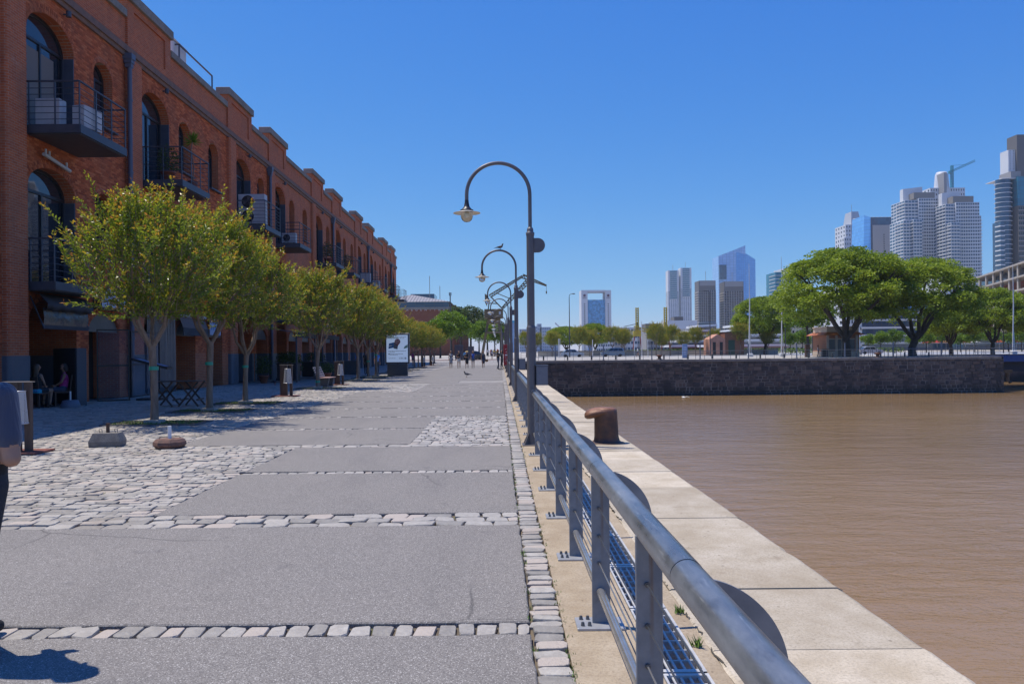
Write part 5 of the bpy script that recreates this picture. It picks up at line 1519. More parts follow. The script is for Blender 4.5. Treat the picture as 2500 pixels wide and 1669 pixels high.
def mm(**k):
    d = dict(skin=SKIN, hair=HAIR, eye=HAIR, leg=SKIN, shoe=CL['shoe'], shorts=CL['denim'], shirt=CL['white'], dress=CL['navy']); d.update({a: (CL[v] if isinstance(v, str) else v) for a, v in k.items()}); return d
VF = .02
WG = 'women walking down the promenade'
# walking towards the viewer (facing -y)
person('woman in a black and white striped dress walking on the left of the group', G(1101,899), .05, stand(1.70,.12,dress=True,hairlen=.30,arms='swing'), VF, mm(dress='stripe', shorts='stripe', leg=SKIN2, skin=SKIN2), WG)
person('woman in white shorts and dark top holding something at her chest', G(1120.5,899), 0, stand(1.66,.12,hairlen=.28,arms='front'), VF, mm(shirt='black', shorts='white', leg=SKIN2, skin=SKIN2), WG)
person('woman in a short black dress in the middle of the group', G(1140,899), -.05, stand(1.62,.16,dress=True,hairlen=.30,arms='front'), VF, mm(dress='black', leg=SKIN2, skin=SKIN2), WG)
person('woman in a blue and white vest top and shorts', G(1155,898.5), .03, stand(1.66,.10,hairlen=.10), VF, mm(shirt='blue', shorts='denim', leg=SKIN2, skin=SKIN2, hair=FAIR), WG)
w5 = person('woman in a navy sundress walking apart nearest the railing', G(1180,898), .1, stand(1.64,.22,dress=True,hairlen=.0), VF, mm(dress='navy', leg=SKIN2, skin=SKIN2), WG)
t = thing('shoulder_bag', 'tan handbag hanging from the arm of the woman in navy sundress', 'bag', w5.location + Vector((.33,-.1,.62)))
b = MB(); b.ball((0,0,.10),(.17,.09,.13)); b.build('pouch', CL['tan'], t); b = MB(); b.tube([(-.12,0,.18),(-.06,0,.42),(.06,0,.42),(.12,0,.18)], .012, n=6); b.build('strap', CL['tan'], t)
person('person in red cap and dark clothes leaning on the railing in an embrace', G(1216.5,902.5), R(75), stand(1.76,.05,sleeves=2,shorts=False,hairlen=0,arms='hug',female=False), VF, mm(shirt='black', leg='jeans', shorts='jeans', hair='red'), 'couple leaning on the railing')
person('person with dark jeans embraced by the one in red cap', G(1225.5,903), R(-80), stand(1.68,.05,sleeves=2,shorts=False,hairlen=.2,arms='hug'), VF, mm(shirt='charcoal', leg='charcoal', shorts='charcoal'), 'couple leaning on the railing')
FG = 'people far along the promenade'
for (px, py, h, rz, kw, mt, lab) in ((1201,878.5,1.66,PI,dict(stride=.12,hairlen=.2,skirt=False),mm(shirt='white',shorts='navy'),'far woman in white top and dark shorts walking away'),
        (1214,878,1.74,PI,dict(stride=.12,hairlen=0,female=False),mm(shirt='black',shorts='denim'),'far man carrying a yellow pack walking away'),
        (1191.5,872,1.72,PI,dict(stride=.1,hairlen=0,female=False,shorts=False),mm(shirt='white',leg='charcoal',shorts='charcoal'),'far person in white shirt and dark trousers'),
        (1198,870.5,1.68,0,dict(stride=.1,hairlen=.1),mm(shirt='red',shorts='denim'),'far person in a red top'),
        (1206,871,1.66,0,dict(stride=.1,hairlen=.1),mm(shirt='yellow',shorts='denim'),'far person in a yellow top')):
    person(lab, G(px, py, .25 if py > 874 else .38), rz, stand(h, **kw), .03, mt, FG, smooth_it=3)
fp = G(1214,878,.25); t = thing('backpack', 'yellow backpack worn by the far man', 'bag', fp + Vector((0,-.16,1.02))); b = MB(); b.bbox(-.16,.16,-.14,.02,0,.42,.04); b.build('pack', CL['yellow'], t); b = MB(); b.box(-.1,.1,-.17,-.141,.05,.25); b.build('pocket', CL['charcoal'], t)
# people in the shade of the arcade
person('man in a bright blue shirt standing by the far cafe arcade', (-10.3,57.5,0), R(-60), stand(1.75,.04,sleeves=1,shorts=False,hairlen=0,arms='front',female=False), .025, mm(shirt='sky', leg='black', shorts='black', skin=SKIN2), 'waiters by the cafe arcade')
person('person in black standing behind the tree near the cafe counter', (-9.75,57.9,0), R(40), stand(1.72,.03,sleeves=1,shorts=False,hairlen=0,female=False), .03, mm(shirt='black', leg='black', shorts='black', skin=SKIN2), 'waiters by the cafe arcade')
person('person in light blue shirt half hidden by the last banded tree', (-8.75,56.8,0), R(20), stand(1.70,.03,sleeves=1,shorts=False,hairlen=.1), .03, mm(shirt='sky', leg='jeans', shorts='jeans'), 'waiters by the cafe arcade')
person('passer-by in a red and white top beyond the poster panel', G(1008,893), R(30), stand(1.66,.08,hairlen=.1), .03, mm(shirt='pink', shorts='denim'))
# seated women at the first archway
def seated(hairlen, lean=0.0):
    B = []
    for sx_ in (-.10,.10):
        B += [('leg',(sx_,0,.52),(sx_*1.2,-.40,.53),.080,.060), ('leg',(sx_*1.2,-.40,.53),(sx_*1.1,-.36,.12),.055,.038), ('shoe',(sx_*1.1,-.36,.06),(sx_*1.1,-.50,.035),.042,.034)]
    B += [('shorts',(-.06,.02,.55),(.06,.02,.55),.12,.12), ('shorts',(-.10,0,.53),(-.11,-.20,.54),.09,.085), ('shorts',(.10,0,.53),(.11,-.20,.54),.09,.085),
          ('shirt',(0,.03,.62),(0,.06+lean,.86),.125,.125), ('shirt',(-.06,.06+lean,.93),(.06,.06+lean,.93),.105,.105), ('shirt',(-.10,.06+lean,1.02),(.10,.06+lean,1.02),.052,.052),
          ('skin',(0,.05+lean,1.08),(0,.03+lean,1.16),.046,.046), ('skin',(0,.01+lean,1.21),(0,.03+lean,1.28),.068,.080), ('skin',(0,-.065+lean,1.235),(0,-.07+lean,1.225),.014,.016),
          ('hair',(0,.065+lean,1.285),(0,.06+lean,1.23),.086,.080), ('glasses',(-.05,-.052+lean,1.255),(.05,-.052+lean,1.255),.020,.020), ('lip',(-.015,-.062+lean,1.185),(.015,-.062+lean,1.185),.009,.009)]
    if hairlen: B += [('hair',(-.04,.10+lean,1.24),(-.06,.12+lean,1.24-hairlen),.05,.04), ('hair',(.04,.10+lean,1.24),(.06,.12+lean,1.24-hairlen),.05,.04), ('hair',(0,.11+lean,1.24),(0,.14+lean,1.24-hairlen),.06,.045)]
    for sg in (-1,1):
        sh, el, wr = (sg*.155,.06+lean,1.01), (sg*.19,-.02,.78), (sg*.09,-.20,.66)
        B += [('skin',sh,el,.045,.036), ('skin',el,wr,.036,.026)]; hand(B, wr, (-sg*.4,-.8,-.15), sg)
    return B
person('seated woman in a pink vest and sunglasses at the first archway', (-13.93,25.35,0), R(-62), seated(.12), .016, mm(shirt='pink', shorts='jeans', leg=SKIN, glasses=CL['black'], lip=CL['pink'], skin=SKIN2), 'women seated at the cafe')
person('seated woman with long brown hair turned away at the first archway', (-14.28,24.62,0), R(170), seated(.42), .016, mm(shirt='charcoal', shorts='charcoal', leg=SKIN, glasses=SKIN, lip=SKIN, hair=FAIR), 'women seated at the cafe')
t = thing('seat_cushion', 'turquoise patterned cushion on the chair of the long-haired woman', 'cushion', (-14.28,24.62,.474), R(170))
b = MB(); b.bbox(-.24,.24,.10,.30,0,.12,.03); b.build('cover', CL['teal'], t); b = MB(); b.tube([(-.24,.30,.06),(.24,.30,.06)], .012, n=6); b.build('piping', CL['sky'], t)
def m_folds():
    m, t, b = new_mat('tshirt_folds'); o = t.obj()
    n = t.noise(t.scl(o, (1.2, 1.2, .45)), 7, 3, .5, .8); f = t.noise(o, 300, 2, .5)
    t.l(t.mix(t.mapr(f, .4, .6, 0, .35), (0.050,0.058,0.095,1), (0.075,0.082,0.12,1)), b.inputs['Base Color']); b.inputs['Roughness'].default_value = .9; b.inputs['Sheen Weight'].default_value = .3
    t.l(t.bump(n, .9, .06), b.inputs['Normal']); return m
FOLDS = m_folds()
# man walking at the left edge, seen from behind (faces +y)
def near_man():
    B = []
    for sx_, st in ((-.10,.20),(.10,-.16)):
        B += [('trousers',(sx_,0,.92),(sx_*1.05,st*.5,.50),.105,.072), ('trousers',(sx_*1.05,st*.5,.50),(sx_*1.05,st*.9,.10),.072,.055), ('shoe',(sx_*1.05,st*.9,.07),(sx_*1.05,st*.9+.17,.04),.048,.038)]
    B += [('trousers',(-.07,0,.96),(.07,0,.96),.125,.125), ('belt',(-.08,0,1.015),(.08,0,1.015),.118,.118),
          ('shirt',(-.05,.0,.95),(-.05,-.01,1.15),.135,.135), ('shirt',(.05,.0,.95),(.05,-.01,1.15),.135,.135), ('shirt',(-.08,-.015,1.24),(.08,-.015,1.24),.135,.135),
          ('shirt',(-.13,-.02,1.39),(.13,-.02,1.39),.090,.090), ('shirt',(-.06,-.02,1.45),(.06,-.02,1.45),.070,.070),
          ('skin',(.02,-.01,1.49),(.05,.01,1.58),.058,.056), ('skin',(.06,.03,1.63),(.06,.01,1.72),.075,.090), ('skin',(.06,.115,1.65),(.06,.12,1.64),.014,.018),
          ('skin',(-.028,.0,1.66),(-.034,-.005,1.64),.016,.012), ('skin',(.148,.0,1.66),(.154,-.005,1.64),.016,.012),
          ('hair',(.06,-.03,1.735),(.06,-.035,1.665),.094,.082), ('hair',(.02,-.01,1.76),(.10,-.01,1.76),.070,.070)]
    r = random.Random(2)
    for _ in range(26):
        a, e = r.uniform(0,2*PI), r.uniform(-.2,1.4); c = Vector((.06+math.cos(a)*math.cos(e)*.085, -.035+math.sin(a)*math.cos(e)*.075, 1.725+math.sin(e)*.085))
        B.append(('hair', tuple(c), tuple(c+Vector((0,0,.008))), .020,.020))
    for sg in (-1,1):
        sh, el, wr = (sg*.205,-.02,1.40), (sg*.275,-.05,1.07), (sg*.03,.16,1.12)
        mid = Vector(sh).lerp(Vector(el),.68)
        B += [('shirt',sh,tuple(mid),.078,.068), ('skin',tuple(Vector(sh).lerp(Vector(el),.6)),el,.052,.047), ('skin',el,wr,.048,.032)]; hand(B, wr, (-sg*.8,.5,.1), sg)
    return B
person('man in a dark grey T-shirt walking away at the picture edge', (-2.87,4.30,.005), R(-4), near_man(), .012, mm(shirt=FOLDS, trousers='charcoal', belt='black'))
# birds
def bird(label, loc, rz, s_, name='pigeon'):
    B = [('body',(0,.05,.16),(0,-.06,.18),.055,.060), ('body',(0,.05,.16),(0,.17,.145),.045,.018), ('tail',(0,.17,.145),(0,.27,.13),.018,.012), ('head',(0,-.09,.21),(0,-.115,.27),.036,.030),
         ('head',(0,-.12,.285),(0,-.13,.288),.030,.026), ('beak',(0,-.155,.283),(0,-.18,.275),.009,.004), ('wing',(-.05,.0,.175),(-.035,.17,.155),.030,.014), ('wing',(.05,.0,.175),(.035,.17,.155),.030,.014),
         ('leg',(-.025,.0,.11),(-.025,-.01,.01),.010,.008), ('leg',(.025,.0,.11),(.025,-.03,.01),.010,.008), ('leg',(-.025,-.01,.008),(-.025,-.05,.008),.008,.006), ('leg',(.025,-.03,.008),(.025,-.07,.008),.008,.006)]
    gd, gl = mat('feather_dark', (0.035,0.036,0.045), .6), mat('feather_grey', (0.09,0.09,0.10), .6)
    o = person(label, loc, rz, B, .008, dict(body=gl, tail=gd, head=gd, beak=gd, wing=gd, leg=mat('bird_leg', (.2,.06,.05), .6)), None, name, 3); o['category'] = 'bird'; o.scale = (s_,)*3
bird('dark pigeon walking on the asphalt in front of the women', G(1140,921)+Vector((0,0,.006)), R(-80), 1.25)
bird('dark pigeon on the shaded setts beside the litter bin', G(671,941)+Vector((0,0,.006)), R(60), 1.2)
bird('dark pigeon perched on top of the second lamp arch', (LX-.50,LY[1],4.855), R(70), .72)
NUMW = ['one','two','three','four','five','six','seven','eight','nine','ten','eleven','twelve','thirteen','fourteen','fifteen','sixteen','seventeen','eighteen']
# ------------------------------------------------------------------ far quay: wall, paving, fence
QR = 61.4
fq = MB()
fq.quad((2.36,97.0,FARZ-.03),(QR,97.0,FARZ-.03),(QR,192,FARZ-.03),(2.36,192,FARZ-.03))
fq.box(2.36,QR,97.10,97.6,-5,FARZ-.04); fq.box(2.36,2.9,97.1,190,-5,FARZ-.04); fq.box(QR-.5,QR,97.1,192,-5,FARZ-.04)
FQ = tag(fq.build('far_quay', PALE), kind='structure')
rd = MB(); rd.quad((2.4,141,FARZ-.022),(QR-.5,141,FARZ-.022),(QR-.5,157,FARZ-.022),(2.4,157,FARZ-.022)); tag(rd.build('far_road', mat('far_asphalt', (0.20,0.20,0.205), .85, col2=(.24,.24,.245), nscale=.5, world_co=True)), kind='structure')
def m_wallstone():
    m, t, b = new_mat('dock_stone'); p = t.pos()
    c = t.ramp(t.tint(), [(0,(0.055,0.053,0.058)),(.4,(0.10,0.086,0.080)),(.75,(0.15,0.112,0.088)),(1,(0.19,0.155,0.13))])
    c = t.mix(t.mapr(t.noise(t.scl(p,(1,1,.3)), .8, 5, .65), .42, .7, 0, .6), c, (0.035,0.033,0.036,1))
    sx = t.n('SeparateXYZ'); t.l(p, sx.inputs[0])
    c = t.mix(t.math('MULTIPLY', t.mapr(sx.outputs[2], -3.4, -2.6, 1, 0), .8), c, (0.026,0.030,0.030,1))      # tide line of weed
    t.l(c, b.inputs['Base Color']); b.inputs['Roughness'].default_value = .9; t.l(t.bump(t.noise(p, 5, 5, .6), .6, .06), b.inputs['Normal']); return m
DSTONE = m_wallstone()
DMORT = mat('dock_mortar', (0.22,0.20,0.18), .95, col2=(0.06,0.056,0.053), nscale=.6, world_co=True, ncon=(.42,.58))
dw = MB(); dw.quad((2.36,97.04,-5),(QR,97.04,-5),(QR,97.04,.12),(2.36,97.04,.12)); dw.quad((QR+.0,97.04,-5),(QR,190,-5),(QR,190,.12),(QR,97.04,.12))
DW = tag(dw.build('dock_wall', DMORT), 'dark stone dock wall closing the basin across the water', 'wall')
st = []; z = -4.6; r_ = random.Random(12)
while z < .06:
    h = r_.uniform(.28,.52); h = min(h, .10-z) if z+h > -.05 else h
    x = 2.36 - r_.random()
    while x < QR:
        w_ = r_.uniform(.35,1.1); x1 = min(x+w_, QR)
        if x1-x > .15 and x1 > 2.4:
            if h > .48 and r_.random() < .3:
                zz = z+h*r_.uniform(.4,.6); st += [(max(x,2.36),x1,z,zz), (max(x,2.36),x1,zz,z+h)]
            else: st.append((max(x,2.36),x1,z,z+h))
        x += w_
    z += h
def dstone(b, x0, x1, z0, z1, t_):
    g_ = .032; j = lambda: r_.uniform(-.05,.05)
    q_ = [(x0+g_+abs(j()),z0+g_+j()*.5),(x1-g_-abs(j()),z0+g_+j()*.5),(x1-g_-abs(j()),z1-g_+j()*.5),(x0+g_+abs(j()),z1-g_+j()*.5)]
    d = r_.uniform(.0,.03); cx, cz = (x0+x1)/2, (z0+z1)/2
    q2 = [(x+(cx-x)*.08, zz+(cz-zz)*.12) for x, zz in q_]
    b.add([(x,97.045,zz) for x, zz in q_]+[(x,97.0-d,zz) for x, zz in q2], [(4,5,6,7),(0,1,5,4),(1,2,6,5),(2,3,7,6),(3,0,4,7)], tint=t_)
st.sort(key=lambda s_: -(s_[1]-s_[0])*(s_[3]-s_[2]) if s_[2] > -4.1 else 1)
for s_ in st[:300]:
    b = MB(); dstone(b, *s_, r_.random()); b.build('stone', DSTONE, DW, recalc=False)
b = MB()
for s_ in st[300:]: dstone(b, *s_, r_.random())
o = b.build('stones', DSTONE, DW, recalc=False); o['kind'] = 'stuff'
x = 2.37
while x < QR-.3:
    L = min(r_.uniform(1.1,1.6), QR+.12-x); b = MB(); b.bbox(x,x+L-.02,96.92,97.75,.105,FARZ+r_.uniform(-.012,.012),.02,tint=r_.random()); b.build('coping_block', CAPC, DW); x += L
# fence on the far quay
t = thing('quay_fence', 'thin grey rail fence along the top of the dock wall', 'fence', (0,97.55,FARZ))
FEN = mat('fence_grey', (0.12,0.13,0.15), .5, .2)
x = 2.6; k = 0
while x < QR:
    b = MB(); b.box(x-.02,x+.02,-.02,.02,0,1.0); b.build('post', FEN, t); x += 1.07
for z in (.98,.66,.36,.12):
    b = MB(); b.cyl((2.6,0,z),(QR,0,z),.032 if z > .9 else .016,n=6); b.build('rail', FEN, t)
t = thing('mesh_fence', 'blue grey panel fence at the corner end of the dock wall', 'fence', (0,98.3,FARZ)); BLF = mat('fence_blue', (0.07,0.09,0.14), .5, .2)
x = 44.0
while x < 60.5:
    b = MB(); b.box(x-.025,x+.025,-.02,.02,0,1.15); b.build('post', BLF, t)
    x += .5
for z in (1.13,.1):
    b = MB(); b.box(44,60.5,-.02,.02,z-.02,z+.02); b.build('rail', BLF, t)
# tall slim posts, short bollards
POSTB = mat('post_bluegrey', (0.12,0.15,0.21), .5, .2); BLK = mat('bollard_black', (0.025,0.028,0.034), .5)
for k in range(9):
    p = at(1355.6+117.9*k, 878, 98.6); t = thing('slim_post', f'tall blue grey slim post behind the fence, {ORD[k]} counting from the lamps', 'post', (p.x,98.6,FARZ), group='tall slim posts on the far quay')
    b = MB(); b.cyl((0,0,0),(0,0,1.72),.075,n=10); b.build('shaft', POSTB, t); b = MB(); b.cyl((0,0,1.72),(0,0,1.82),.09,n=10); b.build('head', POSTB, t)
    b = MB(); b.cyl((0,0,0),(0,0,.05),.13,n=10); b.build('base', POSTB, t)
for k in range(18):
    p = at(1327+58.8*k, 878, 98.8); t = thing('short_bollard', f'short black bollard behind the far fence, number {NUMW[k]} from the lamp posts', 'bollard', (p.x,98.8,FARZ), group='short black bollards on the far quay')
    b = MB(); b.cyl((0,0,0),(0,0,.50),.10,n=12); b.build('body', BLK, t); b = MB(); b.lathe([(.11,.50),(.11,.54),(.0,.58)], n=12); b.build('cap', BLK, t)
for (px, lab) in ((1610,'small rusty double-headed bollard on the far dock edge'),(2143,'dark rusty bollard on the shaded far dock edge')):
    p = at(px, 878, 97.35); t = thing('quay_bollard', lab, 'bollard', (p.x,97.35,FARZ+.01))
    b = MB(); b.lathe([(.30,0),(.24,.06),(.20,.15),(.21,.34),(.30,.42),(.38,.45),(.38,.54),(.30,.57),(0,.57)], n=16); b.build('casting', RUST, t)
    b = MB(); b.lathe([(.40,0),(.40,.03),(.32,.05)], n=16); b.build('flange', RUST, t)
# wooden fender at the wall corner
t = thing('timber_fender', 'old timber fender hanging at the corner of the dock wall', 'fender', (QR+.3,97.2,-2.1)); OLDW = mat('old_timber', (0.13,0.09,0.05), .9, col2=(.07,.05,.03), nscale=3)
b = MB(); b.box(-.25,.75,-.2,.2,.5,.85); b.build('beam', OLDW, t); b = MB(); b.cyl((.25,0,-.6),(.25,0,.5),.22,n=10); b.build('pile', OLDW, t); b = MB(); b.cyl((.45,0,-.7),(.75,0,-.6),.14,n=10); b.build('roller', OLDW, t)
# blue swing bridge on the right
BRB = mat('bridge_blue', (0.015,0.055,0.20), .5); BRD = mat('bridge_dark', (0.012,0.02,0.045), .7)
t = thing('steel_bridge', 'blue steel girder bridge leaving the right end of the dock wall', 'bridge', (0,0,0))
b = MB(); b.box(QR-.4,140,102,102.5,-.35,.32); b.build('girder', BRB, t); b = MB(); b.box(QR-.4,140,102.5,116,-.25,.10); b.build('deck', BRD, t); b = MB(); b.box(QR+.1,140,103,103.4,-1.6,-.35); b.build('lower_girder', BRD, t); b = MB(); b.box(QR-.4,140,116,116.5,-.35,.32); b.build('girder', BRB, t)
x = QR
while x < 84:
    b = MB(); b.box(x-.03,x+.03,102.2,102.26,.32,1.4); b.build('post', FEN, t); x += 2.0
for z in (1.4,.9):
    b = MB(); b.cyl((QR-.4,102.23,z),(140,102.23,z),.03,n=6); b.build('rail', FEN, t)
bw = MB(); bw.box(QR,160,126,130,-5,FARZ-.05); tag(bw.build('channel_wall', DSTONE), 'dark channel wall in shade under the bridge', 'wall')

# ------------------------------------------------------------------ vehicles
GLS = m_pane('car_glass', (0.012,0.015,0.02)); TYRE = mat('tyre', (0.015,0.015,0.016), .8); RIM = mat('rim_alloy', (0.45,0.45,0.47), .35, .8); LAMPR = mat('tail_lamp', (0.35,0.015,0.015), .3); LAMPW = mat('head_lamp', (0.6,0.62,0.65), .15)
def car(label, loc, rz, L, H, Wd, paint, kind, group=None):
    t = thing('parked_car' if kind != 'taxi' else 'taxi', label, 'car', loc, rz, group)
    h = L/2
    if kind in ('sedan', 'taxi'): roofp = [(-.42*L,.60*H),(-.27*L,.93*H),(-.12*L,H),(.10*L,.985*H),(.29*L,.62*H)]; hull_top = [(-h+.02,.58*H),(-.43*L,.655*H),(.30*L,.645*H),(.46*L,.54*H),(h-.03,.44*H)]
    else: roofp = [(-.47*L,.60*H),(-.45*L,.90*H),(-.32*L,H),(.06*L,.985*H),(.31*L,.60*H)]; hull_top = [(-h+.02,.58*H),(-.47*L,.63*H),(.31*L,.62*H),(.45*L,.53*H),(h-.03,.44*H)]
    wr = .32; wx = (-.305*L, .30*L)
    def archp(cx): return [(cx-(wr+.05)*math.cos(a), .17+(wr+.05)*math.sin(a)) for a in [PI*i/8 for i in range(9)]]
    prof = [(-h,.30)] + [(-h+.03,.20)] + [p for p in archp(wx[0])] + [p for p in archp(wx[1])] + [(h-.04,.20),(h,.32)] + hull_top[::-1]
    b = MB(); b.prism(prof, 'y', -Wd/2, Wd/2); o = b.build('body', paint, t)
    bm_ = o.modifiers.new('bevel', 'BEVEL'); bm_.width = .035; bm_.segments = 2; bm_.limit_method = 'ANGLE'
    V = []; y0, y1 = Wd/2-.06, Wd/2-.22
    lo = [roofp[0], roofp[-1]]
    cab = MB(); n = len(roofp)
    for sgn in (-1, 1):
        for i, (x, z) in enumerate(roofp):
            f = (z-.60*H)/(.4*H); V.append((x, sgn*(y0+(y1-y0)*max(0,f)), z))
    cab.add(V, [tuple(range(n-1,-1,-1)), tuple(range(n,2*n))] + [(i,i+1,n+i+1,n+i) for i in range(n-1)], smooth=False); cab.build('cabin', paint, t)
    def lerp2(a, c, f): return (a[0]+(c[0]-a[0])*f, a[1]+(c[1]-a[1])*f)
    # side windows as slightly proud panes
    zb, zt = .635*H, .93*H
    def xs_at(z):
        def xat(pts):
            for (xa,za),(xb,zb_) in zip(pts[:-1],pts[1:]):
                if min(za,zb_) <= z <= max(za,zb_) and abs(za-zb_) > 1e-6: return xa+(xb-xa)*(z-za)/(zb_-za)
            return pts[0][0]
        m_ = max(range(n), key=lambda i: roofp[i][1]); return xat(roofp[:m_+1]), xat(roofp[m_:])
    for sgn in (-1,1):
        l0, r0 = xs_at(zb); l1, r1 = xs_at(zt); l0 += .12; r0 -= .16; l1 += .10; r1 -= .10
        nwin = 2 if kind != 'mpv' else 3
        for k in range(nwin):
            fa, fb = k/nwin+.012, (k+1)/nwin-.012
            q_ = [(l0+(r0-l0)*fa,zb),(l0+(r0-l0)*fb,zb),(l1+(r1-l1)*fb,zt),(l1+(r1-l1)*fa,zt)]
            f_ = lambda z: y0+(y1-y0)*(z-.60*H)/(.4*H)+.006
            b = MB(); b.add([(x,sgn*f_(z),z) for x,z in q_], [(0,1,2,3)]); b.build('side_window', GLS, t, recalc=False)
    for a, c in ((roofp[-2],roofp[-1]),(roofp[1],roofp[0])):
        p0_, p1_ = lerp2(a,c,.08), lerp2(a,c,.9); dx = .008 if c[0] > 0 else -.008; f_ = lambda z: (y0+(y1-y0)*(z-.60*H)/(.4*H))-.05
        b = MB(); b.add([(p0_[0]+dx,-f_(p0_[1]),p0_[1]+.006),(p0_[0]+dx,f_(p0_[1]),p0_[1]+.006),(p1_[0]+dx,f_(p1_[1]),p1_[1]+.006),(p1_[0]+dx,-f_(p1_[1]),p1_[1]+.006)], [(0,1,2,3)]); b.build('windscreen', GLS, t, recalc=False)
    for cx in wx:
        for sgn in (-1,1):
            b = MB(); y = sgn*(Wd/2-.10); b.lathe([(.18,-.09),(.30,-.10),(wr,-.07),(wr,.07),(.30,.10),(.18,.09)], n=20); w_ = b.build('wheel', TYRE, t); w_.location = (cx,y,wr); w_.rotation_euler = (PI/2,0,0)
            b = MB(); b.lathe([(0,.085),(.06,.09),(.19,.075),(.20,.06)], n=14) if sgn < 0 else b.lathe([(.20,-.06),(.19,-.075),(.06,-.09),(0,-.085)], n=14); b.build('rim', RIM, w_)
    for sgn in (-1,1):
        b = MB(); b.box(h-.10,h-.015,sgn*(Wd/2-.30)-.14,sgn*(Wd/2-.30)+.14,.46*H-.05,.46*H+.06); b.build('headlight', LAMPW, t)
        b = MB(); b.box(-h+.012,-h+.08,sgn*(Wd/2-.24)-.12,sgn*(Wd/2-.24)+.12,.50*H-.05,.50*H+.10); b.build('tail_light', LAMPR, t)
        b = MB(); b.box(.16*L,.20*L,sgn*(Wd/2+.02)-.06,sgn*(Wd/2+.02)+.06,.66*H,.72*H); b.build('mirror', paint, t)
        for xx in (-.12*L,.10*L):
            b = MB(); b.box(xx-.08,xx+.08,sgn*(Wd/2+.004)-.012,sgn*(Wd/2+.004)+.012,.55*H,.57*H); b.build('door_handle', RIM, t)
    return t
def paint(name, col, metal=.4): return mat('paint_'+name, col, .28, metal, coat=.6)
def gp(px, Y): p = at(px, 870, Y); return (p.x, Y, FARZ-.02)
car('silver sedan parked on the far quay road behind the fence', gp(1397,150), 0, 4.35, 1.46, 1.74, paint('silver', (0.46,0.48,0.52)), 'sedan')
car('blue grey people carrier parked on the far quay road', gp(1495,150), PI, 4.45, 1.66, 1.80, paint('steelblue', (0.17,0.23,0.30)), 'mpv')
car('white sedan partly hidden beside the big tree trunks on the far quay', gp(2124,149), 0, 4.3, 1.45, 1.75, paint('white', (0.62,0.63,0.64), 0), 'sedan')
tx = car('black and yellow taxi passing behind the walking women', (at(1149,868,125).x,124.5,.24), R(-150), 4.3, 1.46, 1.74, paint('taxi_black', (0.012,0.012,0.014), .1), 'taxi')
b = MB(); b.prism([(-1.12,.93),(-.5,1.478),(.42,1.462),(1.2,.935),(1.15,.93),(.4,1.44),(-.5,1.45),(-1.05,.93)], 'y', -.62, .62); b.build('yellow_roof', paint('taxi_yellow', (0.60,0.42,0.01), 0), tx)

# ------------------------------------------------------------------ far quay furniture
def far_lamp(px, Y, H, label, hook=.9, side=1):
    p = at(px, 868, Y); t = thing('road_lamp', label, 'street lamp', (p.x,Y,FARZ)); m_ = mat('lamp_darkgrey', (0.06,0.065,0.075), .5)
    b = MB(); b.cyl((0,0,0),(0,0,H*.55),.11,.085,n=8); b.cyl((0,0,H*.55),(0,0,H-.6),.085,.06,n=8); b.build('pole', m_, t)
    b = MB(); b.tube([(0,0,H-.6),(.05*side,0,H-.25),(.3*side,0,H-.05),(hook*side,0,H)], .05, n=6); b.build('arm', m_, t)
    b = MB(); b.ball((hook*side+.2*side,0,H-.02),(.32,.16,.10)); b.build('lantern', m_, t)
far_lamp(1391,146,11.6,'tall dark road lamp with hooked head above the silver sedan',.6)
far_lamp(1734,146,11.9,'tall dark road lamp with hooked head in front of the dark twin towers',.7,-1)
for (px, H, lab) in ((1918,13,'straight dark pole before the left canopy tree'),(1984,12.5,'dark pole in front of the bright leaved tree'),(2450,14.2,'tall dark pole near the right edge beside the white mast')):
    p = at(px,868,140); t = thing('light_pole', lab, 'pole', (p.x,140,FARZ)); b = MB(); b.cyl((0,0,0),(0,0,H),.10,.06,n=8); b.build('shaft', mat('lamp_darkgrey', (0.06,0.065,0.075), .5), t); b = MB(); b.lathe([(.1,H),(.2,H+.1),(.2,H+.25),(0,H+.3)], n=8); b.build('head', mat('lamp_darkgrey', (0,0,0)), t)
for (px, H, lab) in ((1829,14,'white mast on a forked foot in front of the terraced flats'),(1908,15,'white mast beside the left trunk of the big canopy'),(2473,13.5,'white leaning mast with white foot near the right edge')):
    p = at(px,868,120); t = thing('flag_mast', lab, 'mast', (p.x,120,FARZ)); m_ = mat('mast_white', (0.60,0.61,0.63), .4)
    b = MB(); b.cyl((0,0,.4),(.15,0,H*.55),.10,.08,n=8); b.cyl((.15,0,H*.55),(.1,0,H),.08,.03,n=8); b.build('spar', m_, t); b = MB(); b.beam((.35,0,.2),(.1,0,H*.30),.07); b.build('brace', m_, t); b = MB(); b.bbox(-.28,.55,-.3,.3,0,.5,.08); b.build('foot', m_, t)
# white slim posts by the road, blue totem
for k, (px, H) in enumerate(((1364,3.2),(1367,3.2),(1447,3.0),(1549,2.7),(1582,2.9),(1567,6.0))):
    p = at(px,868,135); t = thing('white_post', f'thin white post on the far quay road, {ORD[k]} counting from the lamps', 'post', (p.x,135,FARZ), group='thin white posts on the far quay'); b = MB(); b.cyl((0,0,0),(0,0,H),.06,n=6); b.build('shaft', mat('mast_white', (.6,.6,.6)), t); b = MB(); b.box(-.12,.12,-.12,.12,0,.04); b.build('foot', mat('mast_white', (.6,.6,.6)), t)
p = at(1672,868,112); t = thing('info_totem', 'pale blue information totem behind the fence', 'sign', (p.x,112,FARZ)); b = MB(); b.bbox(-.36,.36,-.12,.12,.02,1.95,.02); b.build('panel', mat('totem_blue', (0.16,0.24,0.42), .5), t)
for z in (.5,.8,1.1,1.4): 
    b = MB(); b.box(-.22,.22,-.125,-.121,z,z+.14); b.build('print', mat('totem_pale', (0.36,0.42,0.55), .5), t)
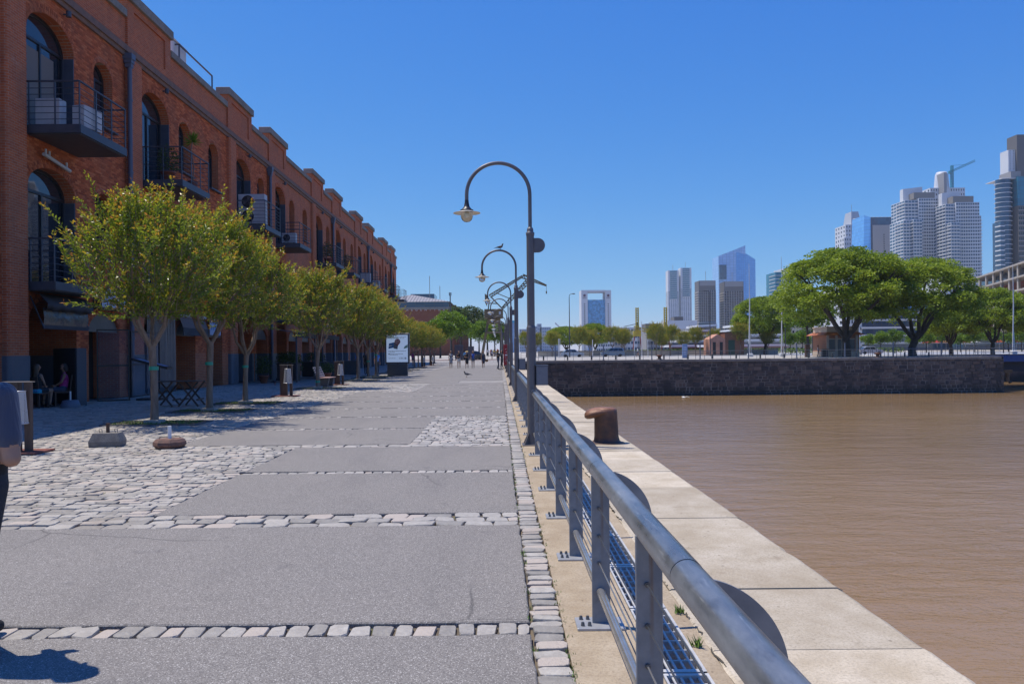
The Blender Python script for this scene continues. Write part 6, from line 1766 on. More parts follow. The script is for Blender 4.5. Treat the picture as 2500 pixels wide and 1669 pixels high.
b = MB(); b.box(-.42,.42,-.18,.18,0,.03); b.build('base', FEN, t)
p = at(1971,868,111); t = thing('brick_pier', 'low brick gate pier beside the kiosk', 'pier', (p.x,111,FARZ)); b = MB(); b.bbox(-.28,.28,-.28,.28,0,1.7,.02); b.build('shaft', m_brick('pier_brick', c1=(.16,.06,.04), c2=(.20,.08,.05)), t); b = MB(); b.bbox(-.33,.33,-.33,.33,1.7,1.8,.02); b.build('cap', CAPC, t)
# waste bin near kiosk
p = at(2017,868,110); t = thing('stone_bin', 'dark square planter bin in front of the kiosk', 'bin', (p.x-.2,110,FARZ)); b = MB(); b.bbox(-.35,.35,-.3,.3,0,.95,.03); b.build('body', BLK, t); b = MB(); b.bbox(-.45,.45,-.4,.4,.95,1.1,.04); b.build('lid', mat('bin_lid_orange', (.35,.16,.08), .6), t)
# kiosk with tiled eave
KX0, KX1 = at(2014,868,111).x, at(2098,868,111).x
t = thing('corner_kiosk', 'small cream and brick kiosk with orange tiled eaves under the big tree', 'kiosk', ((KX0+KX1)/2,111,FARZ)); hw = (KX1-KX0)/2
KC = mat('kiosk_cream', (0.52,0.42,0.33), .8, col2=(.46,.36,.28), nscale=2); KB = m_brick('kiosk_brick', c1=(.30,.12,.07), c2=(.35,.15,.09)); KT = mat('orange_tile', (0.55,0.17,0.05), .6, col2=(.46,.14,.05), nscale=6)
b = MB(); b.box(-hw+.3,hw,-.0,5,0,3.1); b.build('wall', KB, t)
b = MB(); b.box(-hw+.25,hw+.02,-.03,5.02,0,.75); b.build('plinth', KC, t)
for x in (-hw+.25,-hw+1.45,-hw+2.3,hw-2.2,hw-.5):
    b = MB(); b.box(x,x+.32,-.06,.0,0,3.1); b.build('pilaster', KC, t)
for x, w_ in ((-hw+.62,.78),(-hw+1.82,.45),(hw-1.75,1.1)):
    b = MB(); b.box(x,x+w_,-.035,.0,.8 if w_ > .5 else .05,2.4); wz = b.build('window' if w_ > .5 else 'door', mat('kiosk_dark', (.05,.055,.06), .3), t)
    b = MB(); b.box(x-.06,x+w_+.06,-.05,-.036,2.4,2.52); b.build('lintel', KC, wz)
V = [(-hw-.45,-.75,3.0),(hw+.5,-.75,3.0),(hw+.5,5.7,3.0),(-hw-.45,5.7,3.0),(-hw+.35,.05,3.42),(hw-.1,.05,3.42),(hw-.1,4.9,3.42),(-hw+.35,4.9,3.42)]
b = MB(); b.add(V, [(0,1,5,4),(1,2,6,5),(2,3,7,6),(3,0,4,7),(0,3,2,1)]); b.build('eave', KT, t)
b = MB(); b.box(-hw+.3,hw-.05,.0,4.9,3.42,4.05); b.box(-hw+.2,hw+.05,-.08,5.0,4.05,4.2); b.build('parapet', KC, t)
# brick pump house
PX0, PX1 = at(1768,868,150).x, at(1857,868,150).x
t = thing('pump_house', 'dark square brick pump house with lit pink gable wall behind the small trees', 'building', ((PX0+PX1)/2,160,FARZ)); hw = (PX1-PX0)/2
b = MB(); b.box(-hw+3.0,hw,0,6,0,4.5); b.build('block', m_brick('pump_brick', c1=(.15,.06,.04), c2=(.19,.08,.05)), t)
b = MB(); b.prism([(-hw,0),(-hw+3.0,0),(-hw+3.0,3.2),(-hw+1.5,4.2),(-hw,3.2)], 'y', -.2, 5); b.build('gable', m_brick('pump_pink', c1=(.50,.24,.17), c2=(.55,.28,.2)), t)
b = MB(); b.box(-hw+2.9,hw+.1,-.1,6.1,4.5,4.65); b.build('roof', FRAMEM, t)
for x in (-hw+.5,-hw+1.9):
    b = MB(); b.box(x,x+.6,-.25,-.2,0,2.6); b.build('door', FRAMEM, t)
b = MB(); b.box(hw-3.2,hw-1.9,-.06,.0,0,3.0); b.build('door', mat('green_door', (.02,.06,.045), .5), t)
# low white wall and parked row behind the road
t = thing('low_wall', 'long low pale wall beyond the far quay road', 'wall', (0,166,FARZ)); b = MB(); b.box(8,58,0,.5,0,1.0); b.build('body', PALE, t); b = MB(); b.box(7.9,58.1,-.1,.6,1.0,1.12); b.build('coping', CAPC, t)
# people on the far quay
person('jogger with bare orange chest and white cap behind the fence', gp(1909,126), R(90), stand(1.75,.25,hairlen=0,female=False), .03, mm(shirt='orange', shorts='grey', hair='white'), 'people on the far quay', smooth_it=3)
person('person in white bending by the far road beside the thin post', gp(1557,140), R(90), stand(1.68,.15,hairlen=0,female=False,sleeves=1), .03, mm(shirt='white', shorts='denim'), 'people on the far quay', smooth_it=3)
person('person in white standing left of the kiosk', gp(1998,112.5), R(60), stand(1.66,.1,hairlen=.1), .03, mm(shirt='white', shorts='jeans'), 'people on the far quay', smooth_it=3)

# ------------------------------------------------------------------ far quay trees
TP = [to_me(tipu_tree(31, 14.6, 8.7, .33, 125), DARKBARK, TIPU), to_me(tipu_tree(32, 16.0, 11.0, .48, 62), DARKBARK, TIPU), to_me(tipu_tree(33, 14.0, 8.5, .46, 70), DARKBARK, TIPU)]
BT = [to_me(round_tree(41, 9.0, 3.6, .40, 150), DARKBARK, BRIGHT), to_me(round_tree(42, 12.0, 4.5, .42, 120), DARKBARK, DEEP), to_me(round_tree(43, 5.0, 2.3, .30, 230, .4), DARKBARK, BRIGHT)]
TG = 'broad canopy trees on the far quay'
def ft(name, me, px, Y, lab, s_=1.0, rz=0, grp=TG): p = at(px, 868, Y); return place_tree(name, me[0], me[1], lab, (p.x, Y, FARZ-.05), rz, s_, grp)
ft('canopy_tree', TP[0], 2066,107,'huge umbrella-shaped green tree with trunk in front of the kiosk', (1.08,1.05,1.0), .4)
ft('canopy_tree', TP[0], 2228,109,'huge umbrella-shaped green tree next to the white sedan', (1.0,.95,.92), 2.6)
ft('canopy_tree', TP[2], 2322,138,'medium umbrella tree right of the two huge ones', (.60,.60,.68), 1.0)
ft('canopy_tree', TP[2], 2424,130,'medium umbrella tree before the concrete frame building', (.66,.66,.77), 3.3)
ft('canopy_tree', TP[2], 2530,134,'umbrella tree cut by the right picture edge', (.62,.62,.70), 5.0)
ft('canopy_tree', TP[1], 1868,165,'lopsided green tree with leaning trunk left of the huge pair', (.58,.6,.76), 1.7)
ft('leafy_tree', BT[0], 1972,135,'bright leaved tree in the shade under the left huge canopy', 1.15, .3, None)
ft('dome_tree', TP[1], 1382,230,'low dome-shaped tree behind the silver sedan', (.54,.54,.52), 2.0, None)
ft('dome_tree', TP[1], 1452,205,'smaller rounded tree beside the dome-shaped one', (.36,.4,.52), 2.9, None)
SG = 'small street trees along the far quay road'
for k, (px, s_) in enumerate(((1285,.95),(1310,.9),(1352,.95),(1414,1.1),(1443,.9),(1453,1.0),(1496,1.1),(1524,1.0),(1534,1.05),(1602,1.2),(1622,.8),(1650,1.15),(1668,.9),(1706,1.05),(1762,1.0),(1808,1.15),(1885,.9))):
    p = at(px, 868, 160); crape_tree(k, p.x, 160 + (k % 3)*2.5, FARZ-.05, k*2.3, s_*1.0, f'small {"reddish " if k in (6,7,11) else ""}street tree on the far quay road, number {k+1} from the lamps' if False else ['small tree behind the first lamp pole','small tree just right of the first lamp pole','small tree left of the silver sedan','small tree rising over the bonnet of the silver sedan','small tree right behind the silver sedan','second small tree between the two cars','reddish small tree above the people carrier','second reddish small tree near the people carrier','dark small tree right of the people carrier','broad small tree under the left yellow crane','slight small tree between the yellow cranes','small tree under the right yellow crane','slight small tree by the blue totem','round small tree right of the blue totem','small tree in front of the pink gable','dense small tree before the dark pump house','small tree at the foot of the leaning trunk'][k], SG)
YG = 'young bright green trees in front of the glass office block'
for k, px in enumerate((1930,1960,2120,2150,2185,2232,2262,2300,2345,2380,2425,2462,2495)):
    ft('young_tree', BT[2], px, 195+(k % 3)*3, f'young bright green clipped tree before the office block, number {NUMW[k]} from the pump house', 1.0+.12*math.sin(k*2.1), k*1.3, YG)
PG_ = 'green trees at the far end of the promenade'
for k, (px, Y, v, s_, lab) in enumerate(((1102,175,0,1.15,'bright green tree at the promenade end beside the far brick building'),(1075,150,0,.85,'bright green tree just past the warehouse corner'),(1125,215,1,1.15,'dark green tall tree beside the dock crane'),(1150,235,1,1.25,'tallest dark green tree left of the dock crane'),(1170,200,0,1.0,'bright green tree in front of the dark ones'),(1190,225,1,.95,'dark green tree under the crane cabin'),(1208,190,0,.9,'bright green tree nearest the lamp row'),(1222,240,1,.9,'dark tree behind the lamp row'),(1050,165,2,1.2,'low bright shrub-like tree behind the litter bins'),(1030,150,2,1.3,'low bright tree past the last street trees'))):
    p = at(px, 868, Y); place_tree('leafy_tree', BT[v][0], BT[v][1], lab, (p.x,Y,.38), k*1.1, s_, PG_)
# hedge strip
hd = shrub_mesh(77, 1, 1, 10, .3); hb = MB(); r2 = random.Random(8)
for _ in range(5000):
    leaf(hb, Vector((r2.uniform(30,95), r2.uniform(186,189), FARZ+r2.uniform(0,1.1))), Vector((r2.uniform(-1,1),r2.uniform(-1,1),r2.uniform(-.2,1))), .35, .22, r2, r2.random())
tag(hb.build('hedge', BRIGHT, recalc=False), 'clipped green hedge strip along the back of the far quay', 'hedge')
# parasols outside the office block
for k, (px, c_) in enumerate(((2265,'red'),(2288,'red'),(2310,'orange'),(2335,'white'),(2357,'orange'),(2378,'white'),(2440,'red'),(2462,'teal'),(2482,'red'),(2497,'white'))):
    p = at(px, 860, 205); t = thing('parasol', f'{dict(red="red",orange="orange and cream",white="white",teal="green")[c_]} parasol outside the office block, {ORD[k]} from the big trees', 'parasol', (p.x,205,FARZ), group='cafe parasols far behind the quay')
    b = MB(); b.lathe([(1.5,2.25),(1.5,2.3),(.05,2.95),(0,2.95)], n=8, smooth=False); b.build('canopy', CL[c_], t); b = MB(); b.cyl((0,0,0),(0,0,2.9),.03,n=6); b.build('pole', WHITE, t)
# two poster frames at the end of the promenade
for (px, lab) in ((1120.5,'dark glazed poster frame at the promenade end behind the women'),(1150,'second, smaller poster frame at the promenade end')):
    p = at(px,868,118); t = thing('advertising_case', lab, 'advertising panel', (p.x,118,.28)); w_ = .62 if px < 1140 else .45; h = 2.35 if px < 1140 else 2.1
    b = MB(); b.box(-w_,w_,-.1,.1,.3,h); b.build('case', MUP, t); b = MB(); b.box(-w_+.08,w_-.08,-.106,-.1005,.42,h-.12); b.build('poster', mat('poster_dim', (.07,.06,.085), .2), t)
    for sx_ in (-1,1):
        b = MB(); b.box(sx_*w_*.8-.05,sx_*w_*.8+.05,-.08,.08,0,.3); b.build('leg', MUP, t)

# scum floating by the dock wall
fb = MB(); r3 = random.Random(6)
for k in range(14):
    p = G(1676+r3.uniform(-9,9), 968.5+r3.uniform(-1.0,1.5), -3.99); n_ = 7; rr0 = r3.uniform(.06,.22)
    fb.add([(p.x+rr0*math.cos(2*PI*i/n_)*r3.uniform(.6,1.3), p.y+rr0*1.6*math.sin(2*PI*i/n_)*r3.uniform(.6,1.3), -3.985+r3.uniform(0,.02)) for i in range(n_)], [tuple(range(n_))])
o = tag(fb.build('foam', WHITE, recalc=False), kind='stuff')
# ------------------------------------------------------------------ skyline
BWHITE = mat('tower_white', (0.60,0.61,0.63), .7, col2=(0.54,0.55,0.58), nscale=.05); BGREY = mat('tower_grey', (0.26,0.25,0.25), .7); BBROWN = mat('tower_brown', (0.12,0.108,0.102), .6); BBEIGE = mat('tower_beige', (0.40,0.36,0.33), .7)
WINB = m_pane('far_window_blue', (0.05,0.10,0.16)); WIND = m_pane('far_window_dark', (0.018,0.02,0.026)); WINM = m_pane('far_window_mid', (0.07,0.095,0.13))

def m_curtain(name, col, col2, sx_, sz, rough=.08):
    m, t, b = new_mat(name); o = t.obj()
    s3 = t.n('SeparateXYZ'); t.l(o, s3.inputs[0])
    cv = t.n('CombineXYZ'); t.l(t.math('ADD', s3.outputs[0], s3.outputs[1]), cv.inputs[0]); t.l(s3.outputs[2], cv.inputs[1])
    br = t.n('TexBrick'); t.l(cv.outputs[0], br.inputs['Vector']); br.offset = 0.0
    for i, v in (('Scale', 1.0), ('Mortar Size', .12), ('Brick Width', sx_), ('Row Height', sz), ('Bias', 0.0)): br.inputs[i].default_value = v
    br.inputs['Color1'].default_value = c4(col); br.inputs['Color2'].default_value = c4(col2); br.inputs['Mortar'].default_value = c4(tuple(v*.55+.05 for v in col))
    t.l(br.outputs[0], b.inputs['Base Color']); b.inputs['Roughness'].default_value = rough; b.inputs['Specular IOR Level'].default_value = .8
    return m
GBLUE = m_curtain('glass_blue', (0.11,0.34,0.72), (0.15,0.42,0.80), 3.0, 3.6); GTEAL = m_curtain('glass_teal', (0.02,0.13,0.20), (0.03,0.18,0.25), 3.0, 3.2); GDARK = m_curtain('glass_darkblue', (0.03,0.06,0.11), (0.05,0.10,0.16), 3.0, 3.2); GICB = m_curtain('glass_sky', (0.08,0.34,0.62), (0.14,0.42,0.70), 2.4, 1.9)
class Tower:
    def __init__(s, name, label, Y, cat='tower'):
        s.Y = Y; s.t = thing(name, label, cat, (0, Y, FARZ)); s.k = FOC/Y
    def X(s, px, py=830): return at(px, py, s.Y).x
    def Z(s, px, py): return at(px, py, s.Y).z - FARZ
    def vol(s, name, px0, px1, pyt, mat_, dep=30, pyb=None, y0=0.0):
        x0, x1 = s.X(px0, pyt), s.X(px1, pyt); z1 = s.Z(px1, pyt); z0 = 0 if pyb is None else s.Z(px1, pyb)
        b = MB(); b.box(x0, x1, y0, y0+dep, z0, z1); b.build(name, mat_, s.t)
        return x0, x1, z0, z1, y0, dep
    def wins(s, v, nx, nz, mat_, fw=.6, fh=.55, side=True, ns=6, name='windows', zt=.0, zb=0, proud=.12):
        x0, x1, z0, z1, y0, dep = v; z1 -= zt; z0 += zb; b = MB(); dx, dz = (x1-x0)/nx, (z1-z0)/nz
        for j in range(nz):
            za = z0+dz*(j+.5-fh/2); zb_ = z0+dz*(j+.5+fh/2)
            for i in range(nx):
                a = x0+dx*(i+.5-fw/2); c = x0+dx*(i+.5+fw/2)
                b.add([(a,y0-proud,za),(c,y0-proud,za),(c,y0-proud,zb_),(a,y0-proud,zb_)], [(0,1,2,3)])
            if side:
                dy = dep/ns
                for i in range(ns):
                    a = y0+dy*(i+.5-fw/2); c = y0+dy*(i+.5+fw/2)
                    b.add([(x0-proud,c,za),(x0-proud,a,za),(x0-proud,a,zb_),(x0-proud,c,zb_)], [(0,1,2,3)])
        o = b.build(name, mat_, s.t, recalc=False); o['kind'] = 'stuff'
    def bands(s, v, nz, mat_, h=.35, out=1.0, xs=None, name='balconies', zb=0.0, side=True):
        x0, x1, z0, z1, y0, dep = v; b = MB(); dz = (z1-z0-zb)/nz
        xa, xb = (x0, x1) if xs is None else (x0+(x1-x0)*xs[0], x0+(x1-x0)*xs[1])
        for j in range(nz):
            z = z0+zb+dz*j; b.box(xa-(out if side else 0), xb, y0-out, y0+(dep*.6 if side else .2), z, z+dz*h)
        o = b.build(name, mat_, s.t); o['kind'] = 'stuff'
# 1 bank tower: white portal with blue glass
T = Tower('bank_tower', 'white portal-shaped bank tower with sky blue glass centre', 1000)
vl = T.vol('leg', 1419,1434.5,708,BWHITE,26); vr = T.vol('leg', 1477.5,1492,708,BWHITE,26); T.vol('top_beam', 1434.5,1477.5,707.6,BWHITE,26,712)
vg = T.vol('glass_wall', 1434.5,1477.5,731,GICB,22,None,2.0)
T.wins(vl,1,24,WIND,.22,.45,False,zt=16); T.wins(vr,1,24,WIND,.22,.45,False,zt=16)
# curtain wall panes at slightly different angles; mosaic reflections put into random tints
b = MB(); x0, x1, z0, z1 = vg[0], vg[1], vg[2], vg[3]; r_ = random.Random(3); nx, nz = 18, 34
for i in range(nx):
    for j in range(nz):
        a, c = x0+(x1-x0)*(i+.06)/nx, x0+(x1-x0)*(i+.94)/nx; za, zb = z0+(z1-z0)*(j+.08)/nz, z0+(z1-z0)*(j+.92)/nz
        d1, d2, d3 = r_.uniform(-.05,.05), r_.uniform(-.05,.05), r_.uniform(-.05,.05)
        b.add([(a,1.8+d1,za),(c,1.8+d2,za),(c,1.8+d3,zb),(a,1.8+d1+d3-d2,zb)], [(0,1,2,3)], tint=r_.random())
o = b.build('panes', mat('curtain_pane', (0.07,0.26,0.50), .06, spec=.9, tintamt=.45), T.t, recalc=False); o['kind'] = 'stuff'
LOGO = mat('logo_maroon', (0.10,0.03,0.05), .5)
for px in (1427,1485):
    p = Vector((T.X(px,721), -.3, T.Z(px,721))); b = MB(); b.cyl((p.x,-.35,p.z),(p.x,-.05,p.z),1.55,n=20); b.build('logo', LOGO, T.t)
    text('logo_name', 'ICBC', 2.1, LOGO, T.t, (p.x,-.3,T.Z(px,727)), (PI/2,0,0), .1)
# 2 slim twin towers
for (a, c, top, lab) in ((1631,1657,660,'left and slightly lower of the two slim white blue twin towers'),(1661.5,1688,653.5,'right and slightly taller of the two slim white blue twin towers')):
    T = Tower('residential_tower', lab, 1600); v = T.vol('shaft', a,c,top,BWHITE,24); T.wins(v,5,50,WINB,.62,.5,True,3,zt=42)
    m_ = (v[0]+(v[1]-v[0])*.18, v[0]+(v[1]-v[0])*.82, v[3]-58, v[3]-1, 0, 24)
    b = MB(); b.box(m_[0],m_[1],-.8,0,m_[2],m_[3]); b.build('glazed_crown', GTEAL, T.t); b = MB()
    for j in range(15): b.box(m_[0],m_[1],-1.4,-.8,m_[2]+j*3.8,m_[2]+j*3.8+.8)
    o = b.build('balconies', BWHITE, T.t); o['kind'] = 'stuff'; b = MB(); b.cyl(((v[0]+v[1])/2,5,v[3]),((v[0]+v[1])/2,5,v[3]+12),.3,n=6); b.build('antenna', BGREY, T.t)
# 3 brown towers
for (a, c, top, lab) in ((1706,1747,685,'dark brown slab tower standing clear of the glass tower'),(1768,1815,687,'dark brown slab tower in front of the slanted glass tower')):
    T = Tower('brown_tower', lab, 1120); v = T.vol('shaft', a,c,top,BBROWN,24); T.wins(v,8,24,WIND,.7,.55,False,zt=13); v2 = T.vol('crown', a+2,c-1.5,top-.5,BGREY,20,top+12,-.3)
    b = MB(); x0, x1, z0, z1, y0, dp = v
    for j in range(24): b.box(x0-1.2,x0+.0,0,22,j*(z1-13)/24,j*(z1-13)/24+1.2)
    o = b.build('balconies', BBEIGE, T.t); o['kind'] = 'stuff'
    b = MB()
    for i in range(9): b.box(x0+(x1-x0)*i/8-.3,x0+(x1-x0)*i/8+.3,-.35,0,0,z1-13)
    o = b.build('ribs', BGREY, T.t); o['kind'] = 'stuff'; b = MB(); b.cyl(((x0+x1)/2,8,z1),((x0+x1)/2,8,z1+14),.3,n=6); b.build('antenna', BGREY, T.t)
# 4 slanted glass tower
T = Tower('glass_tower', 'blue glass office tower with slanted pointed top', 1230); Y = T.Y
xa, xm, xp, xb = T.X(1756), T.X(1795), T.X(1817.5), T.X(1848)
za, zm, zp, zm2, zb = T.Z(1756,625), T.Z(1795,610), T.Z(1817.5,600.5), T.Z(1817.5,623), T.Z(1848,632.5)
b = MB(); b.add([(xa,0,0),(xm,-8,0),(xm,-8,zm),(xa,0,za),(xa,36,0),(xm,36,0),(xm,36,zm),(xa,36,za)], [(0,1,2,3),(4,0,3,7),(3,2,6,7),(5,4,7,6)]); b.build('left_wing', m_curtain('glass_pale', (0.26,0.44,0.72),(0.33,0.52,0.80),3.4,4.2,.2), T.t)
b = MB(); b.add([(xm,-8.05,0),(xp,-9,0),(xb,4,0),(xb,4,zb),(xp,-9,zm2+2),(xm,-8.05,T.Z(1795,617)),(xm,36,0),(xb,36,0),(xb,36,zb),(xm,36,T.Z(1795,617))], [(0,1,4,5),(1,2,3,4),(2,7,8,3),(5,4,3,8,9)]); b.build('right_wing', GBLUE, T.t)
b = MB(); b.add([(xm,-8.1,T.Z(1795,616)),(xp,-9.0,zm2),(xp,-9.0,zp),(xm,-8.1,zm),(xm,-7,T.Z(1795,616)),(xp,-8,zm2),(xp,-8,zp),(xm,-7,zm)], [(0,1,2,3),(7,6,5,4),(3,2,6,7),(1,5,6,2)]); b.build('top_fin', MATS['glass_pale'], T.t)
b = MB(); b.box(T.X(1756.3),T.X(1773),-4.6,-.2,T.Z(1765,682),T.Z(1765,647)); b.build('dark_recess', GDARK, T.t)
# 5 teal tower behind the leaning tree
T = Tower('teal_tower', 'small teal glass tower behind the leaning canopy tree', 520); v = T.vol('glass', 1893,1912,664,GTEAL,18); T.bands(v,22,BWHITE,.12,.6); T.vol('white_core', 1912,1931,655,BWHITE,18)
# 6 white stepped tower
T = Tower('residential_tower', 'white stepped residential tower with tapered grey cap', 900); v = T.vol('shaft', 2064,2112,548,BWHITE,28); T.wins(v,7,30,WIND,.35,.4,True,4); v = T.vol('lower_wing', 2056.5,2079,581,BWHITE,24,None,-5); T.wins(v,4,26,WIND,.35,.45,True,4)
x0, x1, z0, z1 = T.X(2083), T.X(2109), T.Z(2095,548), T.Z(2095,515); b = MB(); b.add([(x0,2,z0),(x1,2,z0),(x1,24,z0),(x0,24,z0),(x0+1,4,z1),(x1-3.2,4,z1),(x1-3.2,20,z1),(x0+1,20,z1)], [(0,1,5,4),(1,2,6,5),(2,3,7,6),(3,0,4,7),(4,5,6,7)]); b.build('cap', mat('cap_grey', (.42,.44,.48), .5), T.t)
b = MB(); b.box(T.X(2082),T.X(2091),-.6,0,0,T.Z(2086,548)); b.build('dark_strip', BGREY, T.t); b = MB(); b.cyl(((x0+x1)/2-2,10,z1),((x0+x1)/2-2,10,z1+9),.2,n=6); b.build('antenna', BGREY, T.t)
# 7 grey tower with blank panel
T = Tower('office_tower', 'beige panelled office tower with slanted glass side and pergola crown', 820)
x0, x1, z1 = T.X(2128), T.X(2186), T.Z(2160,530); b = MB(); b.box(x0,x1,0,30,0,z1); b.build('core', GDARK, T.t); xl0, xl1 = T.X(2107.5), T.X(2117)
b = MB(); b.add([(xl0,4,0),(x0,-.2,0),(x0,-.2,z1),(xl1,4,T.Z(2117,524)),(xl0,32,0),(x0,32,0),(x0,32,z1),(xl1,32,T.Z(2117,524))], [(0,1,2,3),(4,0,3,7),(3,2,6,7)]); b.build('glass_side', GBLUE, T.t)
b = MB(); b.box(T.X(2132.5),T.X(2185.3),-.8,-.05,0,T.Z(2160,549.5)); b.build('blank_panel', BBEIGE, T.t)
LET = mat('facade_letters', (.03,.03,.035), .5)
for k in range(9): b = MB(); z = T.Z(2160,575+k*5.5); b.box(T.X(2158.8),T.X(2160.6),-.95,-.8,z,z+1.5); b.build('letter', LET, T.t)
b = MB()
for i in range(7): b.beam((x0+(x1-x0)*i/6,0,z1),(xl1+(x1-3-xl1)*i/6,30,T.Z(2150,522.5)),.7)
o = b.build('pergola', BWHITE, T.t); o['kind'] = 'stuff'
# 8, 9 big residential towers
def big_res(label, Y, segs, crown, slab, nfl):
    T = Tower('residential_tower', label, Y)
    for (a, c, top, y0, nx, kind) in segs:
        v = T.vol('wing', a,c,top, BWHITE if kind != 'g' else BGREY, 26, None, y0); h = v[3]; n = max(8, int(h/3.05))
        if kind == 'm':
            T.wins(v,nx,n,WINM,.72,.55,False,6); T.bands(v,n,BWHITE,.16,.7,(.18,.60),side=False)
        elif kind == 'b': T.wins(v,nx,n,WINB,.8,.6,True,5); T.bands(v,n,BWHITE,.22,.9)
        elif kind == 'r': T.wins(v,nx,n,WINM,.6,.5,False); b = MB(); x1 = v[1]; [b.box(x1,x1+1.0,y0,y0+18,j*3.05,j*3.05+.9) for j in range(n)]; o = b.build('balconies', BWHITE, T.t); o['kind'] = 'stuff'
    a, c, t0, t1 = crown; T.vol('crown', a,c,t0,mat('crown_taupe', (.20,.185,.17), .7),20,t1,-3)
    a, c, top = slab; x0, x1, z1 = T.X(a), T.X(c), T.Z((a+c)/2, top); b = MB(); b.add([(x0,6,0),(x1,6,0),(x1-2.5,6,z1+1.5),(x0,6,z1-.5),(x0,12,0),(x1,12,0),(x1-2.5,12,z1+1.5),(x0,12,z1-.5)], [(0,1,2,3),(7,6,5,4),(3,2,6,7),(0,3,7,4),(1,5,6,2)]); b.build('slab', BWHITE, T.t)
    return T
T = big_res('left of the pair of big white balconied residential towers', 750, ((2195,2216,541,-8,3,'b'),(2205,2237,490,-3,4,'b'),(2215.5,2236,540,-11,3,'b'),(2236,2288,486,-5,9,'m'),(2288,2306,505,-4,3,'r')), (2227,2278,471,486), (2216,2270,457), 40)
T = big_res('right of the pair of big white balconied residential towers', 730, ((2307,2327,547,-10,3,'b'),(2304,2329,499,-3,4,'b'),(2326,2383,496,-5,10,'m'),(2383,2389,528,-4,2,'r')), (2322,2372,480,496), (2312,2361,467), 40)
# 10 white tower behind with cylinder top and crane
T = Tower('residential_tower', 'white tower with rounded cylinder top behind the big pair', 930); v = T.vol('shaft', 2271,2356,458,BWHITE,30); T.wins(v,14,36,WIND,.35,.45,True,4)
x0, x1 = T.X(2292), T.X(2327); z0, z1 = T.Z(2310,458), T.Z(2310,418); b = MB(); b.lathe([((x1-x0)/2,0),((x1-x0)/2,z0),((x1-x0)/2-1.5,z1-3),((x1-x0)/2-3,z1),(0,z1+.5)], ((x0+x1)/2,6,0), n=28); b.build('cylinder', mat('cyl_white', (.55,.56,.60), .5), T.t)
b = MB(); b.box(T.X(2295.5),T.X(2302),-11,4,0,T.Z(2300,426)); b.build('stair_strip', BGREY, T.t)
C = Tower('tower_crane', 'turquoise construction crane on the white tower roof', 925, 'crane'); CRT = mat('crane_turquoise', (0.02,0.24,0.30), .5)
def lattice(b, p, q, w_, n, th):
    p, q = Vector(p), Vector(q); d = (q-p).normalized(); up = Vector((0,1,0)) if abs(d.y) < .9 else Vector((1,0,0)); a = d.cross(up).normalized()*w_/2; c = d.cross(a).normalized()*w_/2
    cs = [a+c,a-c,-a-c,-a+c]
    for k_ in cs: b.beam(p+k_, q+k_, th)
    for i in range(n):
        s0, s1 = p.lerp(q,i/n), p.lerp(q,(i+1)/n)
        for m_ in range(4): b.beam(s0+cs[m_], s1+cs[(m_+1)%4], th*.7)
b = MB(); x = C.X(2328); lattice(b, (x,0,C.Z(2328,458)), (x,0,C.Z(2328,404)), 2.2, 9, .5); b.build('mast', CRT, C.t)
b = MB(); lattice(b, (C.X(2321),0,C.Z(2321,421)), (C.X(2384),0,C.Z(2384,392.5)), 1.8, 12, .45); b.build('jib', CRT, C.t)
b = MB(); b.box(C.X(2320),C.X(2325),-1.5,1.5,C.Z(2322,424),C.Z(2322,418)); b.build('counterweight', CRT, C.t); b = MB(); b.beam((x,0,C.Z(2328,404)),(C.X(2362),0,C.Z(2362,402)),.3); b.build('tie', CRT, C.t)
# 11 right edge tower
T = Tower('glass_tower', 'tall rounded blue glass tower with white slab on the right edge', 600); x0, x1, z1 = T.X(2448), T.X(2482), T.Z(2465,435)
b = MB(); b.lathe([((x1-x0)/2,0),((x1-x0)/2,z1)], ((x0+x1)/2,6,0), n=32); b.build('round_shaft', GDARK, T.t); b = MB()
for j in range(36): b.lathe([((x1-x0)/2+.7,z1*j/36),((x1-x0)/2+.7,z1*j/36+.35)], ((x0+x1)/2,6,0), n=32)
o = b.build('balconies', BWHITE, T.t); o['kind'] = 'stuff'
v = T.vol('teal_front', 2480,2499,432,GTEAL,18,None,-2); v = T.vol('brown_front', 2480,2520,503,BBROWN,18,None,-3); T.wins(v,8,28,WIND,.5,.5,False); T.bands(v,28,BGREY,.15,.5,side=False)
v = T.vol('white_slab', 2474,2491,361,BWHITE,10,None,6); T.wins(v,2,26,WIND,.25,.28,False,zb=100); T.vol('dark_slab', 2491,2512,325,BBROWN,12,None,4); T.vol('cap', 2468,2492,418,BGREY,14,434,0)
v = T.vol('left_wing', 2443,2452,541,GDARK,10); T.bands(v,26,BWHITE,.22,.7); T.vol('pergola', 2446,2502,434,BWHITE,20,435.5)
# low white block below the pair
T = Tower('low_block', 'low white rooftop block below the big residential pair', 420, 'building'); T.vol('base', 2300,2372,690,BWHITE,30); T.vol('roof_box', 2322,2372,655,BBROWN,14,668); T.vol('white_top', 2315,2375,668,BWHITE,20,690,-2); T.vol('wing', 2372,2400,702,BGREY,20)
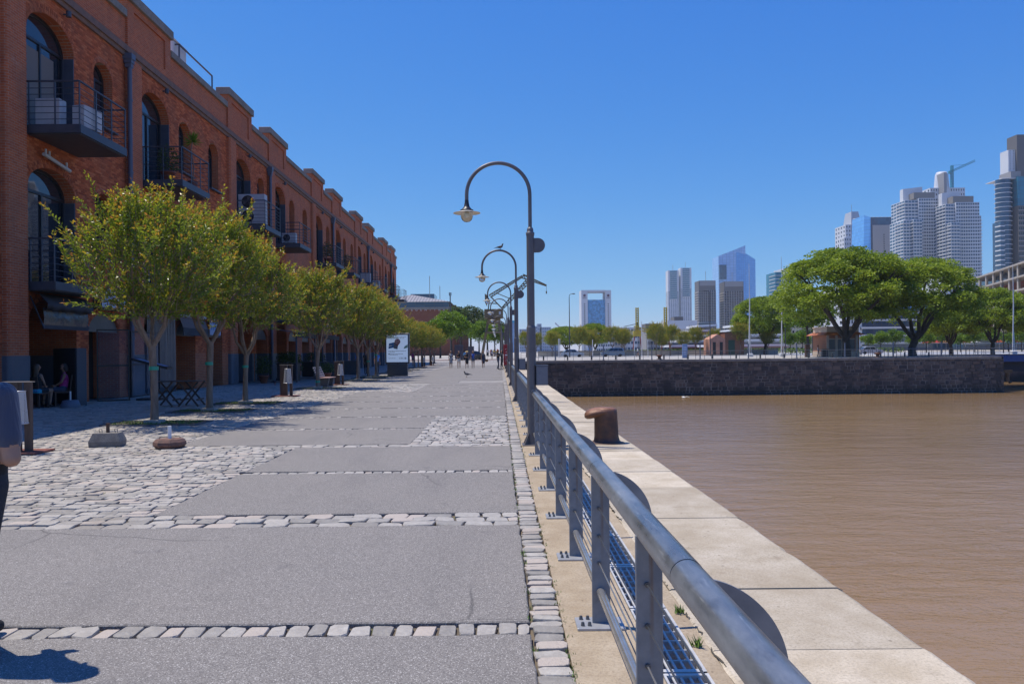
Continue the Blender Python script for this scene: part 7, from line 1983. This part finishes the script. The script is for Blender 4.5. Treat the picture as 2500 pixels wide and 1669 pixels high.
# 12 unfinished concrete frame building
t = thing('concrete_frame_building', 'unfinished concrete frame building with open floors on the right', 'building', (0,0,FARZ)); CFR = mat('raw_concrete', (0.42,0.37,0.32), .85, col2=(.34,.30,.26), nscale=.3); BRK = mat('red_infill', (.26,.09,.06), .85)
A0, A1 = at(2357,700,300), at(2560,700,212)
for k, (pl, pr) in enumerate(((677,653),(701,681),(721,700),(741,729),(765,757),(792,790))):
    zl, zr = at(2357,pl,300).z-FARZ, at(2500,pr,236).z-FARZ; z = (zl+zr)/2
    b = MB(); d = (A1-A0); d.z = 0; nrm = Vector((-d.y,d.x,0)).normalized()*14
    P_ = [Vector((A0.x,A0.y,0)),Vector((A1.x,A1.y,0)),Vector((A1.x,A1.y,0))+nrm,Vector((A0.x,A0.y,0))+nrm]; z = [17.0+9.9-.0,23.4,20.0,16.4,12.6,8.6][k] if False else (26.0-3.9*k)
    b.add([(p.x,p.y,z-.5) for p in P_]+[(p.x,p.y,z) for p in P_], [(0,3,2,1),(4,5,6,7),(0,1,5,4),(1,2,6,5),(2,3,7,6),(3,0,4,7)]); b.build('floor_slab', CFR, t)
    if k:
        for i in range(11):
            p = P_[0].lerp(P_[1], (i+.02)/10.2); q_ = nrm*.05; b = MB(); b.beam((p.x+q_.x,p.y+q_.y,z),(p.x+q_.x,p.y+q_.y,z+3.4),.7); b.build('column', CFR, t)
        b = MB(); p0_, p1_ = P_[0]+nrm*.35, P_[1]+nrm*.35; b.add([(p0_.x,p0_.y,z),(p1_.x,p1_.y,z),(p1_.x,p1_.y,z+3.38),(p0_.x,p0_.y,z+3.38)], [(0,1,2,3)]); b.build('back_infill', BRK if k > 1 else GDARK, t, recalc=False)
# 13 glass office block with bright bands
T = Tower('office_block', 'long glass office block with white floor bands behind the big trees', 300, 'building'); v = T.vol('block', 2104,2345,742,GDARK,40); b = MB(); x0, x1, z0, z1, y0, dp = v
for j in range(1,6): b.box(x0-.5,x1+.5,-1.0,.0,z1*j/6-.35,z1*j/6+.35)
o = b.build('floor_bands', BWHITE, T.t)
o['kind'] = 'stuff'; b = MB(); b.box(x0,x1,-.5,0,z1*.80,z1*.97); b.build('blue_top', GBLUE, T.t); v = T.vol('white_end', 2062,2104,700,BWHITE,30); T.wins(v,6,10,WIND,.4,.45,True,5)
T = Tower('office_block', 'glass office block continuing right behind the medium umbrella trees', 290, 'building'); v = T.vol('block', 2350,2560,770,GDARK,40); b = MB(); x0, x1, z0, z1, y0, dp = v
for j in range(1,5): b.box(x0-.5,x1+.5,-1.0,0,z1*j/5-.35,z1*j/5+.35)
o = b.build('floor_bands', BWHITE, T.t); o['kind'] = 'stuff'
# 14 terraced white flats
def terraces(label, Y, px0, px1, pyt_l, pyt_r, nfl, step, dep=26):
    T = Tower('terraced_flats', label, Y, 'building'); x0, x1 = T.X(px0), T.X(px1); zt = (T.Z(px0,pyt_l)+T.Z(px1,pyt_r))/2; fh = zt/nfl; dz = T.Z(px1,pyt_r)-T.Z(px0,pyt_l)
    for j in range(nfl):
        z = fh*j; xl = x0 + step*max(0,j-1)
        sl = dz*(j+1)/nfl*.10
        b = MB(); b.add([(xl,j*1.2,z-sl),(x1,j*1.2,z+sl),(x1,j*1.2+dep,z+sl),(xl,j*1.2+dep,z-sl),(xl,j*1.2,z+fh*.42-sl),(x1,j*1.2,z+fh*.42+sl),(x1,j*1.2+dep,z+fh*.42+sl),(xl,j*1.2+dep,z+fh*.42-sl)], [(0,3,2,1),(4,5,6,7),(0,1,5,4),(1,2,6,5),(2,3,7,6),(3,0,4,7)]); b.build('terrace', BWHITE, T.t)
        b = MB(); b.add([(xl+.5,j*1.2+1.6,z+fh*.42-sl),(x1-.3,j*1.2+1.6,z+fh*.42+sl),(x1-.3,j*1.2+1.6,z+fh+sl),(xl+.5,j*1.2+1.6,z+fh-sl)], [(0,1,2,3)]); b.build('glazing', WINB if j % 2 else WIND, T.t, recalc=False)
        b = MB(); b.box(xl,x1,j*1.2-.1,j*1.2+1.5,z+fh*.80-sl*.2,z+fh*.86-sl*.2); b.build('awning_band', BWHITE if j % 3 else mat('awning_red', (.40,.10,.07), .7), T.t)
    return T
terraces('white terraced flats with long balconies left of the leaning tree', 330, 1742,1925,786,778,6,3.2)
terraces('second white terraced flats nearer the slim twin towers', 380, 1640,1760,790,778,6,3.6)
T = Tower('grey_block', 'grey and white flat-roofed block behind the yellow cranes', 460, 'building'); v = T.vol('block', 1578,1662,800,BGREY,20); T.wins(v,10,4,WIND,.7,.5,False); T.vol('white_top', 1628,1700,782,BWHITE,20,803,-2); T.vol('roof_box', 1646,1668,773,BBROWN,10,783); T.vol('low_wing', 1574,1610,790,BBROWN,12,802,-3)
T = Tower('stepped_flats', 'pale stepped flats in front of the bank tower', 520, 'building')
for k, (a, c, top) in enumerate(((1455,1500,815),(1475,1530,806),(1492,1560,798),(1540,1582,797))): v = T.vol('step', a,c,top,BWHITE if k % 2 == 0 else BBEIGE,16,None,k*3.0); T.wins(v,8,4,WINB,.7,.45,False)
T = Tower('beige_flats', 'cream apartment block showing behind the bright leaved tree', 340, 'building'); v = T.vol('block', 1912,2000,762,mat('cream_wall', (.58,.53,.44), .8),20); T.wins(v,9,7,WIND,.45,.4,True,4); v = T.vol('white_wing', 1858,1912,772,BWHITE,20); T.wins(v,6,6,WIND,.5,.45,True,4)
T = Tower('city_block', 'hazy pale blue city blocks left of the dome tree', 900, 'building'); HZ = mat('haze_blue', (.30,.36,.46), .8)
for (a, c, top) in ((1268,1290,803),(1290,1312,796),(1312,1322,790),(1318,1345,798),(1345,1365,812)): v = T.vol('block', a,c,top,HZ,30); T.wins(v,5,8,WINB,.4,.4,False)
T = Tower('blue_tower', 'bright blue topped glass building behind the lamp row', 620); T.vol('shaft', 1240,1262,788,m_curtain('glass_lightblue', (.14,.26,.46),(.2,.32,.5),3,3.2,.2),20); T.vol('top_band', 1239.5,1262.5,782,mat('cyan_band', (.02,.30,.50), .4),21,788,-.5)
FBRK = m_brick('far_brick', c1=(.20,.058,.032), c2=(.26,.08,.042), mortar=(.2,.13,.1))
# second brick warehouse with lettering and hipped metal roof
t = thing('far_brick_warehouse', 'far brick warehouse with hipped grey metal roof and raised white lettering', 'building', (0,0,FARZ)); FY = 250; zt = at(1100,751,FY).z-FARZ; XC = -14.4
b = MB(); b.box(-44,XC,FY,FY+104,0,zt); b.build('wall', FBRK, t)
for k in range(11):
    y = FY+1+k*9.8; b = MB(); b.box(XC,XC+.8,y,y+2.2,0,zt+.9); b.build('pier', FBRK, t)
b = MB(); b.box(-44,XC+.3,FY-.35,FY-.002,zt-.5,zt+.25); b.build('cornice', CAPC, t)
b = MB(); b.box(-40,XC-1.6,FY+1.5,FY+1.9,zt,zt+2.0); b.build('clerestory', GDARK, t)
ze = zt+2.0; zr = at(1000,719,FY+14).z-FARZ; RXL, RXR = -42, XC-1.0
b = MB(); xm = -29.0
V = [(RXL,FY+1,ze),(RXR,FY+1,ze),(RXR,FY+103,ze),(RXL,FY+103,ze),(xm,FY+15,zr),(xm,FY+90,zr)]
b.add(V, [(0,1,4),(1,2,5,4),(2,3,5),(3,0,4,5),(0,3,2,1)]); b.build('roof', mat('metal_roof', (0.36,0.33,0.32), .5, .3), t)
b = MB()
for i in range(28):
    f = i/27; a = Vector((RXL+(RXR-RXL)*f,FY+.98,ze+.06)); top = Vector((xm,FY+15,zr+.06)); q_ = a.lerp(top,.0)
    g0 = abs(a.x-xm)/(RXR-xm if a.x > xm else xm-RXL); e = Vector((a.x, FY+1+14*(1-g0), ze+(zr-ze)*(1-g0)+.06)); b.beam(a, e, .12)
o = b.build('roof_seams', mat('seam_grey', (.20,.19,.19), .5, .3), t); o['kind'] = 'stuff'
b = MB(); b.box(-30,-22,FY+20,FY+32,zr-1.0,zr+.6); b.build('roof_house', GDARK, t)
LETW = mat('letter_white', (.62,.60,.58), .6)
for k, ch in enumerate('ARGENTINA'): text('letter', ch, .95, LETW, t, (-17.4-(8-k)*1.43, FY-.25, at(1085,756,FY).z-FARZ), (PI/2,0,0), .06)
for x, h in ((-22.5,6.5),(-19.2,3.2)): b = MB(); b.cyl((x,FY+8,zr-2),(x,FY+8,zr-1+h),.10,n=6); b.build('antenna', BGREY, t)
p = at(1099,716,200); tl = thing('speaker_pole', 'dark pole with twin lamps before the far brick warehouse', 'pole', (p.x,200,FARZ)); b = MB(); b.cyl((0,0,0),(0,0,p.z-1),.14,n=8); b.build('shaft', MATS['lamp_darkgrey'], tl); b = MB(); b.box(-.3,-.05,-.2,.2,p.z-1,p.z-.2); b.build('lantern', MATS['lamp_darkgrey'], tl); b = MB(); b.box(.05,.3,-.2,.2,p.z-1,p.z-.2); b.build('lantern', MATS['lamp_darkgrey'], tl)

# ------------------------------------------------------------------ dock cranes
def S(px, py, Y): return at(px, py, Y)
Y = 152; t = thing('dock_crane', 'old brown portal dock crane with lattice jib behind the lamp row', 'crane', (0,0,0)); OLD = mat('crane_brown', (0.19,0.135,0.055), .7, col2=(0.12,0.09,0.05), nscale=1)
b = MB(); a_, c_ = S(1183,777,Y), S(1228,755,Y); b.box(a_.x,c_.x,Y-1.6,Y+2.2,a_.z,c_.z); cab_ = b.build('cabin', OLD, t)
for px in (1192,1200,1218): p, q_ = S(px,768,Y), S(px+5,761,Y); b = MB(); b.box(p.x,q_.x,Y-1.64,Y-1.601,p.z,q_.z); b.build('window', mat('pale_pane', (.45,.48,.5), .3), cab_)
b = MB(); p, q_ = S(1190,790,Y), S(1222,777.5,Y); b.box(p.x,q_.x,Y-1.2,Y+1.6,p.z,q_.z); b.build('turntable', OLD, t)
for px in (1191,1217):
    for dy in (-1.8,2.2): p = S(px,790,Y); b = MB(); b.beam((p.x,Y+dy*.5,p.z+.3),(p.x+(-1.2 if px < 1200 else 1.2),Y+dy,FARZ),.45); b.build('leg', OLD, t)
b = MB(); p = S(1191,812,Y); q_ = S(1219,812,Y); b.beam((p.x-.4,Y-1.4,p.z),(q_.x+.4,Y-1.4,p.z),.35); b.build('portal_beam', OLD, t)
def lat2(name, p0_, p1_, w0, w1, n, th):
    b = MB(); P0, P1 = S(*p0_,Y), S(*p1_,Y); d = (P1-P0).normalized(); up = Vector((-d.z,0,d.x))
    for sy in (-.5,.5):
        A_, B_ = [], []
        for i in range(n+1):
            f = i/n; c = P0.lerp(P1,f); w_ = w0+(w1-w0)*f; A_.append(c+up*w_/2+Vector((0,sy,0))); B_.append(c-up*w_/2+Vector((0,sy,0)))
        b.beam(A_[0],A_[-1],th); b.beam(B_[0],B_[-1],th)
        for i in range(n): b.beam(A_[i],B_[i+1],th*.6); b.beam(A_[i],B_[i],th*.6)
    b.build(name, OLD, t)
lat2('back_stay', (1196,723), (1276,674), .55,.30, 14, .12); lat2('main_jib', (1226,753), (1291,684), .35,.9, 12, .13); lat2('tip_jib', (1276,674), (1334,697), .7,.15, 8, .12)
for p0_, p1_, th in (((1212,715),(1243,728),.14),((1243,728),(1226,753),.12),((1243,728),(1291,684),.12),((1200,726),(1226,753),.22),((1192,755),(1194,740),.2),((1194,740),(1214,741),.18),((1276,674),(1291,672),.2),((1334,697),(1334,712),.06)):
    b = MB(); b.beam(S(*p0_,Y),S(*p1_,Y),th); b.build('strut', OLD, t)
b = MB(); p, q_ = S(1184,738,Y), S(1189,717,Y); b.add([(p.x,Y-.8,p.z),(q_.x,Y-.8,p.z-.8),(q_.x,Y-.8,q_.z-.3),(p.x,Y-.8,q_.z),(p.x,Y+.8,p.z),(q_.x,Y+.8,p.z-.8),(q_.x,Y+.8,q_.z-.3),(p.x,Y+.8,q_.z)], [(0,1,2,3),(7,6,5,4),(0,4,5,1),(1,5,6,2),(2,6,7,3),(3,7,4,0)]); b.build('counterweight', OLD, t)
b = MB(); p = S(1334,713,Y); b.cyl((p.x,Y,p.z-.3),(p.x,Y,p.z+.2),.12,n=8); b.build('hook', OLD, t)
YEL = mat('crane_yellow', (0.48,0.36,0.02), .6, col2=(.38,.28,.02), nscale=.8)
for (px, py, lab) in ((1556,751,'left yellow harbour crane with raised mast behind the small trees'),(1625,750,'right yellow harbour crane with raised mast behind the small trees')):
    Y = 380; t = thing('harbour_crane', lab, 'crane', (0,0,0)); x = S(px,830,Y).x
    b = MB(); b.box(x-1.9,x+1.9,Y-1.5,Y+1.5,S(px,821,Y).z,S(px,807,Y).z); b.build('machine_house', YEL, t); b = MB(); b.box(x-.8,x+.8,Y-1,Y+1,S(px,798,Y).z,S(px,794,Y).z); b.build('cab', YEL, t)
    b = MB(); lattice(b, (x,Y,S(px,807,Y).z), (x,Y,S(px,py,Y).z), 1.1, 10, .35); b.build('mast', YEL, t); b = MB(); b.box(x-.5,x+.5,Y-.6,Y+.6,S(px,807,Y).z,S(px,788,Y).z); b.build('neck', BBROWN, t)
    for sg in (-1,1): b = MB(); b.beam((x+sg*1.3,Y,S(px,821,Y).z),(x+sg*2.2,Y,FARZ),.5); b.build('leg', mat('crane_red', (.25,.04,.03), .6), t)
    if px < 1600:
        b = MB(); lattice(b, (x-2,Y-2,S(px,800,Y).z), (x+8.5,Y-2,S(px,812,Y).z), 1.4, 7, .3); b.build('lowered_jib', YEL, t); b = MB(); b.beam((x-6.5,Y,S(px,797,Y).z),(x,Y,S(px,790,Y).z),.3); b.build('boom', BBROWN, t)
b = MB(); p, q_ = S(1355,788,700), S(1368,800,700); b.beam(p,q_,1.2); tag(b.build('inclined_mast', BWHITE), 'pale slanting bridge mast beyond the dome tree', 'mast')

# ------------------------------------------------------------------ air: thin blue haze over the harbour
hz = MB(); hz.box(-900, 1500, -60, 1900, -6.5, 230)
m_ = bpy.data.materials.new('harbour_air'); m_.use_nodes = True; nt_ = m_.node_tree; nt_.nodes.remove(nt_.nodes['Principled BSDF'])
pv = nt_.nodes.new('ShaderNodeVolumePrincipled'); pv.inputs['Color'].default_value = (0.80, 0.88, 1.0, 1); pv.inputs['Density'].default_value = 0.00012; pv.inputs['Anisotropy'].default_value = 0.2
nt_.links.new(pv.outputs[0], nt_.nodes['Material Output'].inputs['Volume'])
o = hz.build('haze', m_); o['kind'] = 'stuff'
